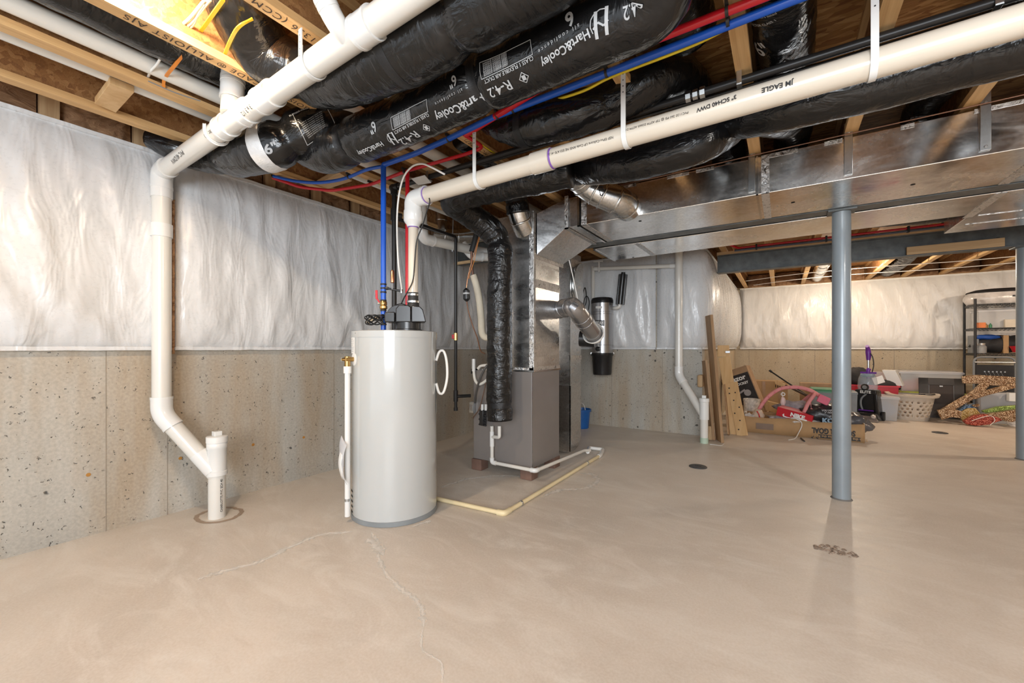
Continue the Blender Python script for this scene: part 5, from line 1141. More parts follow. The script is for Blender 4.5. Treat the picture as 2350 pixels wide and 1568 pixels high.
# refrigerant lines
fd2 = thing('filter_drier', 'small black cylinder on the copper line left of the vertical black duct', 'filter', D(1071, 690, 4.0))
a_, b__ = D(1071, 690, 4.0), D(1070, 664, 4.0); L = (b__-a_).length
MB().lathe(a_, [(0.008, -0.01), (0.024, 0.004), (0.033, 0.014), (0.033, L-0.014), (0.024, L-0.004), (0.008, L+0.012)], 22, (b__-a_)).build('drier_body', M_BLKP, fd2, smooth=40)
MB().lathe(a_, [(0.0335, L*0.55), (0.0335, L*0.68)], 22, (b__-a_)).build('drier_label', mat('white_label', (0.6, 0.6, 0.6), 0.5), fd2)
wire('copper_line', [D(1071, 690, 4.0), D(1075, 715, 4.0), D(1085, 748, 4.02), D(1095, 775, 4.0), D(1103, 805, 3.95), D(1113, 812, 3.9)], 0.0055, mat('dark_copper', (0.26, 0.13, 0.08), 0.4, 0.7), 'thin copper line running down from the small black cylinder', 'pipe')
wire('copper_line', [D(1070, 664, 4.0), D(1073, 640, 4.0), D(1080, 610, 4.0), D(1090, 575, 4.0), D(1100, 540, 4.0)], 0.005, M_COPPER, 'thin copper line running up from the small black cylinder', 'pipe')
wire('copper_line', [D(1082, 574, 4.1), D(1083, 610, 4.1), D(1086, 634, 4.1)], 0.013, mat('dark_copper2', (0.24, 0.13, 0.09), 0.45, 0.5), 'thicker copper line between the black sleeve and the cream insulation', 'pipe')
wire('pipe_insulation', [D(1098, 515, 4.1), D(1092, 545, 4.1), D(1083, 578, 4.1)], 0.030, M_RUB, 'black foam sleeve on the copper pipe beside the vertical duct', 'pipe', n=14)
wire('pipe_insulation', [D(1086, 632, 4.1), D(1093, 655, 4.1), D(1100, 690, 4.1), D(1104, 730, 4.1), D(1106, 762, 4.1), D(1113, 774, 4.1), D(1125, 774, 4.1)], 0.034, M_FOAM, 'cream foam-covered pipe hanging left of the vertical black duct', 'pipe', n=16)
wire('thermostat_wire', [D(1102, 540, 3.98), D(1094, 570, 3.98), D(1088, 600, 3.98), D(1078, 628, 3.98), D(1076, 640, 3.98)], 0.003, M_OCAB, 'thin orange wire beside the black foam sleeve', 'cable')
# exhaust pipes behind the riser
pvc('white exhaust pipe curving behind the riser towards the vertical black duct', [D(968, 470, 3.85), D(970, 548, 3.9), D(1100, 578, 4.5), D(1160, 588, 4.6)], 0.046, 0.09, name='exhaust_pipe', couplings=())
pvc('second white exhaust pipe just under the first, beside the vertical black duct', [D(1062, 560, 4.45), D(1085, 588, 4.45), D(1160, 592, 4.55)], 0.046, 0.07, name='exhaust_pipe')
steel_round('short upright steel pipe in the ceiling corner behind the exhaust pipe', [D(1008, 455, 4.9), D(1012, 530, 4.9)], 0.075, (0.35, 0.7))
steel_round('horizontal steel pipe behind the exhaust pipe near the left back corner', [D(992, 538, 4.9), D(1040, 545, 5.0), D(1120, 540, 5.1)], 0.095, (0.2, 0.45))
tag(MB().beam(D(1042, 606, 4.6), D(1125, 594, 4.7), 0.03, 0.03).build('nailing_strip', M_PINEX, smooth=0), 'narrow wooden strip under the exhaust pipes in the back corner', 'board')
tag(MB().beam(D(960, 514, 3.45), D(1046, 545, 4.02), 0.022, 0.022).build('angle_iron', M_IRON, smooth=0), 'dark bar slanting behind the riser to the thinner gas pipe', 'bar')
tag(MB().beam(D(1040, 505, 4.2), D(1038, 578, 4.2), 0.022, 0.006).build('hanger_strap', M_STEEL, smooth=0), 'upright steel strap holding the exhaust pipe behind the riser', 'hanger')
wire('loose_cord', [D(1306, 597, 4.0), D(1316, 640, 4.02), D(1326, 690, 4.05), D(1328, 712, 4.1)], 0.0045, M_WCAB, 'thin white cord hanging from the slanted transition to the grey elbow pipe', 'cord')

# ================= CANISTER VACUUM AND BACK WALL =================
vcn = YP(1382, 770, 5.98); vx, vy = vcn.x, vcn.y; zv = lambda v: YP(1382, v, 5.98).z; rv_ = 0.160
vac = thing('central_vacuum', 'silver canister of a built-in vacuum with black bin on the back wall', 'vacuum', (vx, vy, zv(860)))
MB().lathe((vx, vy, 0), [(rv_, zv(812)), (rv_, zv(695))], 44, cap=False).build('metal_body', M_SILVER, vac, smooth=40)
MB().lathe((vx, vy, 0), [(rv_+0.003, zv(697)), (rv_+0.003, zv(690)), (rv_*0.93, zv(685)), (rv_*0.6, zv(683)), (0.01, zv(683))], 44).build('top_lid', M_BLKP, vac, smooth=40)
for v in (717, 722, 792): MB().lathe((vx, vy, zv(v)), [(rv_, -0.006), (rv_+0.004, -0.003), (rv_+0.004, 0.003), (rv_, 0.006)], 44).build('body_bead', M_SILVER, vac, smooth=40)
MB().lathe((vx, vy, 0), [(rv_*0.82, zv(860)), (rv_*0.86, zv(856)), (rv_*0.96, zv(818)), (rv_+0.006, zv(815)), (rv_+0.006, zv(811)), (rv_, zv(810))], 44).build('dirt_bin', M_BLKP, vac, smooth=40)
vd = -V((vx, vy, 0)).normalized()
def on_vac(u, v, dr=0.003):
    o = D(u, v, 1)-V((0, 0, EYE)); a = o.x**2+o.y**2; b = -2*(o.x*vx+o.y*vy); c = vx*vx+vy*vy-(rv_+dr)**2; t = (-b-math.sqrt(max(0, b*b-4*a*c)))/(2*a); return V((0, 0, EYE))+o*t
q = MB(); q.grid(lambda a, b: on_vac(1366+21*a, 748-13*b, 0.003), 8, 2); q.build('name_plate', M_BLKP, vac, smooth=180)
vs, fs = text2d('BE\u25b3M' if False else 'BEAM', 1, 0.03, 'LEFT'); x0, x1 = min(x for x, y in vs), max(x for x, y in vs)
q = MB(); q.add([on_vac(1368+17*(x-x0)/(x1-x0), 741.5-y*11, 0.006) for x, y in vs], fs); q.build('name_print', mat('silver_print', (0.65, 0.65, 0.65), 0.4), vac, smooth=0)
q = MB(); q.grid(lambda a, b: on_vac(1367+15*a, 708-5*b, 0.003), 8, 1); q.build('badge', M_WHITE, vac, smooth=180)
c_ = on_vac(1373, 801, 0.0); d_ = (c_-V((vx, vy, c_.z))).normalized(); MB().lathe(c_-d_*0.005, [(0.036, 0), (0.036, 0.03), (0.03, 0.034)], 20, d_).build('hose_inlet', M_BLKP, vac)
for s in (-1, 1):
    c_ = V((vx, vy, zv(811)))+RT*s*(rv_+0.005); MB().obox(c_, RT*0.015, FW*0.008, V((0, 0, 0.014))).build('bin_latch', M_STEEL, vac, smooth=0, bevel=0.002)
ms = thing('exhaust_muffler', 'black fluted cylinder hanging tilted to the right of the canister vacuum', 'muffler', YP(1424, 700, 6.0))
ma, mb_ = YP(1423, 699, 5.98), YP(1430, 630, 5.98); ax = (mb_-ma); L = ax.length; ax.normalize(); q = MB(); vs = []; n = 36
e1_ = RT-ax*RT.dot(ax); e1_.normalize(); e2_ = ax.cross(e1_)
for hh in (0, L):
    for k in range(n):
        rr_ = 0.062*(1-0.16*(k % 3 == 0)); a = 2*math.pi*k/n; vs.append(ma+ax*hh+(e1_*math.cos(a)+e2_*math.sin(a))*rr_)
q.add(vs, [(k, (k+1) % n, n+(k+1) % n, n+k) for k in range(n)]+[tuple(reversed(range(n))), tuple(range(n, 2*n))]); q.build('fluted_body', M_BLKP, ms, smooth=20)
MB().lathe(mb_, [(0.03, 0), (0.03, 0.03)], 18, ax).build('top_spigot', M_BLKP, ms)
wire('vacuum_outlet', [V((vx, vy, zv(707)))+RT*0.15, YP(1412, 707, 5.98), YP(1421, 704, 5.98), YP(1422, 697, 5.98)], 0.026, M_PVC, 'short white pipe between the canister vacuum and the black fluted cylinder', 'pipe', n=14)
VYY = 6.03
pvc('thin white vacuum pipe running level along the back wall above the canister', [YP(1362, 617, VYY), YP(1552, 610, VYY)], 0.029, couplings=((0.05, 0.06), (1.17, 0.08)), nn=18)
pvc('thin white vacuum pipe dropping beside the canister on the back wall', [YP(1361, 612, VYY+0.03), YP(1361, 790, VYY+0.03)], 0.028, nn=18)
jj = YP(1375, 605, 5.99); tag(MB().beam(YP(1362, 601, 6.0), YP(1384, 600, 6.0), 0.02, 0.02).beam(jj+V((0, 0, 0.02)), jj+V((0, 0, -0.13)), 0.02, 0.02).build('pipe_hook', M_PVCF, smooth=0), 'small white hook at the left end of the level vacuum pipe', 'hanger')
wire('power_cord', [YP(1345, 790, 6.0), YP(1338, 740, 6.0), YP(1334, 700, 6.0), YP(1342, 660, 6.0), YP(1346, 690, 5.98), YP(1336, 720, 5.98), YP(1342, 750, 5.98), YP(1350, 715, 5.98), YP(1352, 690, 6.0), YP(1345, 680, 6.0), YP(1340, 705, 6.0), YP(1355, 775, 6.02)], 0.007, M_BCAB, 'black looped cord hanging left of the canister vacuum', 'cord')
b2 = Z(1616, 1017, 0); d2x = YP(1558, 700, 6.0)
pvc('white drain pipe dropping down the back wall right of the canister vacuum', [b2+V((0, 0, 0.34)), V((d2x.x, 6.0, YP(1558, 862, 6.0).z)), V((d2x.x, 6.0, 2.60))], 0.050, 0.08)
sp2 = thing('cleanout_pipe', 'white standpipe with cleanout plug beside the leaning boards', 'pipe', b2)
MB().lathe(b2, [(0.047, 0), (0.047, 0.56)], 26).build('pipe_run', M_PVC, sp2)
MB().lathe(b2, [(0.049, 0), (0.049, 0.07)], 26).build('green_stain_collar', mat('pale_green_primer', (0.45, 0.56, 0.45), 0.5), sp2)
MB().lathe(b2, [(0.056, 0.30), (0.056, 0.52), (0.061, 0.525), (0.061, 0.565), (0.055, 0.57)], 26).build('wye_fitting', M_PVCF, sp2, smooth=40)
MB().box(b2+V((-0.024, -0.024, 0.57)), b2+V((0.024, 0.024, 0.605))).build('plug_nut', M_PVCF, sp2, bevel=0.003, smooth=0)
bk = Z(1334, 982, 0); bkt = thing('bucket', 'blue plastic bucket on the floor behind the rounded duct', 'bucket', bk)
MB().lathe(bk, [(0.105, 0), (0.11, 0.004), (0.132, 0.25), (0.148, 0.252), (0.15, 0.285), (0.136, 0.288), (0.104, 0.02), (0.0, 0.018)], 36, cap=False).build('pail', mat('blue_bucket_plastic', (0.012, 0.12, 0.42), 0.35), bkt, smooth=40)
wire('drain_hose', [bk+V((-0.05, 0.02, 0.34)), bk+V((0.0, 0.02, 0.37)), bk+V((0.05, 0.0, 0.33)), bk+V((0.075, -0.01, 0.24))], 0.006, M_WCAB, 'thin white hose bending into the blue bucket', 'hose')
# ================= STORED CLUTTER =================
def solid(name, label, cat, mb, m, group=None, **kw): return tag(mb.build(name, m, **kw), label, cat, group)
def board(u_b, v_b, Yb, u_t, v_t, Yt, w, th, m, name, label, cat='board', wdir=None, z0=0.001):
    """leaning board: from a foot on the floor to a top edge resting on something behind"""
    a = YP(u_b, v_b, Yb); a.z = z0; b = YP(u_t, v_t, Yt); d = (b-a).normalized(); wv = V(wdir or (0, 1, 0)); wv = (wv-d*wv.dot(d)).normalized(); n = d.cross(wv)
    return solid(name, label, cat, MB().obox((a+b)/2, d*(b-a).length/2, wv*w/2, n*th/2), m, smooth=0, bevel=0.002)
board(1652, 1010, 5.97, 1627, 724, 5.93, 0.22, 0.034, M_BOARD, 'leaning_board', 'tallest brown board leaning against the wall corner beside the standpipe', wdir=(0.40, -0.92, 0))
board(1634, 1010, 6.05, 1617, 828, 6.10, 0.20, 0.028, M_BOARD, 'leaning_board', 'shorter brown board leaning just left of the tallest board', wdir=(0.35, -0.94, 0))
board(1627, 1010, 5.98, 1626, 978, 6.00, 0.09, 0.05, M_PINEZ, 'short_stud', 'short stub of stud standing on the floor beside the standpipe', wdir=(1, 0, 0))
solid('post_offcut', 'rounded end of a timber sticking out left of the leaning boards', 'board', MB().obox(YP(1609, 874, 6.20), (0.035, 0, 0), (0, 0.10, 0), (0, 0, 0.085)), M_PINEZ, smooth=0, bevel=0.02)
board(1690, 985, 6.55, 1662, 820, 6.75, 0.15, 0.02, M_PLY, 'pale_board', 'wide pale smooth board leaning behind the tallest board', wdir=(1, -0.2, 0))
solid('wood_shelf_bracket', 'pale wood block fixed at the top of the pale boards near the insulation', 'board', MB().obox(YP(1660, 806, 6.85), (0.075, 0, 0), (0, 0.03, 0), (0, 0, 0.085)), M_PLY, smooth=0, bevel=0.003)
solid('metal_clip', 'small metal clip on the pale wood block', 'clip', MB().obox(YP(1670, 808, 6.78), (0.03, 0, 0), (0, 0.012, 0), (0, 0, 0.015)), M_STEEL, smooth=0, bevel=0.002)
board(1672, 988, 6.45, 1664, 885, 6.72, 0.12, 0.02, M_BOARD, 'thin_panel', 'dark-edged thin panel standing left of the plywood offcut', wdir=(0, 1, 0))
pb = board(1704, 978, 6.50, 1680, 878, 6.66, 0.145, 0.018, M_PLY, 'plywood_offcut', 'plywood offcut with a row of dark holes leaning beside the white cup', wdir=(1, -0.35, 0))
a_ = YP(1704, 978, 6.50); a_.z = 0; b_2 = YP(1680, 878, 6.66); d_ = (b_2-a_).normalized(); wv = V((1, -0.35, 0)); wv = (wv-d_*wv.dot(d_)).normalized(); n_ = d_.cross(wv)
if n_.y > 0: n_ = -n_
for k, (f_, s_) in enumerate(((0.12, -0.03), (0.28, 0.01), (0.42, -0.04), (0.52, 0.035), (0.66, -0.02), (0.80, -0.06), (0.80, 0.02), (0.9, -0.05))):
    c_ = a_+(b_2-a_)*f_+wv*s_+n_*0.0102; MB().lathe(c_, [(0.010, 0), (0.010, 0.0015)], 10, n_).build('knot_hole', M_INK, pb)
cp = Z(1689, 988, 0); t = thing('plaster_cup', 'white plastic tub with paint drips standing before the plywood offcut', 'tub', cp)
M_DIRTY = mat('paint_splashed_white', (0.66, 0.60, 0.53), 0.5, var=0.35, vs=25)
MB().lathe(cp, [(0.050, 0.0), (0.052, 0.20), (0.056, 0.205), (0.056, 0.28), (0.050, 0.283), (0.046, 0.20), (0.0, 0.195)], 24, cap=False).build('tub_body', M_DIRTY, t, smooth=40)
MB().grid(lambda u, v: cp+V((0.0575*math.cos(-1.9+1.2*u), 0.0575*math.sin(-1.9+1.2*u), 0.282-0.06*v*(0.6+0.4*math.sin(9*u)))), 10, 3).build('plaster_smear', M_WHITE, t, smooth=180)
pc = YP(1725, 940, 7.6); pc.z = 0; t = thing('plaster_bucket', 'splattered white bucket behind the shallow cardboard box at its left end', 'tub', pc)
MB().lathe(pc, [(0.10, 0.0), (0.115, 0.36), (0.12, 0.362), (0.12, 0.40), (0.11, 0.402), (0.1, 0.3), (0, 0.3)], 28, cap=False).build('tub_body', M_DIRTY, t, smooth=40)
pc = YP(1711, 950, 7.3); pc.z = 0; solid('paint_bottle', 'small stained white bottle left of the splattered bucket', 'bottle', MB().lathe(pc, [(0.05, 0), (0.052, 0.16), (0.03, 0.20), (0.022, 0.21), (0.022, 0.24)], 20), M_DIRTY, smooth=40)

# boxed electric toy
def carton(name, label, c, ax, ay, az, m, flaps=False, cat='box'):
    t = thing(name, label, cat, V(c)-V(az)); q = MB(); q.obox(c, ax, ay, az); q.build('carton_body', m, t, smooth=0, bevel=0.004); return t
rc = YP(1705, 872, 8.3); rc.z = 0.33
ax_ = V((0.92, -0.18, 0.36)).normalized(); az_ = V((-0.40, 0.12, 0.92)).normalized(); az_ = (az_-ax_*az_.dot(ax_)).normalized(); ay_ = az_.cross(ax_)
t = carton('toy_carton', 'tall tilted black and brown carton lettered Razor leaning by the pale boards', V((rc.x, rc.y, 0.43)), ax_*0.24, ay_*0.11, az_*0.42, M_CARD2)
fc = V((rc.x, rc.y, 0.43))-ay_*0.112
if ay_.y < 0: fc = V((rc.x, rc.y, 0.43))+ay_*0.112
fo = (fc-V((rc.x, rc.y, 0.43))).normalized()
q = MB(); q.obox(fc+az_*0.05, ax_*0.225, fo*0.001, az_*0.26); q.build('printed_panel', mat('black_print_panel', (0.02, 0.018, 0.02), 0.4, var=0.4, vs=18), t, smooth=0)
q = MB(); text_flat(q, 'Razor', 0.12, fc+fo*0.003+az_*0.24+ax_*0.02, ax_, az_, 0.004); q.build('name_print', M_WHITE, t, smooth=0)
q = MB(); text_flat(q, 'DIRT ROCKET', 0.055, fc+fo*0.003+az_*0.14, ax_, az_, 0.002); q.build('subtitle_print', M_WHITE, t, smooth=0)
q = MB(); q.lathe(fc+fo*0.002+az_*0.24-ax_*0.17, [(0.03, 0), (0.03, 0.001)], 20, fo); q.build('red_badge', M_RED, t)
q = MB()
for s in (-0.10, 0.10): q.lathe(fc+fo*0.002-az_*0.03+ax_*s, [(0.055, 0), (0.055, 0.001)], 20, fo)
q.beam(fc+fo*0.003-az_*0.03-ax_*0.1, fc+fo*0.003+az_*0.03+ax_*0.08, 0.03, 0.001, up=fo); q.build('bike_picture', mat('grey_picture', (0.35, 0.33, 0.33), 0.5), t)
# flat brown cartons
def ubox(name, label, u0, u1, v0, v1, Y, depth, m, cat='box', z0=None, shear=0.0, bevel=0.004, group=None):
    um = (u0+u1)/2; a, b = YP(u0, v1, Y), YP(u1, v1, Y); top = YP(um, v0, Y).z; bot = YP(um, v1, Y).z if z0 is None else z0
    mb = MB().hexa([(a.x, Y, bot), (b.x, Y, bot), (b.x, Y+depth, bot), (a.x, Y+depth, bot), (a.x+shear, Y, top), (b.x+shear, Y, top), (b.x+shear, Y+depth, top), (a.x+shear, Y+depth, top)])
    return solid(name, label, cat, mb, m, smooth=0, bevel=bevel, group=group)
t = ubox('shipping_carton', 'taped brown shipping carton behind the pink play arch', 1733, 1808, 875, 945, 9.2, 0.30, M_CARD, z0=0.0)
for u in (1753, 1790):
    p = YP(u, 900, 9.195); MB().box((p.x-0.025, 9.194, 0.02), (p.x+0.025, 9.1985, YP(u, 876, 9.2).z)).build('packing_tape', mat('tan_tape', (0.36, 0.20, 0.08), 0.3), t, smooth=0)
a_, b_3 = YP(1738, 925, 8.3), YP(1842, 952, 7.9)
solid('open_wooden_tray', 'long open wooden tray lying slantwise behind the pink play arch', 'tray', MB().beam(a_, b_3, 0.05, 0.16), M_PLY, smooth=0, bevel=0.004)
ubox('carton_flap', 'folded brown cardboard behind the green-lidded tote', 1836, 1908, 880, 945, 9.6, 0.2, M_CARD2, z0=0)
# hockey stick-like pole, guitar
wire('metal_pole', [YP(1768, 852, 9.0), YP(1822, 888, 8.8), YP(1890, 932, 8.4)], 0.014, M_IRON, 'dark metal pole sticking up slantwise behind the pink arch', 'pole')
wire('pole_grip', [YP(1766, 850, 9.0), YP(1771, 854, 8.99)], 0.020, M_RUB, 'black rubber end of the slanting dark pole', 'grip')
gt = thing('toy_guitar', 'guitar lying with its pale headstock raised behind the pink arch', 'guitar', YP(1778, 878, 8.7))
MB().prism([YP(u, v, 8.7) for u, v in ((1777, 875), (1783, 872), (1800, 880), (1810, 885), (1806, 889), (1790, 887), (1780, 882))], (0, 0.03, 0)).build('headstock', M_PLY, gt, smooth=0, bevel=0.002)
MB().beam(YP(1803, 884, 8.72), YP(1870, 918, 8.6), 0.045, 0.03).build('neck', mat('dark_fretboard', (0.06, 0.035, 0.02), 0.4), gt, smooth=0)
for k in range(5): p = YP(1780+5*k, 883+1.2*k, 8.68); MB().lathe(p, [(0.006, 0), (0.006, 0.05)], 8, (0, 0, -1)).build('tuning_peg', M_IRON, gt)

def tote(name, label, u0, u1, v0, v1, Y, depth, m, lid=None, lidm=None, taper=0.92, z0=None, cat='bin', wall=None):
    um = (u0+u1)/2; a, b = YP(u0, v0, Y), YP(u1, v0, Y); top = YP(um, v0, Y).z; bot = (0.0 if z0 is None else z0); cx = (a.x+b.x)/2; hw = (b.x-a.x)/2; cy = Y+depth/2; hd = depth/2
    t = thing(name, label, cat, (cx, cy, bot)); tp = taper; wl_ = 0.006
    def ring(k, z): return [(cx-hw*k, cy-hd*k, z), (cx+hw*k, cy-hd*k, z), (cx+hw*k, cy+hd*k, z), (cx-hw*k, cy+hd*k, z)]
    vs = ring(tp, bot+0.002)+ring(1.0, top)+ring(0.985, top)+ring(tp*0.985, bot+0.01)
    q = MB().add(vs, [(3, 2, 1, 0)]+[(k, (k+1) % 4, 4+(k+1) % 4, 4+k) for k in range(4)]+[(4+k, 4+(k+1) % 4, 8+(k+1) % 4, 8+k) for k in range(4)]+[(8+k, 8+(k+1) % 4, 12+(k+1) % 4, 12+k) for k in range(4)]+[(12, 13, 14, 15)])
    q.build('tub_body', m, t, smooth=0, bevel=0.004)
    q = MB(); vs = ring(1.05, top-0.02)+ring(1.05, top+0.006)+ring(0.99, top+0.006)+ring(0.99, top-0.02)
    q.add(vs, [(k+4*j, (k+1) % 4+4*j, 4+(k+1) % 4+4*j, 4+k+4*j) for j in range(3) for k in range(4)]); q.build('rim', lidm or m, t, smooth=0, bevel=0.002)
    if lid:
        q = MB(); q.hexa(ring(1.06, top+0.007)+ring(0.97, top+lid)); q.build('lid', lidm or m, t, smooth=0, bevel=0.006)
    return t, V((cx, cy, bot)), hw, hd, top
M_REDP = mat('red_plastic', (0.50, 0.008, 0.02), 0.35); M_GREEN = mat('green_plastic', (0.05, 0.22, 0.11), 0.4); M_LIME = mat('lime_plastic', (0.50, 0.55, 0.10), 0.4)
M_BAG = mat('black_cloth', (0.018, 0.017, 0.018), 0.7, var=0.4, bs=0.5, bscale=18); M_FAB = mat('dark_blue_cloth', (0.05, 0.07, 0.10), 0.85, var=0.5, vs=10, bs=0.4, bscale=12)
M_FABB = mat('pale_blue_cloth', (0.16, 0.26, 0.45), 0.85, var=0.4, vs=10, bs=0.4, bscale=12)
tote('storage_tote', 'grey storage tote with a green lid behind the post and the pink arch', 1862, 1936, 899, 960, 8.4, 0.45, M_GREYP, 0.035, M_GREEN)
tote('storage_tote', 'small grey tote seen just right of the post behind the carpet cleaner', 1930, 1968, 902, 960, 8.75, 0.4, M_GREYP, 0.02, M_GREYP)
tote('storage_tote', 'red open storage tub with a black bag and boxes on top', 1936, 2063, 885, 915, 9.7, 0.5, M_REDP)
def blob(name, label, c, rx, ry, rz, m, seed=0, cat='bag', n=24, mh=14, amp=0.18, parent=None, power=1.0, group=None):
    c = V(c); q = MB(); vs = []
    for j in range(mh+1):
        ph = math.pi*j/mh
        for i in range(n):
            th = 2*math.pi*i/n; d = V((math.cos(th)*math.sin(ph)**power, math.sin(th)*math.sin(ph)**power, math.cos(ph)))
            k = 1+amp*nz(d.x*1.8+seed, d.y*1.8, d.z*1.8)+amp*0.35*nz(d.x*6, d.y*6+seed, d.z*6); vs.append(c+V((d.x*rx*k, d.y*ry*k, max(d.z*rz*k, -rz*0.92))))
    q.add(vs, [(j*n+i, (j+1)*n+i, (j+1)*n+(i+1) % n, j*n+(i+1) % n) for j in range(mh) for i in range(n)])
    o = q.build(name, m, parent, smooth=180)
    return o if parent else tag(o, label, cat, group)
p = YP(1962, 867, 9.95); blob('cloth_bag', 'black padded bag sitting in the red tub right of the post', p, 0.24, 0.18, 0.19, M_BAG, 3)
p = YP(2022, 885, 9.95); blob('cloth_bag', 'low black bag in the red tub behind the purple handle', p, 0.28, 0.16, 0.12, M_BAG, 9)
def tilt_box(name, label, u, v, Y, ax, ay, az, m, cat='box'): return solid(name, label, cat, MB().obox(YP(u, v, Y), ax, ay, az), m, smooth=0, bevel=0.003)
tilt_box('shoe_box', 'white box with small dark print tilted on the right end of the red tub', 2050, 867, 9.95, V((0.085, -0.03, 0.0)), V((0.03, 0.10, 0)), V((-0.05, 0, 0.135)), M_WHITE)
q = MB(); c_ = YP(2050, 867, 9.95); n1 = V((0.13, -0.04, 0)).normalized(); u1_ = V((-0.06, 0, 0.155)).normalized(); o_ = n1.cross(u1_); o_ = o_ if o_.y < 0 else -o_
o2 = [x for x in bpy.data.objects if x.name.startswith('shoe_box')][0]
text_flat(q, 'EAT', 0.05, c_+o_*0.105+u1_*0.06, n1, u1_, 0.003); q.build('small_print', M_INK, o2, smooth=0)
tilt_box('photo_card', 'long pale box lying behind the carpet cleaner handle in the red tub', 2010, 862, 10.3, V((0.30, 0, 0)), V((0, 0.08, 0)), V((0.02, 0, 0.07)), mat('pale_mauve_card', (0.50, 0.42, 0.42), 0.6))
tilt_box('playing_card', 'small white card with red and black spots behind the clear tank', 2016, 873, 9.7, V((0.07, 0, 0.03)), V((0, 0.004, 0)), V((-0.02, 0, 0.06)), M_WHITE, 'card')
# clear totes
t, cc, hw, hd, top = tote('storage_tote', 'clear tote full of blue clothes behind the carpet cleaner', 1962, 2063, 912, 965, 9.15, 0.5, M_CLEAR, 0.02, M_CLEARM)
blob('folded_clothes', 'pale blue clothes inside the clear tote behind the carpet cleaner', cc+V((0.08, 0, 0.16)), hw*0.72, hd*0.8, 0.15, M_FABB, 5, 'clothes')
t, cc, hw, hd, top = tote('storage_tote', 'lime-edged clear tote at the bottom of the pair behind the laundry basket', 2072, 2222, 904, 945, 10.2, 0.5, M_CLEARM, 0.02, M_LIME)
zb2 = YP(2140, 901, 10.2).z
t, cc, hw, hd, top = tote('storage_tote', 'large clear tote stacked on the lime-edged one behind the picture frame', 2066, 2210, 856, 900, 10.22, 0.48, M_CLEAR, 0.025, M_CLEARM, z0=zb2, taper=0.95)
tilt_box('red_shoe_box', 'red box leaning inside the large clear tote', 2093, 882, 10.4, V((0.15, 0, 0.04)), V((0, 0.10, 0)), V((-0.03, 0, 0.09)), M_REDP)
blob('folded_clothes', 'dark clothes at the left end inside the large clear tote', YP(2086, 872, 10.45), 0.14, 0.14, 0.13, M_FAB, 15, 'clothes')
# picture frame
fp = [YP(2113, 872, 9.35), YP(2199, 874, 9.35), YP(2215, 935, 9.15), YP(2118, 935, 9.15)]
pf = thing('picture_frame', 'large black picture frame turned back-to-front behind the laundry basket', 'frame', YP(2160, 935, 9.2))
ctr = YP(2158, 905, 9.25); fx = V((1, 0, 0)); fz = V((0.03, 0.22, 0.97)).normalized(); fy = fz.cross(fx); hwf, hhf = 0.275, 0.34
ctr = V((YP(2160, 905, 9.85).x, 9.85, 0.36))
M_FRB = mat('black_frame_wood', (0.035, 0.030, 0.027), 0.5, var=0.3); M_FRK = mat('dark_backing_board', (0.045, 0.034, 0.03), 0.7)
for sx, sz, lx_, lz_ in ((0, 1, hwf, 0.06), (0, -1, hwf, 0.06), (1, 0, 0.06, hhf), (-1, 0, 0.06, hhf)):
    MB().obox(ctr+fx*sx*(hwf-0.06)+fz*sz*(hhf-0.06), fx*lx_, fy*0.015, fz*lz_).build('frame_rail', M_FRB, pf, smooth=0, bevel=0.003)
MB().obox(ctr, fx*(hwf-0.09), fy*0.008, fz*(hhf-0.09)).build('backing_board', M_FRK, pf, smooth=0)
for s in (-1, 1):
    for k in (0,): MB().obox(ctr+fx*s*(hwf-0.125)-fy*0.0, fx*0.003, fy*0.017, fz*(hhf-0.12)).build('inner_bead', M_GREYP, pf, smooth=0)
MB().obox(ctr+fz*(hhf-0.14), fx*0.02, fy*0.02, fz*0.01).build('hanging_tab', M_STEEL, pf, smooth=0)
# laundry basket
lb = Z(2112, 966, 0)+FW*0.16; t = thing('laundry_basket', 'beige plastic laundry basket with rows of holes', 'basket', lb)
M_BEIGE = mat('beige_plastic', (0.56, 0.49, 0.41), 0.42, var=0.04)
HB = 0.40; NU, NV = 96, 14
def bk_pt(u, v, dr=0):
    a = 2*math.pi*u; rx, ry = 0.205+0.075*v, 0.165+0.06*v; c, s = math.cos(a), math.sin(a); k = (abs(c)**3+abs(s)**3)**(-1/3)
    return lb+V((c*k*(rx+dr), s*k*(ry+dr), 0.002+HB*v))
q = MB(); vs = [bk_pt(i/NU, j/NV) for j in range(NV+1) for i in range(NU)]; fs = []
for j in range(NV):
    for i in range(NU):
        hole = 2 <= j <= 11 and ((i+(j//2)*2) % 4 in (0, 1)) and j % 2 == 0 and (i % 24) not in (0, 23, 1)
        if not hole: fs.append((j*NU+i, j*NU+(i+1) % NU, (j+1)*NU+(i+1) % NU, (j+1)*NU+i))
fs.append(tuple(range(NU-1, -1, -1))); q.add(vs, fs); q.build('basket_wall', M_BEIGE, t, smooth=50, solid=0.006)
q = MB(); vs = []
for (v_, dr) in ((0.97, 0.0), (0.97, 0.05), (1.04, 0.055), (1.05, 0.0)):
    vs += [bk_pt(i/NU, v_, dr)+V((0, 0, 0.03*abs(math.cos(2*math.pi*i/NU))**6)) for i in range(NU)]
q.add(vs, [(j*NU+i, j*NU+(i+1) % NU, (j+1)*NU+(i+1) % NU, (j+1)*NU+i) for j in range(3) for i in range(NU)]); q.build('rim', M_BEIGE, t, smooth=50, solid=0.006)
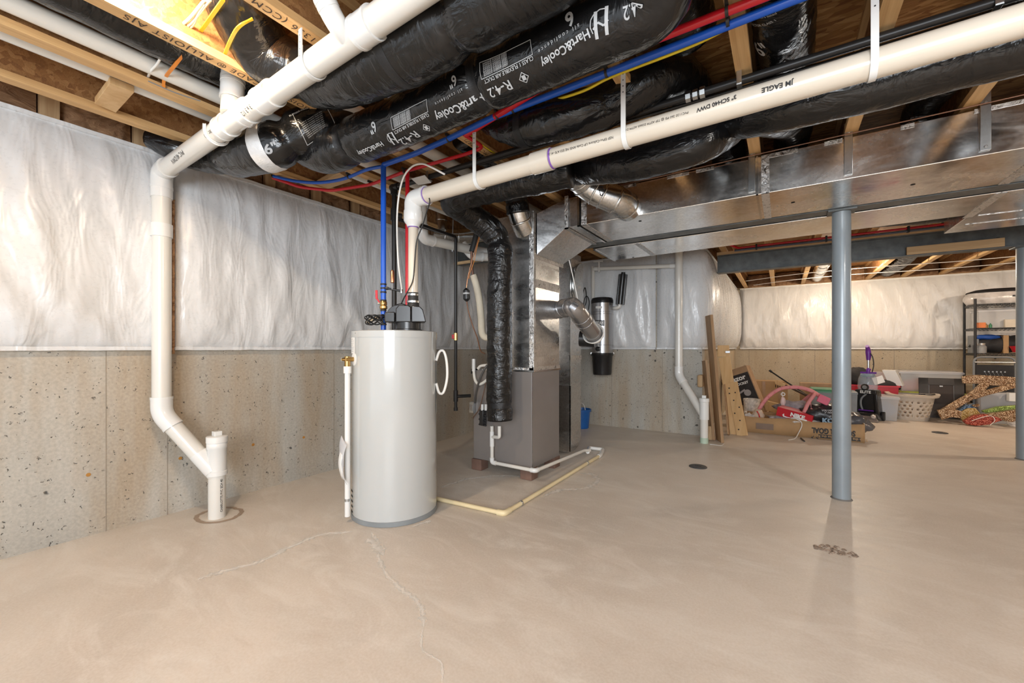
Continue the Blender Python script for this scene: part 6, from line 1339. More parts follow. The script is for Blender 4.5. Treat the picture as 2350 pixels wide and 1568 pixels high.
# carpet cleaner
kc = Z(1996, 965, 0)+FW*0.05; t = thing('carpet_cleaner', 'upright carpet cleaner with purple handle and clear tank', 'cleaner', kc)
M_PURP = mat('purple_plastic', (0.15, 0.025, 0.32), 0.3); KX, KY = V((0.93, -0.37, 0)), V((0.37, 0.93, 0))
def K(x, y, z): return kc+KX*x+KY*y+V((0, 0, z))
def kprism(pts, y0, y1, nm, m, bev=0.008, parent=None): P = [K(x, y0, z) for x, z in pts]; return MB().prism(P, KY*(y1-y0)).build(nm, m, parent or t, smooth=40, bevel=bev)
kprism([(-0.19, 0.03), (0.19, 0.03), (0.17, 0.10), (0.15, 0.14), (-0.15, 0.14), (-0.17, 0.10)], -0.18, 0.12, 'foot_housing', M_BLKP, 0.02)
q = MB(); q.hexa([K(-0.20, -0.26, 0.004), K(0.20, -0.26, 0.004), K(0.20, -0.17, 0.004), K(-0.20, -0.17, 0.004), K(-0.10, -0.22, 0.05), K(0.10, -0.22, 0.05), K(0.14, -0.15, 0.12), K(-0.14, -0.15, 0.12)]); q.build('clear_nozzle', mat('smoky_clear', (0.28, 0.24, 0.22), 0.15, alpha=0.7), t, smooth=0, bevel=0.006)
kprism([(-0.17, 0.12), (0.17, 0.12), (0.145, 0.50), (-0.145, 0.50)], -0.02, 0.16, 'lower_body', M_BLKP, 0.02)
kprism([(-0.17, 0.12), (-0.12, 0.12), (-0.10, 0.46), (-0.145, 0.50)], -0.08, 0.0, 'side_pillar', M_BLKP, 0.012); kprism([(0.12, 0.12), (0.17, 0.12), (0.145, 0.50), (0.10, 0.46)], -0.08, 0.0, 'side_pillar', M_BLKP, 0.012)
kprism([(-0.145, 0.44), (0.145, 0.44), (0.135, 0.51), (-0.135, 0.51)], -0.09, 0.14, 'top_collar', M_BLKP, 0.012)
q = MB(); text_flat(q, 'ELITE', 0.062, K(0, -0.094, 0.472), KX, (0, 0, 1), 0.002); q.build('name_print', M_WHITE, t, smooth=0)
q = MB(); q.lathe(K(0, 0.02, 0), [(0.125, 0.512), (0.135, 0.56), (0.12, 0.70), (0.09, 0.78)], 24); q.build('clear_tank', mat('tank_plastic', (0.55, 0.62, 0.70), 0.08, alpha=0.35), t, smooth=60)
MB().lathe(K(0, 0.02, 0), [(0.09, 0.72), (0.10, 0.75), (0.085, 0.77)], 24).build('tank_cap', mat('teal_plastic', (0.05, 0.16, 0.22), 0.3), t)
q = MB(); q.lathe(K(0, -0.10, 0.555), [(0.05, 0), (0.055, 0.02), (0.03, 0.04)], 24, -KY); q.build('gauge_cap', M_BLKP, t); MB().lathe(K(0, -0.135, 0.555), [(0.032, 0), (0.03, 0.012)], 20, -KY).build('gauge_glass', M_GREYP, t)
MB().lathe(K(0, 0.06, 0), [(0.020, 0.78), (0.020, 1.02)], 14).build('chrome_tube', M_STEEL, t)
q = MB(); Tube(smooth_path([K(0, 0.06, 0.70), K(0, 0.05, 0.82), K(0.01, 0.06, 0.86)]), 0.03, step=0.02).mesh(q, 12); q.beam(K(-0.10, 0.04, 0.79), K(0.11, 0.04, 0.79), 0.03, 0.03); q.build('purple_bracket', M_PURP, t, smooth=40)
q = MB(); Tube(smooth_path([K(0, 0.06, 1.0), K(0.0, 0.07, 1.08), K(-0.005, 0.06, 1.18), K(0.0, 0.0, 1.24)]), lambda s, th: 0.026+0.012*math.sin(min(1, s/0.24)*math.pi), step=0.02).mesh(q, 14); q.build('purple_handle', M_PURP, t, smooth=60)
q = MB(); Tube(smooth_path([K(0.03, 0.05, 1.12), K(0.06, 0.05, 1.05), K(0.07, 0.06, 0.92), K(0.05, 0.06, 0.80)]), 0.008, step=0.02).mesh(q, 8); q.build('handle_cord', M_BCAB, t, smooth=60)
q = MB(); Tube(smooth_path([K(0.0, -0.05, 0.44), K(-0.06, -0.06, 0.36), K(-0.07, -0.06, 0.26), K(-0.05, -0.05, 0.17)]), 0.016, step=0.015).mesh(q, 10); q.build('suction_hose', M_GREYP, t, smooth=60)
q = MB(); q.beam(K(-0.10, -0.06, 0.165), K(0.10, -0.06, 0.165), 0.015, 0.02); q.build('purple_latch', M_PURP, t, smooth=0, bevel=0.004)
for s in (-1, 1): MB().lathe(K(s*0.13, -0.19, 0.09), [(0.03, 0), (0.035, 0.02), (0.02, 0.04)], 16, -KY).build('headlight', mat('lamp_lens', (0.5, 0.45, 0.42), 0.15), t)
q = MB(); q.prism([K(-0.022, -0.235, 0.075), K(0.0, -0.24, 0.055), K(0.022, -0.235, 0.075), K(0.012, -0.232, 0.09), K(0.0, -0.232, 0.083), K(-0.012, -0.232, 0.09)], -KY*0.006); q.build('red_badge', M_RED, t, smooth=0)
for s in (-1, 1): MB().lathe(K(s*0.19, 0.10, 0.075), [(0.073, -0.012), (0.073, 0.012)], 24, KX).build('wheel', M_RUB, t)

# shallow cardboard box and its contents
xa, xb = YP(1707, 990, 6.85).x, YP(1984, 1018, 6.85).x; HBX = YP(1845, 966, 6.85).z
def bt(x): return HBX+0.012*nz(x*5, 3)+(0.03 if x < xa+0.1 else 0)
t = thing('cardboard_box', 'long shallow cardboard box printed SOCCER GOAL upside down', 'box', ((xa+xb)/2, 7.15, 0))
def wallp(p, q_, nm, n=24, th=0.006, bend=0.0):
    vs = []
    for i in range(n+1):
        f_ = i/n; P_ = V(p).lerp(V(q_), f_); T_ = (V(q_)-V(p)).normalized(); nn = T_.cross(UP)
        tz = HBX+0.02*nz(P_.x*4.1, P_.y*3.3+2); w_ = 0.012*nz(P_.x*3, P_.y*3+8)
        for z, s in ((0.001, 0), (HBX*0.5, w_), (tz, w_*0.5)): vs.append(P_+nn*s+V((0, 0, z)))
    MB().add(vs, [(3*i+a, 3*i+3+a, 3*i+4+a, 3*i+1+a) for i in range(n) for a in range(2)]).build(nm, M_CARD, t, smooth=40, solid=th)
wallp((xa, 6.85, 0), (xb, 6.85, 0), 'front_wall', 40); wallp((xb, 6.85, 0), (xb, 7.45, 0), 'end_wall'); wallp((xb, 7.45, 0), (xa, 7.45, 0), 'back_wall', 40); wallp((xa, 7.45, 0), (xa, 6.85, 0), 'end_wall')
MB().box((xa, 6.85, 0.001), (xb, 7.45, 0.008)).build('bottom', M_CARD, t, smooth=0)
FYB = 6.838
q = MB(); s_w = abs(YP(1988, 990, FYB).x-YP(1858, 990, FYB).x)
def bx(u, v): 
    p_ = YP(u, v, FYB-0.002); return p_
q = MB(); text_flat(q, 'SOCCER GOAL', 0.098, bx(1912, 991), (-1, 0, 0), (0, 0, -1), 0.004, sx=0.68); q.build('goal_print', M_INK, t, smooth=0)
q = MB()
for k in range(2):
    c_ = bx(1861+11*k, 1004); q.add([c_+V((0.0, -0.001, 0)), c_+V((0.03, -0.001, 0.026)), c_+V((0.045, -0.001, 0.026)), c_+V((0.015, -0.001, 0)), c_+V((0.045, -0.001, -0.026)), c_+V((0.03, -0.001, -0.026))], [(0, 1, 2, 3), (0, 3, 4, 5)])
q.build('chevron_print', M_INK, t, smooth=0)
p1, p2 = bx(1878, 1004), bx(1975, 1013)
q = MB(); q.box((p1.x, FYB-0.0015, min(p1.z, p2.z)-0.004), (p2.x, FYB-0.0005, min(p1.z, p2.z)+0.042)); q.build('black_banner', M_INK, t, smooth=0)
q = MB(); text_flat(q, 'Take the GAME    Take the REAL', 0.042, ((p1.x+p2.x)/2, FYB-0.002, min(p1.z, p2.z)+0.02), (-1, 0, 0), (0, 0, -1), 0.001); q.build('banner_print', M_CARD, t, smooth=0)
q = MB(); c1, c2 = bx(1735, 970), bx(1775, 988); q.box((c1.x, FYB-0.001, c2.z), (c2.x, FYB-0.0003, c1.z-0.005)); q.build('brown_tape', mat('dull_brown_tape', (0.20, 0.12, 0.07), 0.4), t, smooth=0)
tilt_box('white_shoe_box_red', 'red shoe box with a white sporting logo lying in the shallow cardboard box', 1828, 952, 6.98, V((0.20, -0.02, -0.045)), V((0.03, 0.12, 0)), V((0.01, -0.01, 0.062)), M_REDP)
o3 = [x for x in bpy.data.objects if x.name.startswith('white_shoe_box_red')][0]; o3.name = 'shoe_box'; OFF[o3.name] = OFF['white_shoe_box_red']
n1 = V((0.20, -0.02, -0.045)).normalized(); u1_ = V((0.01, -0.01, 0.062)); u1_ = (u1_-n1*u1_.dot(n1)).normalized(); ofr = n1.cross(u1_); ofr = ofr if ofr.y < 0 else -ofr
c_ = YP(1828, 952, 6.98)+ofr*0.124
q = MB(); text_flat(q, 'NIKE', 0.075, c_+u1_*0.018+n1*0.02+ofr*0.004, n1, u1_, 0.004); q.build('name_print', M_WHITE, o3, smooth=0)
q = MB(); sw = [(-0.135, 0.01), (-0.15, -0.015), (-0.135, -0.04), (-0.10, -0.042), (0.04, -0.018), (-0.09, -0.028), (-0.125, -0.024)]
q.add([c_+n1*x+u1_*y+ofr*0.005 for x, y in sw], [(0, 1, 2, 6), (2, 3, 5, 6), (3, 4, 5)]); q.build('swoosh_mark', M_WHITE, o3, smooth=0)
# pink baby play arch
M_PINK = mat('pink_fabric', (0.70, 0.27, 0.27), 0.7, var=0.08); M_ROSE = mat('rose_fabric', (0.72, 0.16, 0.24), 0.7)
ga = thing('play_arch', 'pink padded baby play arch with hanging toys over the shallow cardboard box', 'toy', YP(1810, 960, 7.2))
arc1 = [YP(1733, 965, 7.1), YP(1742, 940, 7.1), YP(1762, 912, 7.1), YP(1790, 893, 7.12), YP(1822, 889, 7.15), YP(1850, 893, 7.15), YP(1875, 905, 7.15), YP(1895, 925, 7.1), YP(1900, 940, 7.1)]
arc2 = [YP(1845, 948, 6.95), YP(1855, 925, 7.0), YP(1868, 907, 7.08), YP(1866, 904, 7.2), YP(1850, 915, 7.3), YP(1835, 930, 7.4)]
for nm, pts, r_ in (('long_arch', arc1, 0.026), ('short_arch', arc2, 0.024)):
    q = MB(); Tube(smooth_path(pts, 10), lambda s, th, r_=r_: r_*(1+0.12*math.sin(s*60)*0.3), step=0.02).mesh(q, 14); q.build(nm, M_PINK, ga, smooth=180)
q = MB(); q.obox(YP(1890, 918, 7.05), V((0.06, 0, -0.03)), V((0, 0.02, 0)), V((0.02, 0, 0.05))); q.build('rose_patch', M_ROSE, ga, smooth=40, bevel=0.01)
for k in range(9):
    tt = Tube(smooth_path(arc1, 10), 0.026, step=0.02); c_ = tt.at(tt.len*(0.15+0.08*k), R(110), -0.001); MB().lathe(c_-V((0, 0.004, 0)), [(0.008, 0), (0.006, 0.006)], 8, (0, -1, 0)).build('fabric_dot', M_ROSE, ga)
q = MB(); c_ = YP(1797, 905, 7.12)
Tube([c_+V((0.022*math.cos(R(a)), 0, 0.022*math.sin(R(a))+0.0)) for a in range(0, 361, 20)], 0.006).mesh(q, 8); q.build('toy_ring', M_WHITE, ga, smooth=60)
blob('toy_figure', '', YP(1797, 922, 7.12), 0.032, 0.022, 0.07, mat('pale_pink_toy', (0.72, 0.55, 0.52), 0.5), 2, parent=ga)
q = MB(); q.box(YP(1796, 908, 7.12)-V((0.002, 0.002, 0.03)), YP(1796, 899, 7.12)+V((0.002, 0.002, 0))); q.build('toy_string', M_WHITE, ga, smooth=0)
blob('toy_figure', '', YP(1863, 945, 7.0), 0.035, 0.03, 0.05, M_PINK, 6, parent=ga)
wire('toy_string_loop', [YP(1860, 915, 7.05), YP(1861, 930, 7.03), YP(1862, 940, 7.0)], 0.004, M_PINK, '', '', parent=ga)
blob('plastic_wrap', 'crumpled clear plastic wrap at the left end of the shallow cardboard box', (xa+0.62, 7.02, HBX-0.01), 0.30, 0.14, 0.055, mat('crumpled_film', (0.42, 0.38, 0.38), 0.2, var=0.5, vs=14, bs=1.0, bscale=24), 4, 'wrap', amp=0.5)
blob('baby_seat_pad', 'grey patterned baby pad bundled behind the red shoe box', (YP(1830, 930, 7.25).x, 7.25, HBX+0.12), 0.26, 0.12, 0.10, mat('grey_pattern_cloth', (0.30, 0.27, 0.28), 0.8, var=0.35, vs=12, bs=0.4), 8, 'pad', amp=0.4)
blob('crumpled_cloth', 'cream baby shoe with a red strap at the left end of the cardboard box', YP(1740, 953, 6.98), 0.075, 0.06, 0.085, mat('cream_cloth', (0.62, 0.48, 0.36), 0.7, var=0.15), 12, 'shoe', amp=0.25)
blob('crumpled_paper', 'crumpled pale paper at the far left end of the cardboard box', YP(1719, 957, 6.95), 0.07, 0.06, 0.055, mat('pale_paper', (0.60, 0.55, 0.50), 0.7, var=0.3, vs=20, bs=0.8), 19, 'paper', amp=0.6)
wire('red_strap', [YP(1737, 944, 6.90), YP(1741, 950, 6.89), YP(1744, 960, 6.90)], 0.007, M_RED, 'red strap across the cream baby shoe', 'strap')
blob('crumpled_paper', 'white tissue paper spilling over the front of the cardboard box', YP(1832, 965, 6.90), 0.16, 0.06, 0.035, mat('white_tissue', (0.72, 0.68, 0.64), 0.6, var=0.3, vs=20, bs=1.0, bscale=30), 23, 'paper', amp=0.8)
wire('loose_cord', [YP(1828, 962, 6.83), YP(1838, 968, 6.82), YP(1840, 978, 6.82), YP(1833, 993, 6.80), Z(1825, 1006, 0.01), Z(1810, 1010, 0.006)], 0.006, M_WCAB, 'white cord hanging over the front of the cardboard box to the floor', 'cord')
kb = (YP(1893, 948, 7.05).x, 7.08, HBX+0.05)
kbg = thing('plastic_bag', 'shiny black shopping bag lettered in blue, left of the post in the cardboard box', 'bag', kb)
M_PBAG = mat('shiny_black_bag', (0.03, 0.03, 0.033), 0.28, var=0.3, bs=0.7, bscale=9)
blob('bag_body', '', kb, 0.22, 0.20, 0.17, M_PBAG, 31, parent=kbg, amp=0.4, n=40, mh=24)
q = MB(); text_flat(q, 'KOHL\u2019S', 0.085, YP(1918, 967, 6.86)+V((0.0, 0, 0.0)), (1, 0, 0.05), (0, 0, 1), 0.005); q.build('bag_lettering', mat('blue_grey_print', (0.22, 0.34, 0.45), 0.5), kbg, smooth=0)
q = MB(); text_flat(q, 'YOU HAVE IT\nIS GONE', 0.03, YP(1905, 945, 6.88), (1, 0, 0.1), (0, 0, 1), 0.001); q.build('slogan_lettering', M_INKW, kbg, smooth=0)
blob('plastic_bag', 'dark translucent bag slumped over the right end of the cardboard box', (YP(1958, 950, 7.15).x, 7.15, HBX-0.02), 0.20, 0.18, 0.13, mat('smoky_bag', (0.10, 0.10, 0.11), 0.22, var=0.4, alpha=0.85, bs=0.8, bscale=10), 37, 'bag', amp=0.28, n=36, mh=20)
wire('white_twine', [Z(1629, 1020, 0.004), Z(1642, 1021, 0.004), Z(1655, 1024, 0.004), Z(1662, 1018, 0.004)], 0.003, M_WHITE, 'short white strip on the floor beside the standpipe', 'strip', smooth=False)
wire('dark_twig', [Z(1838, 1006, 0.006), Z(1846, 1013, 0.006)], 0.010, M_IRON, 'small dark tool on the floor in front of the cardboard box', 'tool')

# ---- shelving unit ----
sx0 = YP(2238, 750, 10.15).x; SY0, SY1 = 10.15, 10.65; sx1 = sx0+1.25
sh = thing('wire_shelving', 'black wire shelving unit at the right edge', 'shelf', ((sx0+sx1)/2, 10.4, 0))
ztop = YP(2238, 686, 10.15).z
for (x, y) in ((sx0, SY0), (sx0, SY1), (sx1, SY0), (sx1, SY1)): MB().lathe((x, y, 0), [(0.018, 0), (0.018, ztop)], 14).build('shelf_post', M_INK, sh)
zs = [YP(2280, v, 10.15).z for v in (697, 753, 812, 868, 925)]
M_WIRE = mat('black_shelf_wire', (0.02, 0.02, 0.02), 0.4, 0.3)
for z in zs:
    z = max(z, 0.12); q = MB()
    for y in (SY0, SY1):
        q.box((sx0, y-0.004, z-0.004), (sx1, y+0.004, z+0.004)); q.box((sx0, y-0.004, z-0.034), (sx1, y+0.004, z-0.028))
        for k in range(26): x = sx0+1.25*k/26; q.beam((x, y, z-0.03), (x+0.024, y, z-0.002), 0.004, 0.004); q.beam((x+0.024, y, z-0.002), (x+0.048, y, z-0.03), 0.004, 0.004)
    for x in (sx0, sx1): q.box((x-0.004, SY0, z-0.034), (x+0.004, SY1, z+0.004))
    for k in range(40): x = sx0+1.25*(k+0.5)/40; q.box((x-0.002, SY0, z-0.002), (x+0.002, SY1, z+0.002))
    q.build('wire_shelf', M_WIRE, sh, smooth=0)
def onshelf(u, k, Y=10.35): p = YP(u, 700, Y); return V((p.x, Y, max(zs[k], 0.12)+0.006))
p = onshelf(2300, 0, 10.38); bg = thing('bedding_bag', 'clear zip bag of white bedding with black top on the highest shelf', 'bag', p)
q = MB(); n = 28; vs = []
for j in range(9):
    for i in range(n):
        a = 2*math.pi*i/n; kx = (abs(math.cos(a))**2.6+abs(math.sin(a))**2.6)**(-1/2.6); h_ = j/8; f_ = 0.90+0.10*math.sin(math.pi*h_); vs.append(p+V((math.cos(a)*kx*0.46*f_, math.sin(a)*kx*0.22*f_, 0.19*h_+0.01*nz(a*2, h_*3))))
q.add(vs, [(j*n+i, j*n+(i+1) % n, (j+1)*n+(i+1) % n, (j+1)*n+i) for j in range(8) for i in range(n)]+[tuple(range(n-1, -1, -1))]); q.build('clear_side', mat('bedding_through_film', (0.62, 0.58, 0.55), 0.25, var=0.2, vs=9, bs=0.5, bscale=12), bg, smooth=60)
q = MB(); vs = []
for j in range(5):
    for i in range(n):
        a = 2*math.pi*i/n; kx = (abs(math.cos(a))**2.6+abs(math.sin(a))**2.6)**(-1/2.6); f_ = (1.0, 0.97, 0.75, 0.4, 0.02)[j]; vs.append(p+V((math.cos(a)*kx*0.46*f_*0.93, math.sin(a)*kx*0.22*f_*0.93, 0.19+0.075*(0, 0.3, 0.75, 0.95, 1)[j])))
q.add(vs, [(j*n+i, j*n+(i+1) % n, (j+1)*n+(i+1) % n, (j+1)*n+i) for j in range(4) for i in range(n)]); q.build('black_top', M_BAG, bg, smooth=60)
MB().box(p+V((0.05, -0.235, 0.10)), p+V((0.30, -0.215, 0.125))).build('carry_handle', M_INK, bg, smooth=0, bevel=0.004)
t, cc, hw, hd, top = tote('storage_tote', 'clear tote on the second shelf from the top', 2246, 2345, 712, 750, 10.25, 0.34, M_CLEAR, 0.018, M_CLEARM, z0=zs[1]+0.006, taper=0.96)
for (u, w_, h_, m_, lab) in ((2252, 0.045, 0.09, mat('orange_label', (0.75, 0.20, 0.04), 0.5), 'small orange and white carton in front on the second shelf'), (2330, 0.12, 0.13, mat('ivory_box', (0.66, 0.58, 0.46), 0.5), 'ivory box at the right on the second shelf')):
    p = onshelf(u, 1, 10.19); solid('small_box', lab, 'box', MB().box(p-V((w_, 0.03, 0)), p+V((w_, 0.03, h_))), m_, smooth=0, bevel=0.003)
for u, m_, lab in ((2263, mat('amber_glass', (0.35, 0.17, 0.02), 0.2), 'tiny amber bottle on the second shelf'), (2273, M_GREEN, 'tiny green bottle on the second shelf')):
    p = onshelf(u, 1, 10.19); solid('tiny_bottle', lab, 'bottle', MB().lathe(p, [(0.02, 0), (0.02, 0.05), (0.008, 0.06), (0.008, 0.075)], 12), m_, smooth=40)
p = onshelf(2252, 2, 10.20); jr = thing('glass_jar', 'clear glass jar at the left on the third shelf', 'jar', p)
MB().lathe(p, [(0.055, 0), (0.062, 0.01), (0.064, 0.11), (0.045, 0.14)], 20).build('jar_body', mat('jar_glass', (0.5, 0.5, 0.5), 0.1, alpha=0.5), jr, smooth=60); MB().lathe(p, [(0.047, 0.14), (0.047, 0.17)], 20).build('jar_lid', mat('pewter_lid', (0.5, 0.48, 0.45), 0.4, 0.5), jr)
blob('cloth_bag', 'black bag on the third shelf behind the glass jar', onshelf(2285, 2, 10.40)+V((0, 0, 0.15)), 0.30, 0.16, 0.16, M_BAG, 41)
blob('cloth_bag', 'dark blue fabric bag on top of the black one on the third shelf', onshelf(2262, 2, 10.36)+V((0, 0, 0.27)), 0.16, 0.12, 0.05, mat('royal_blue_cloth', (0.01, 0.07, 0.33), 0.6), 43)
solid('carton_edge', 'upright piece of brown cardboard on the third shelf', 'box', MB().box(onshelf(2309, 2, 10.24)+V((-0.03, 0, 0)), onshelf(2309, 2, 10.24)+V((0.03, 0.2, 0.30))), M_CARD, smooth=0)
solid('grey_binder', 'grey upright box at the left end of the third shelf', 'box', MB().box(onshelf(2232, 2, 10.40)+V((-0.03, -0.1, 0)), onshelf(2232, 2, 10.40)+V((0.05, 0.12, 0.30))), M_GREYP, smooth=0, bevel=0.004)
p = onshelf(2339, 2, 10.20)+V((0, 0, 0.02)); solid('red_bowl', 'red bowl at the right on the third shelf', 'bowl', MB().lathe(p, [(0.07, 0), (0.10, 0.08), (0.105, 0.10), (0.098, 0.10), (0.065, 0.01)], 24, cap=False), M_REDP, smooth=40)
blob('cloth_bag', 'black bag behind the red bowl on the third shelf', onshelf(2345, 2, 10.45)+V((0, 0, 0.17)), 0.22, 0.12, 0.15, M_BAG, 47)
# folded camp chair
fcx = onshelf(2285, 2, 10.02); cf = thing('folding_chair', 'folded black lace-up lounge chair standing in front of the shelves', 'chair', V((fcx.x, 10.02, 0.0)))
X0, X1_ = YP(2236, 820, 10.02).x, YP(2332, 820, 10.02).x; ZT = YP(2285, 820, 10.02).z
q = MB(); Tube(fillet([(X0, 10.04, 0.02), (X0, 10.04, ZT), (X1_, 10.04, ZT), (X1_, 10.04, 0.02)], 0.10, 8), 0.016).mesh(q, 12); q.build('tube_frame', M_GREYP, cf, smooth=60)
MB().box((X0+0.02, 10.030, 0.3), (X1_-0.02, 10.036, ZT-0.13)).build('fabric_panel', M_BAG, cf, smooth=0)
cyl((X0, 10.02, ZT-0.085), (X1_, 10.02, ZT-0.085), 0.014, n=12).build('cross_bar', M_STEEL, cf)
q = MB(); nx = 6
for k in range(nx):
    x = X0+0.12+(X1_-X0-0.24)*k/(nx-1); z = ZT-0.24 - 0.0
    MB().lathe((x, 10.028, z), [(0.012, 0), (0.010, 0.006)], 10, (0, -1, 0)).build('eyelet', M_STEEL, cf); MB().lathe((x+0.0, 10.028, z-0.11), [(0.012, 0), (0.010, 0.006)], 10, (0, -1, 0)).build('eyelet', M_STEEL, cf)
    if k < nx-1: q.beam((x, 10.028, z), (x+(X1_-X0-0.24)/(nx-1), 10.028, z-0.11), 0.006, 0.004)
q.build('lacing', M_GREYP, cf, smooth=0)
# clear tote on lowest shelf region with dark clothes
t, cc, hw, hd, top = tote('storage_tote', 'clear tote of dark clothes on the floor under the gold glitter antler', 2250, 2352, 905, 950, 9.80, 0.28, M_CLEARM, 0.02, M_CLEARM)
blob('folded_clothes', 'dark clothes inside the clear tote under the gold glitter antler', cc+V((0, -0.02, 0.16)), hw*0.8, hd*0.8, 0.15, M_FAB, 51, 'clothes')
ubox('white_carton', 'white carton standing at the right edge under the gold glitter antler', 2316, 2352, 903, 922, 9.66, 0.1, M_WHITE)
# glitter holiday decorations
M_BRZ = m_glitter('bronze_glitter', (0.26, 0.11, 0.03), (0.95, 0.75, 0.5)); M_GLD = m_glitter('gold_glitter', (0.55, 0.30, 0.04), (1.0, 0.85, 0.5)); M_RGL = m_glitter('red_glitter', (0.33, 0.02, 0.01), (0.9, 0.3, 0.2)); M_GGL = m_glitter('green_glitter', (0.22, 0.33, 0.04), (0.7, 0.9, 0.3)); M_BGL = m_glitter('blue_glitter', (0.10, 0.22, 0.42), (0.6, 0.8, 1.0))
an = thing('glitter_antler', 'large branching bronze glitter decoration leaning across the totes', 'decoration', YP(2240, 950, 9.45))
def strip(pts, w, th, nm, m, parent):
    path = smooth_path(pts, 8); vs = []
    for i, p_ in enumerate(path):
        T_ = (path[min(i+1, len(path)-1)]-path[max(0, i-1)]).normalized(); n = V((0, -1, 0)); s = T_.cross(n).normalized(); ww = (w if not callable(w) else w(i/(len(path)-1)))
        vs += [p_-s*ww/2-n*th/2, p_+s*ww/2-n*th/2, p_+s*ww/2+n*th/2, p_-s*ww/2+n*th/2]
    return MB().add(vs, [(4*j+a, 4*j+(a+1) % 4, 4*j+4+(a+1) % 4, 4*j+4+a) for j in range(len(path)-1) for a in range(4)]+[(3, 2, 1, 0), tuple(len(vs)-4+k for k in range(4))]).build(nm, m, parent, smooth=30, bevel=0.006)
strip([YP(2208, 872, 9.45), YP(2240, 871, 9.45), YP(2280, 874, 9.45), YP(2320, 876, 9.45), YP(2350, 880, 9.45)], lambda f_: 0.11+0.04*math.sin(3*f_), 0.05, 'upper_branch', M_BRZ, an)
strip([YP(2262, 880, 9.43), YP(2235, 905, 9.42), YP(2200, 925, 9.41), YP(2165, 945, 9.40)], 0.10, 0.05, 'left_branch', M_BRZ, an)
strip([YP(2345, 880, 9.39), YP(2300, 892, 9.38), YP(2262, 902, 9.37), YP(2232, 912, 9.37)], 0.075, 0.05, 'middle_branch', M_BRZ, an)
strip([YP(2155, 952, 9.35), YP(2180, 948, 9.35), YP(2205, 952, 9.35)], lambda f_: 0.16-0.05*f_, 0.06, 'foot_piece', M_BRZ, an)
def lay(name, label, pts, h, m, Y=8.2):
    P_ = [YP(u, v, Y) for u, v in pts]; return solid(name, label, 'decoration', MB().prism(P_, (0, h, 0)), m, smooth=0, bevel=0.012)
lay('glitter_shape', 'blue glitter shape lying under the bronze branch', [(2196, 950), (2215, 932), (2238, 927), (2245, 932), (2228, 952), (2205, 957)], 0.08, M_BGL, 9.66)
lay('glitter_shape', 'gold glitter shape in front of the blue one', [(2198, 950), (2222, 938), (2240, 937), (2252, 952), (2232, 966), (2212, 970)], 0.06, M_GLD, 9.50)
lay('glitter_shape', 'small bronze glitter piece beside the blue shape', [(2230, 930), (2248, 927), (2250, 932), (2238, 936)], 0.05, M_BRZ, 9.55)
lay('glitter_shape', 'red glitter bow lying in front of the gold shape', [(2212, 968), (2235, 955), (2262, 951), (2290, 958), (2302, 965), (2270, 975), (2240, 978), (2218, 974)], 0.10, M_RGL, 9.22)
lay('glitter_shape', 'green glitter branch lying at the right edge', [(2254, 944), (2290, 934), (2348, 930), (2348, 938), (2300, 944), (2262, 949)], 0.08, M_GGL, 9.60)
lay('glitter_shape', 'dark bronze glitter branch lying in front of the green one', [(2262, 952), (2300, 946), (2350, 938), (2350, 958), (2320, 972), (2300, 964), (2275, 958)], 0.10, M_BRZ, 9.45)
random.seed(21); pts = []
for k in range(60): a = k*1.3; pts.append(Z(2335, 978, 0.03)+V((0.13*math.cos(a)*random.random()**0.4, 0.10*math.sin(a), 0.03+0.03*math.sin(a*1.7))))
wire('white_light_string', pts, 0.004, M_WCAB, 'tangle of thin white cord on the floor at the right edge', 'cord')
wire('white_light_string', [YP(2230, 966, 9.19), YP(2255, 958, 9.19), YP(2275, 955, 9.19), YP(2283, 965, 9.19), YP(2272, 976, 9.19)], 0.005, M_WCAB, 'loop of thin white cord over the red glitter bow', 'cord')
# ceiling extras over the far part
for i, (z, y, lab) in enumerate(((2.575, 9.2, 'front white cable strung under the joists near the far wall'), (2.585, 10.0, 'rear white cable strung under the joists near the far wall'))):
    flat_wire([V((-0.62+0.1*i, y+0.5, z)), V((0.2, y+0.05, z-0.01)), V((1.2, y, z)), V((2.4, y+0.03, z-0.015)), V((3.6, y, z)), V((5.0, y, z))], 0.03, 0.008, M_WCAB, 'white_cable', lab, 'cable')
flat_wire([V((0.9, 8.2, 2.58)), V((1.6, 8.25, 2.575)), V((2.6, 8.3, 2.585))], 0.02, 0.006, M_WCAB, 'white_cable', 'short white cable above the bare bulb near the far wall', 'cable')
wire('water_tube', [V((-0.62, 5.9, 2.62)), V((-0.60, 6.2, 2.585)), V((-0.50, 6.46, 2.575)), V((0.6, 6.47, 2.578)), V((1.6, 6.46, 2.575)), V((2.8, 6.47, 2.578))], 0.014, M_RED, 'red water tube running along the top of the rear steel beam', 'tube', smooth=False, n=12)
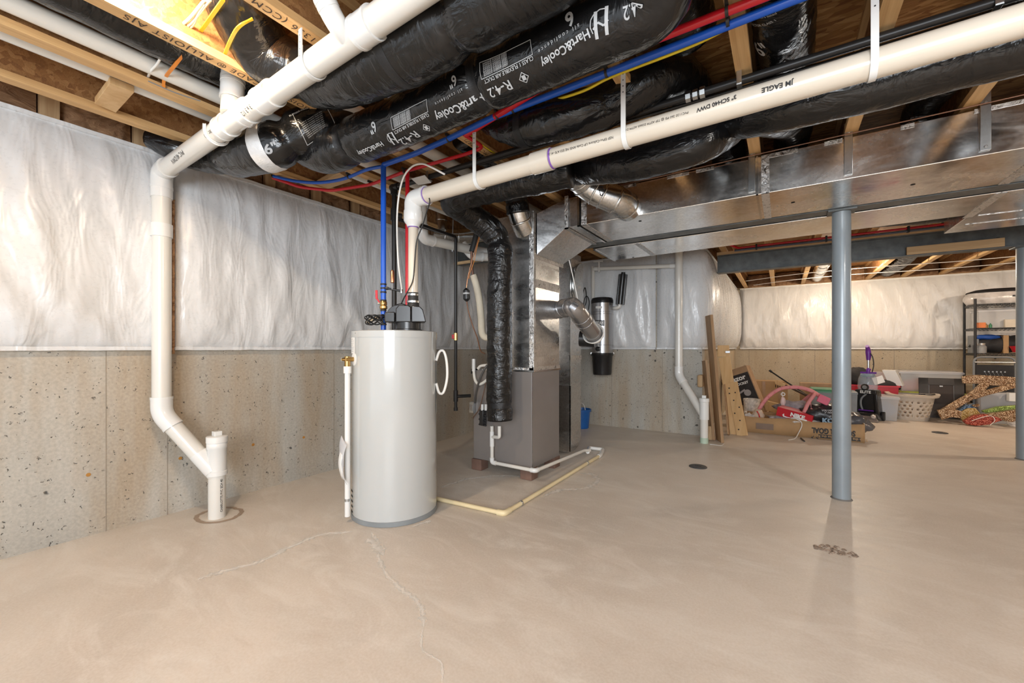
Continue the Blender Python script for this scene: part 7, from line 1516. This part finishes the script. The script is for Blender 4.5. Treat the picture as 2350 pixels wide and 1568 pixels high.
wire('water_tube', [V((-0.55, 6.45, 2.545)), V((0.6, 6.46, 2.545)), V((1.6, 6.455, 2.545)), V((2.8, 6.46, 2.546))], 0.014, mat('grey_tube', (0.06, 0.07, 0.10), 0.4), 'dark grey tube beside the red one along the rear steel beam', 'tube', smooth=False, n=12)
for k in range(4):
    x = -0.30+0.75*k; solid('tube_clip', '%s black clip along the rear steel beam counted from the left' % ORD[k], 'clip', MB().box((x, 6.435, 2.53), (x+0.02, 6.49, 2.599)), M_TIE, group='black clips along the rear beam', smooth=0)

# ---- sub-parts: marks, levers and trims belong to the part that carries them ----
CARRIER = {'maker_name_print': 'sleeve', 'slogan_print': 'sleeve', 'rating_print': 'sleeve', 'class_print': 'sleeve', 'size_mark': 'sleeve', 'label_frame_print': 'sleeve',
    'maker_mark_print': 'sleeve', 'diamond_mark': 'sleeve', 'label_print': 'sleeve', 'title_print': 'sleeve', 'pipe_print': 'pipe_run', 'rib': 'strap', 'nail_hole': 'strap',
    'switch_plate': 'switch_box', 'red_lever': 'valve_body', 'valve_stem': 'valve_body', 'valve_lever': 'relief_valve', 'label_lines': 'rating_label', 'eyelet': 'fabric_panel',
    'lacing': 'fabric_panel', 'screw_hole': 'duct_body', 'stamped_print': 'bottom_flange', 'drier_label': 'drier_body', 'gauge_glass': 'gauge_cap', 'tank_cap': 'clear_tank',
    'handle_cord': 'purple_handle', 'bike_picture': 'printed_panel', 'subtitle_print': 'printed_panel', 'banner_print': 'black_banner', 'goal_print': 'front_wall',
    'chevron_print': 'front_wall', 'carry_handle': 'clear_side', 'tube_clamp': 'discharge_tube', 'marker_note': 'pipe_body', 'bead_ring': 'pipe_body', 'fabric_dot': 'long_arch',
    'slot': 'cover_plate', 'inner_bead': 'backing_board', 'cap_screw': 'top_cap', 'bag_lettering': 'bag_body', 'slogan_lettering': 'bag_body', 'tuning_peg': 'headstock', 'body_bead': 'metal_body',
    'badge': 'metal_body', 'name_plate': 'metal_body', 'plaster_smear': 'tub_body', 'foil_patch': 'duct_body'}
for o in list(bpy.data.objects):
    k = o.name.split('.')[0]
    if k in CARRIER and o.parent and o.parent.type == 'EMPTY':
        for s in o.parent.children:
            if s.name.split('.')[0] == CARRIER[k] and s != o:
                o.parent = s; break
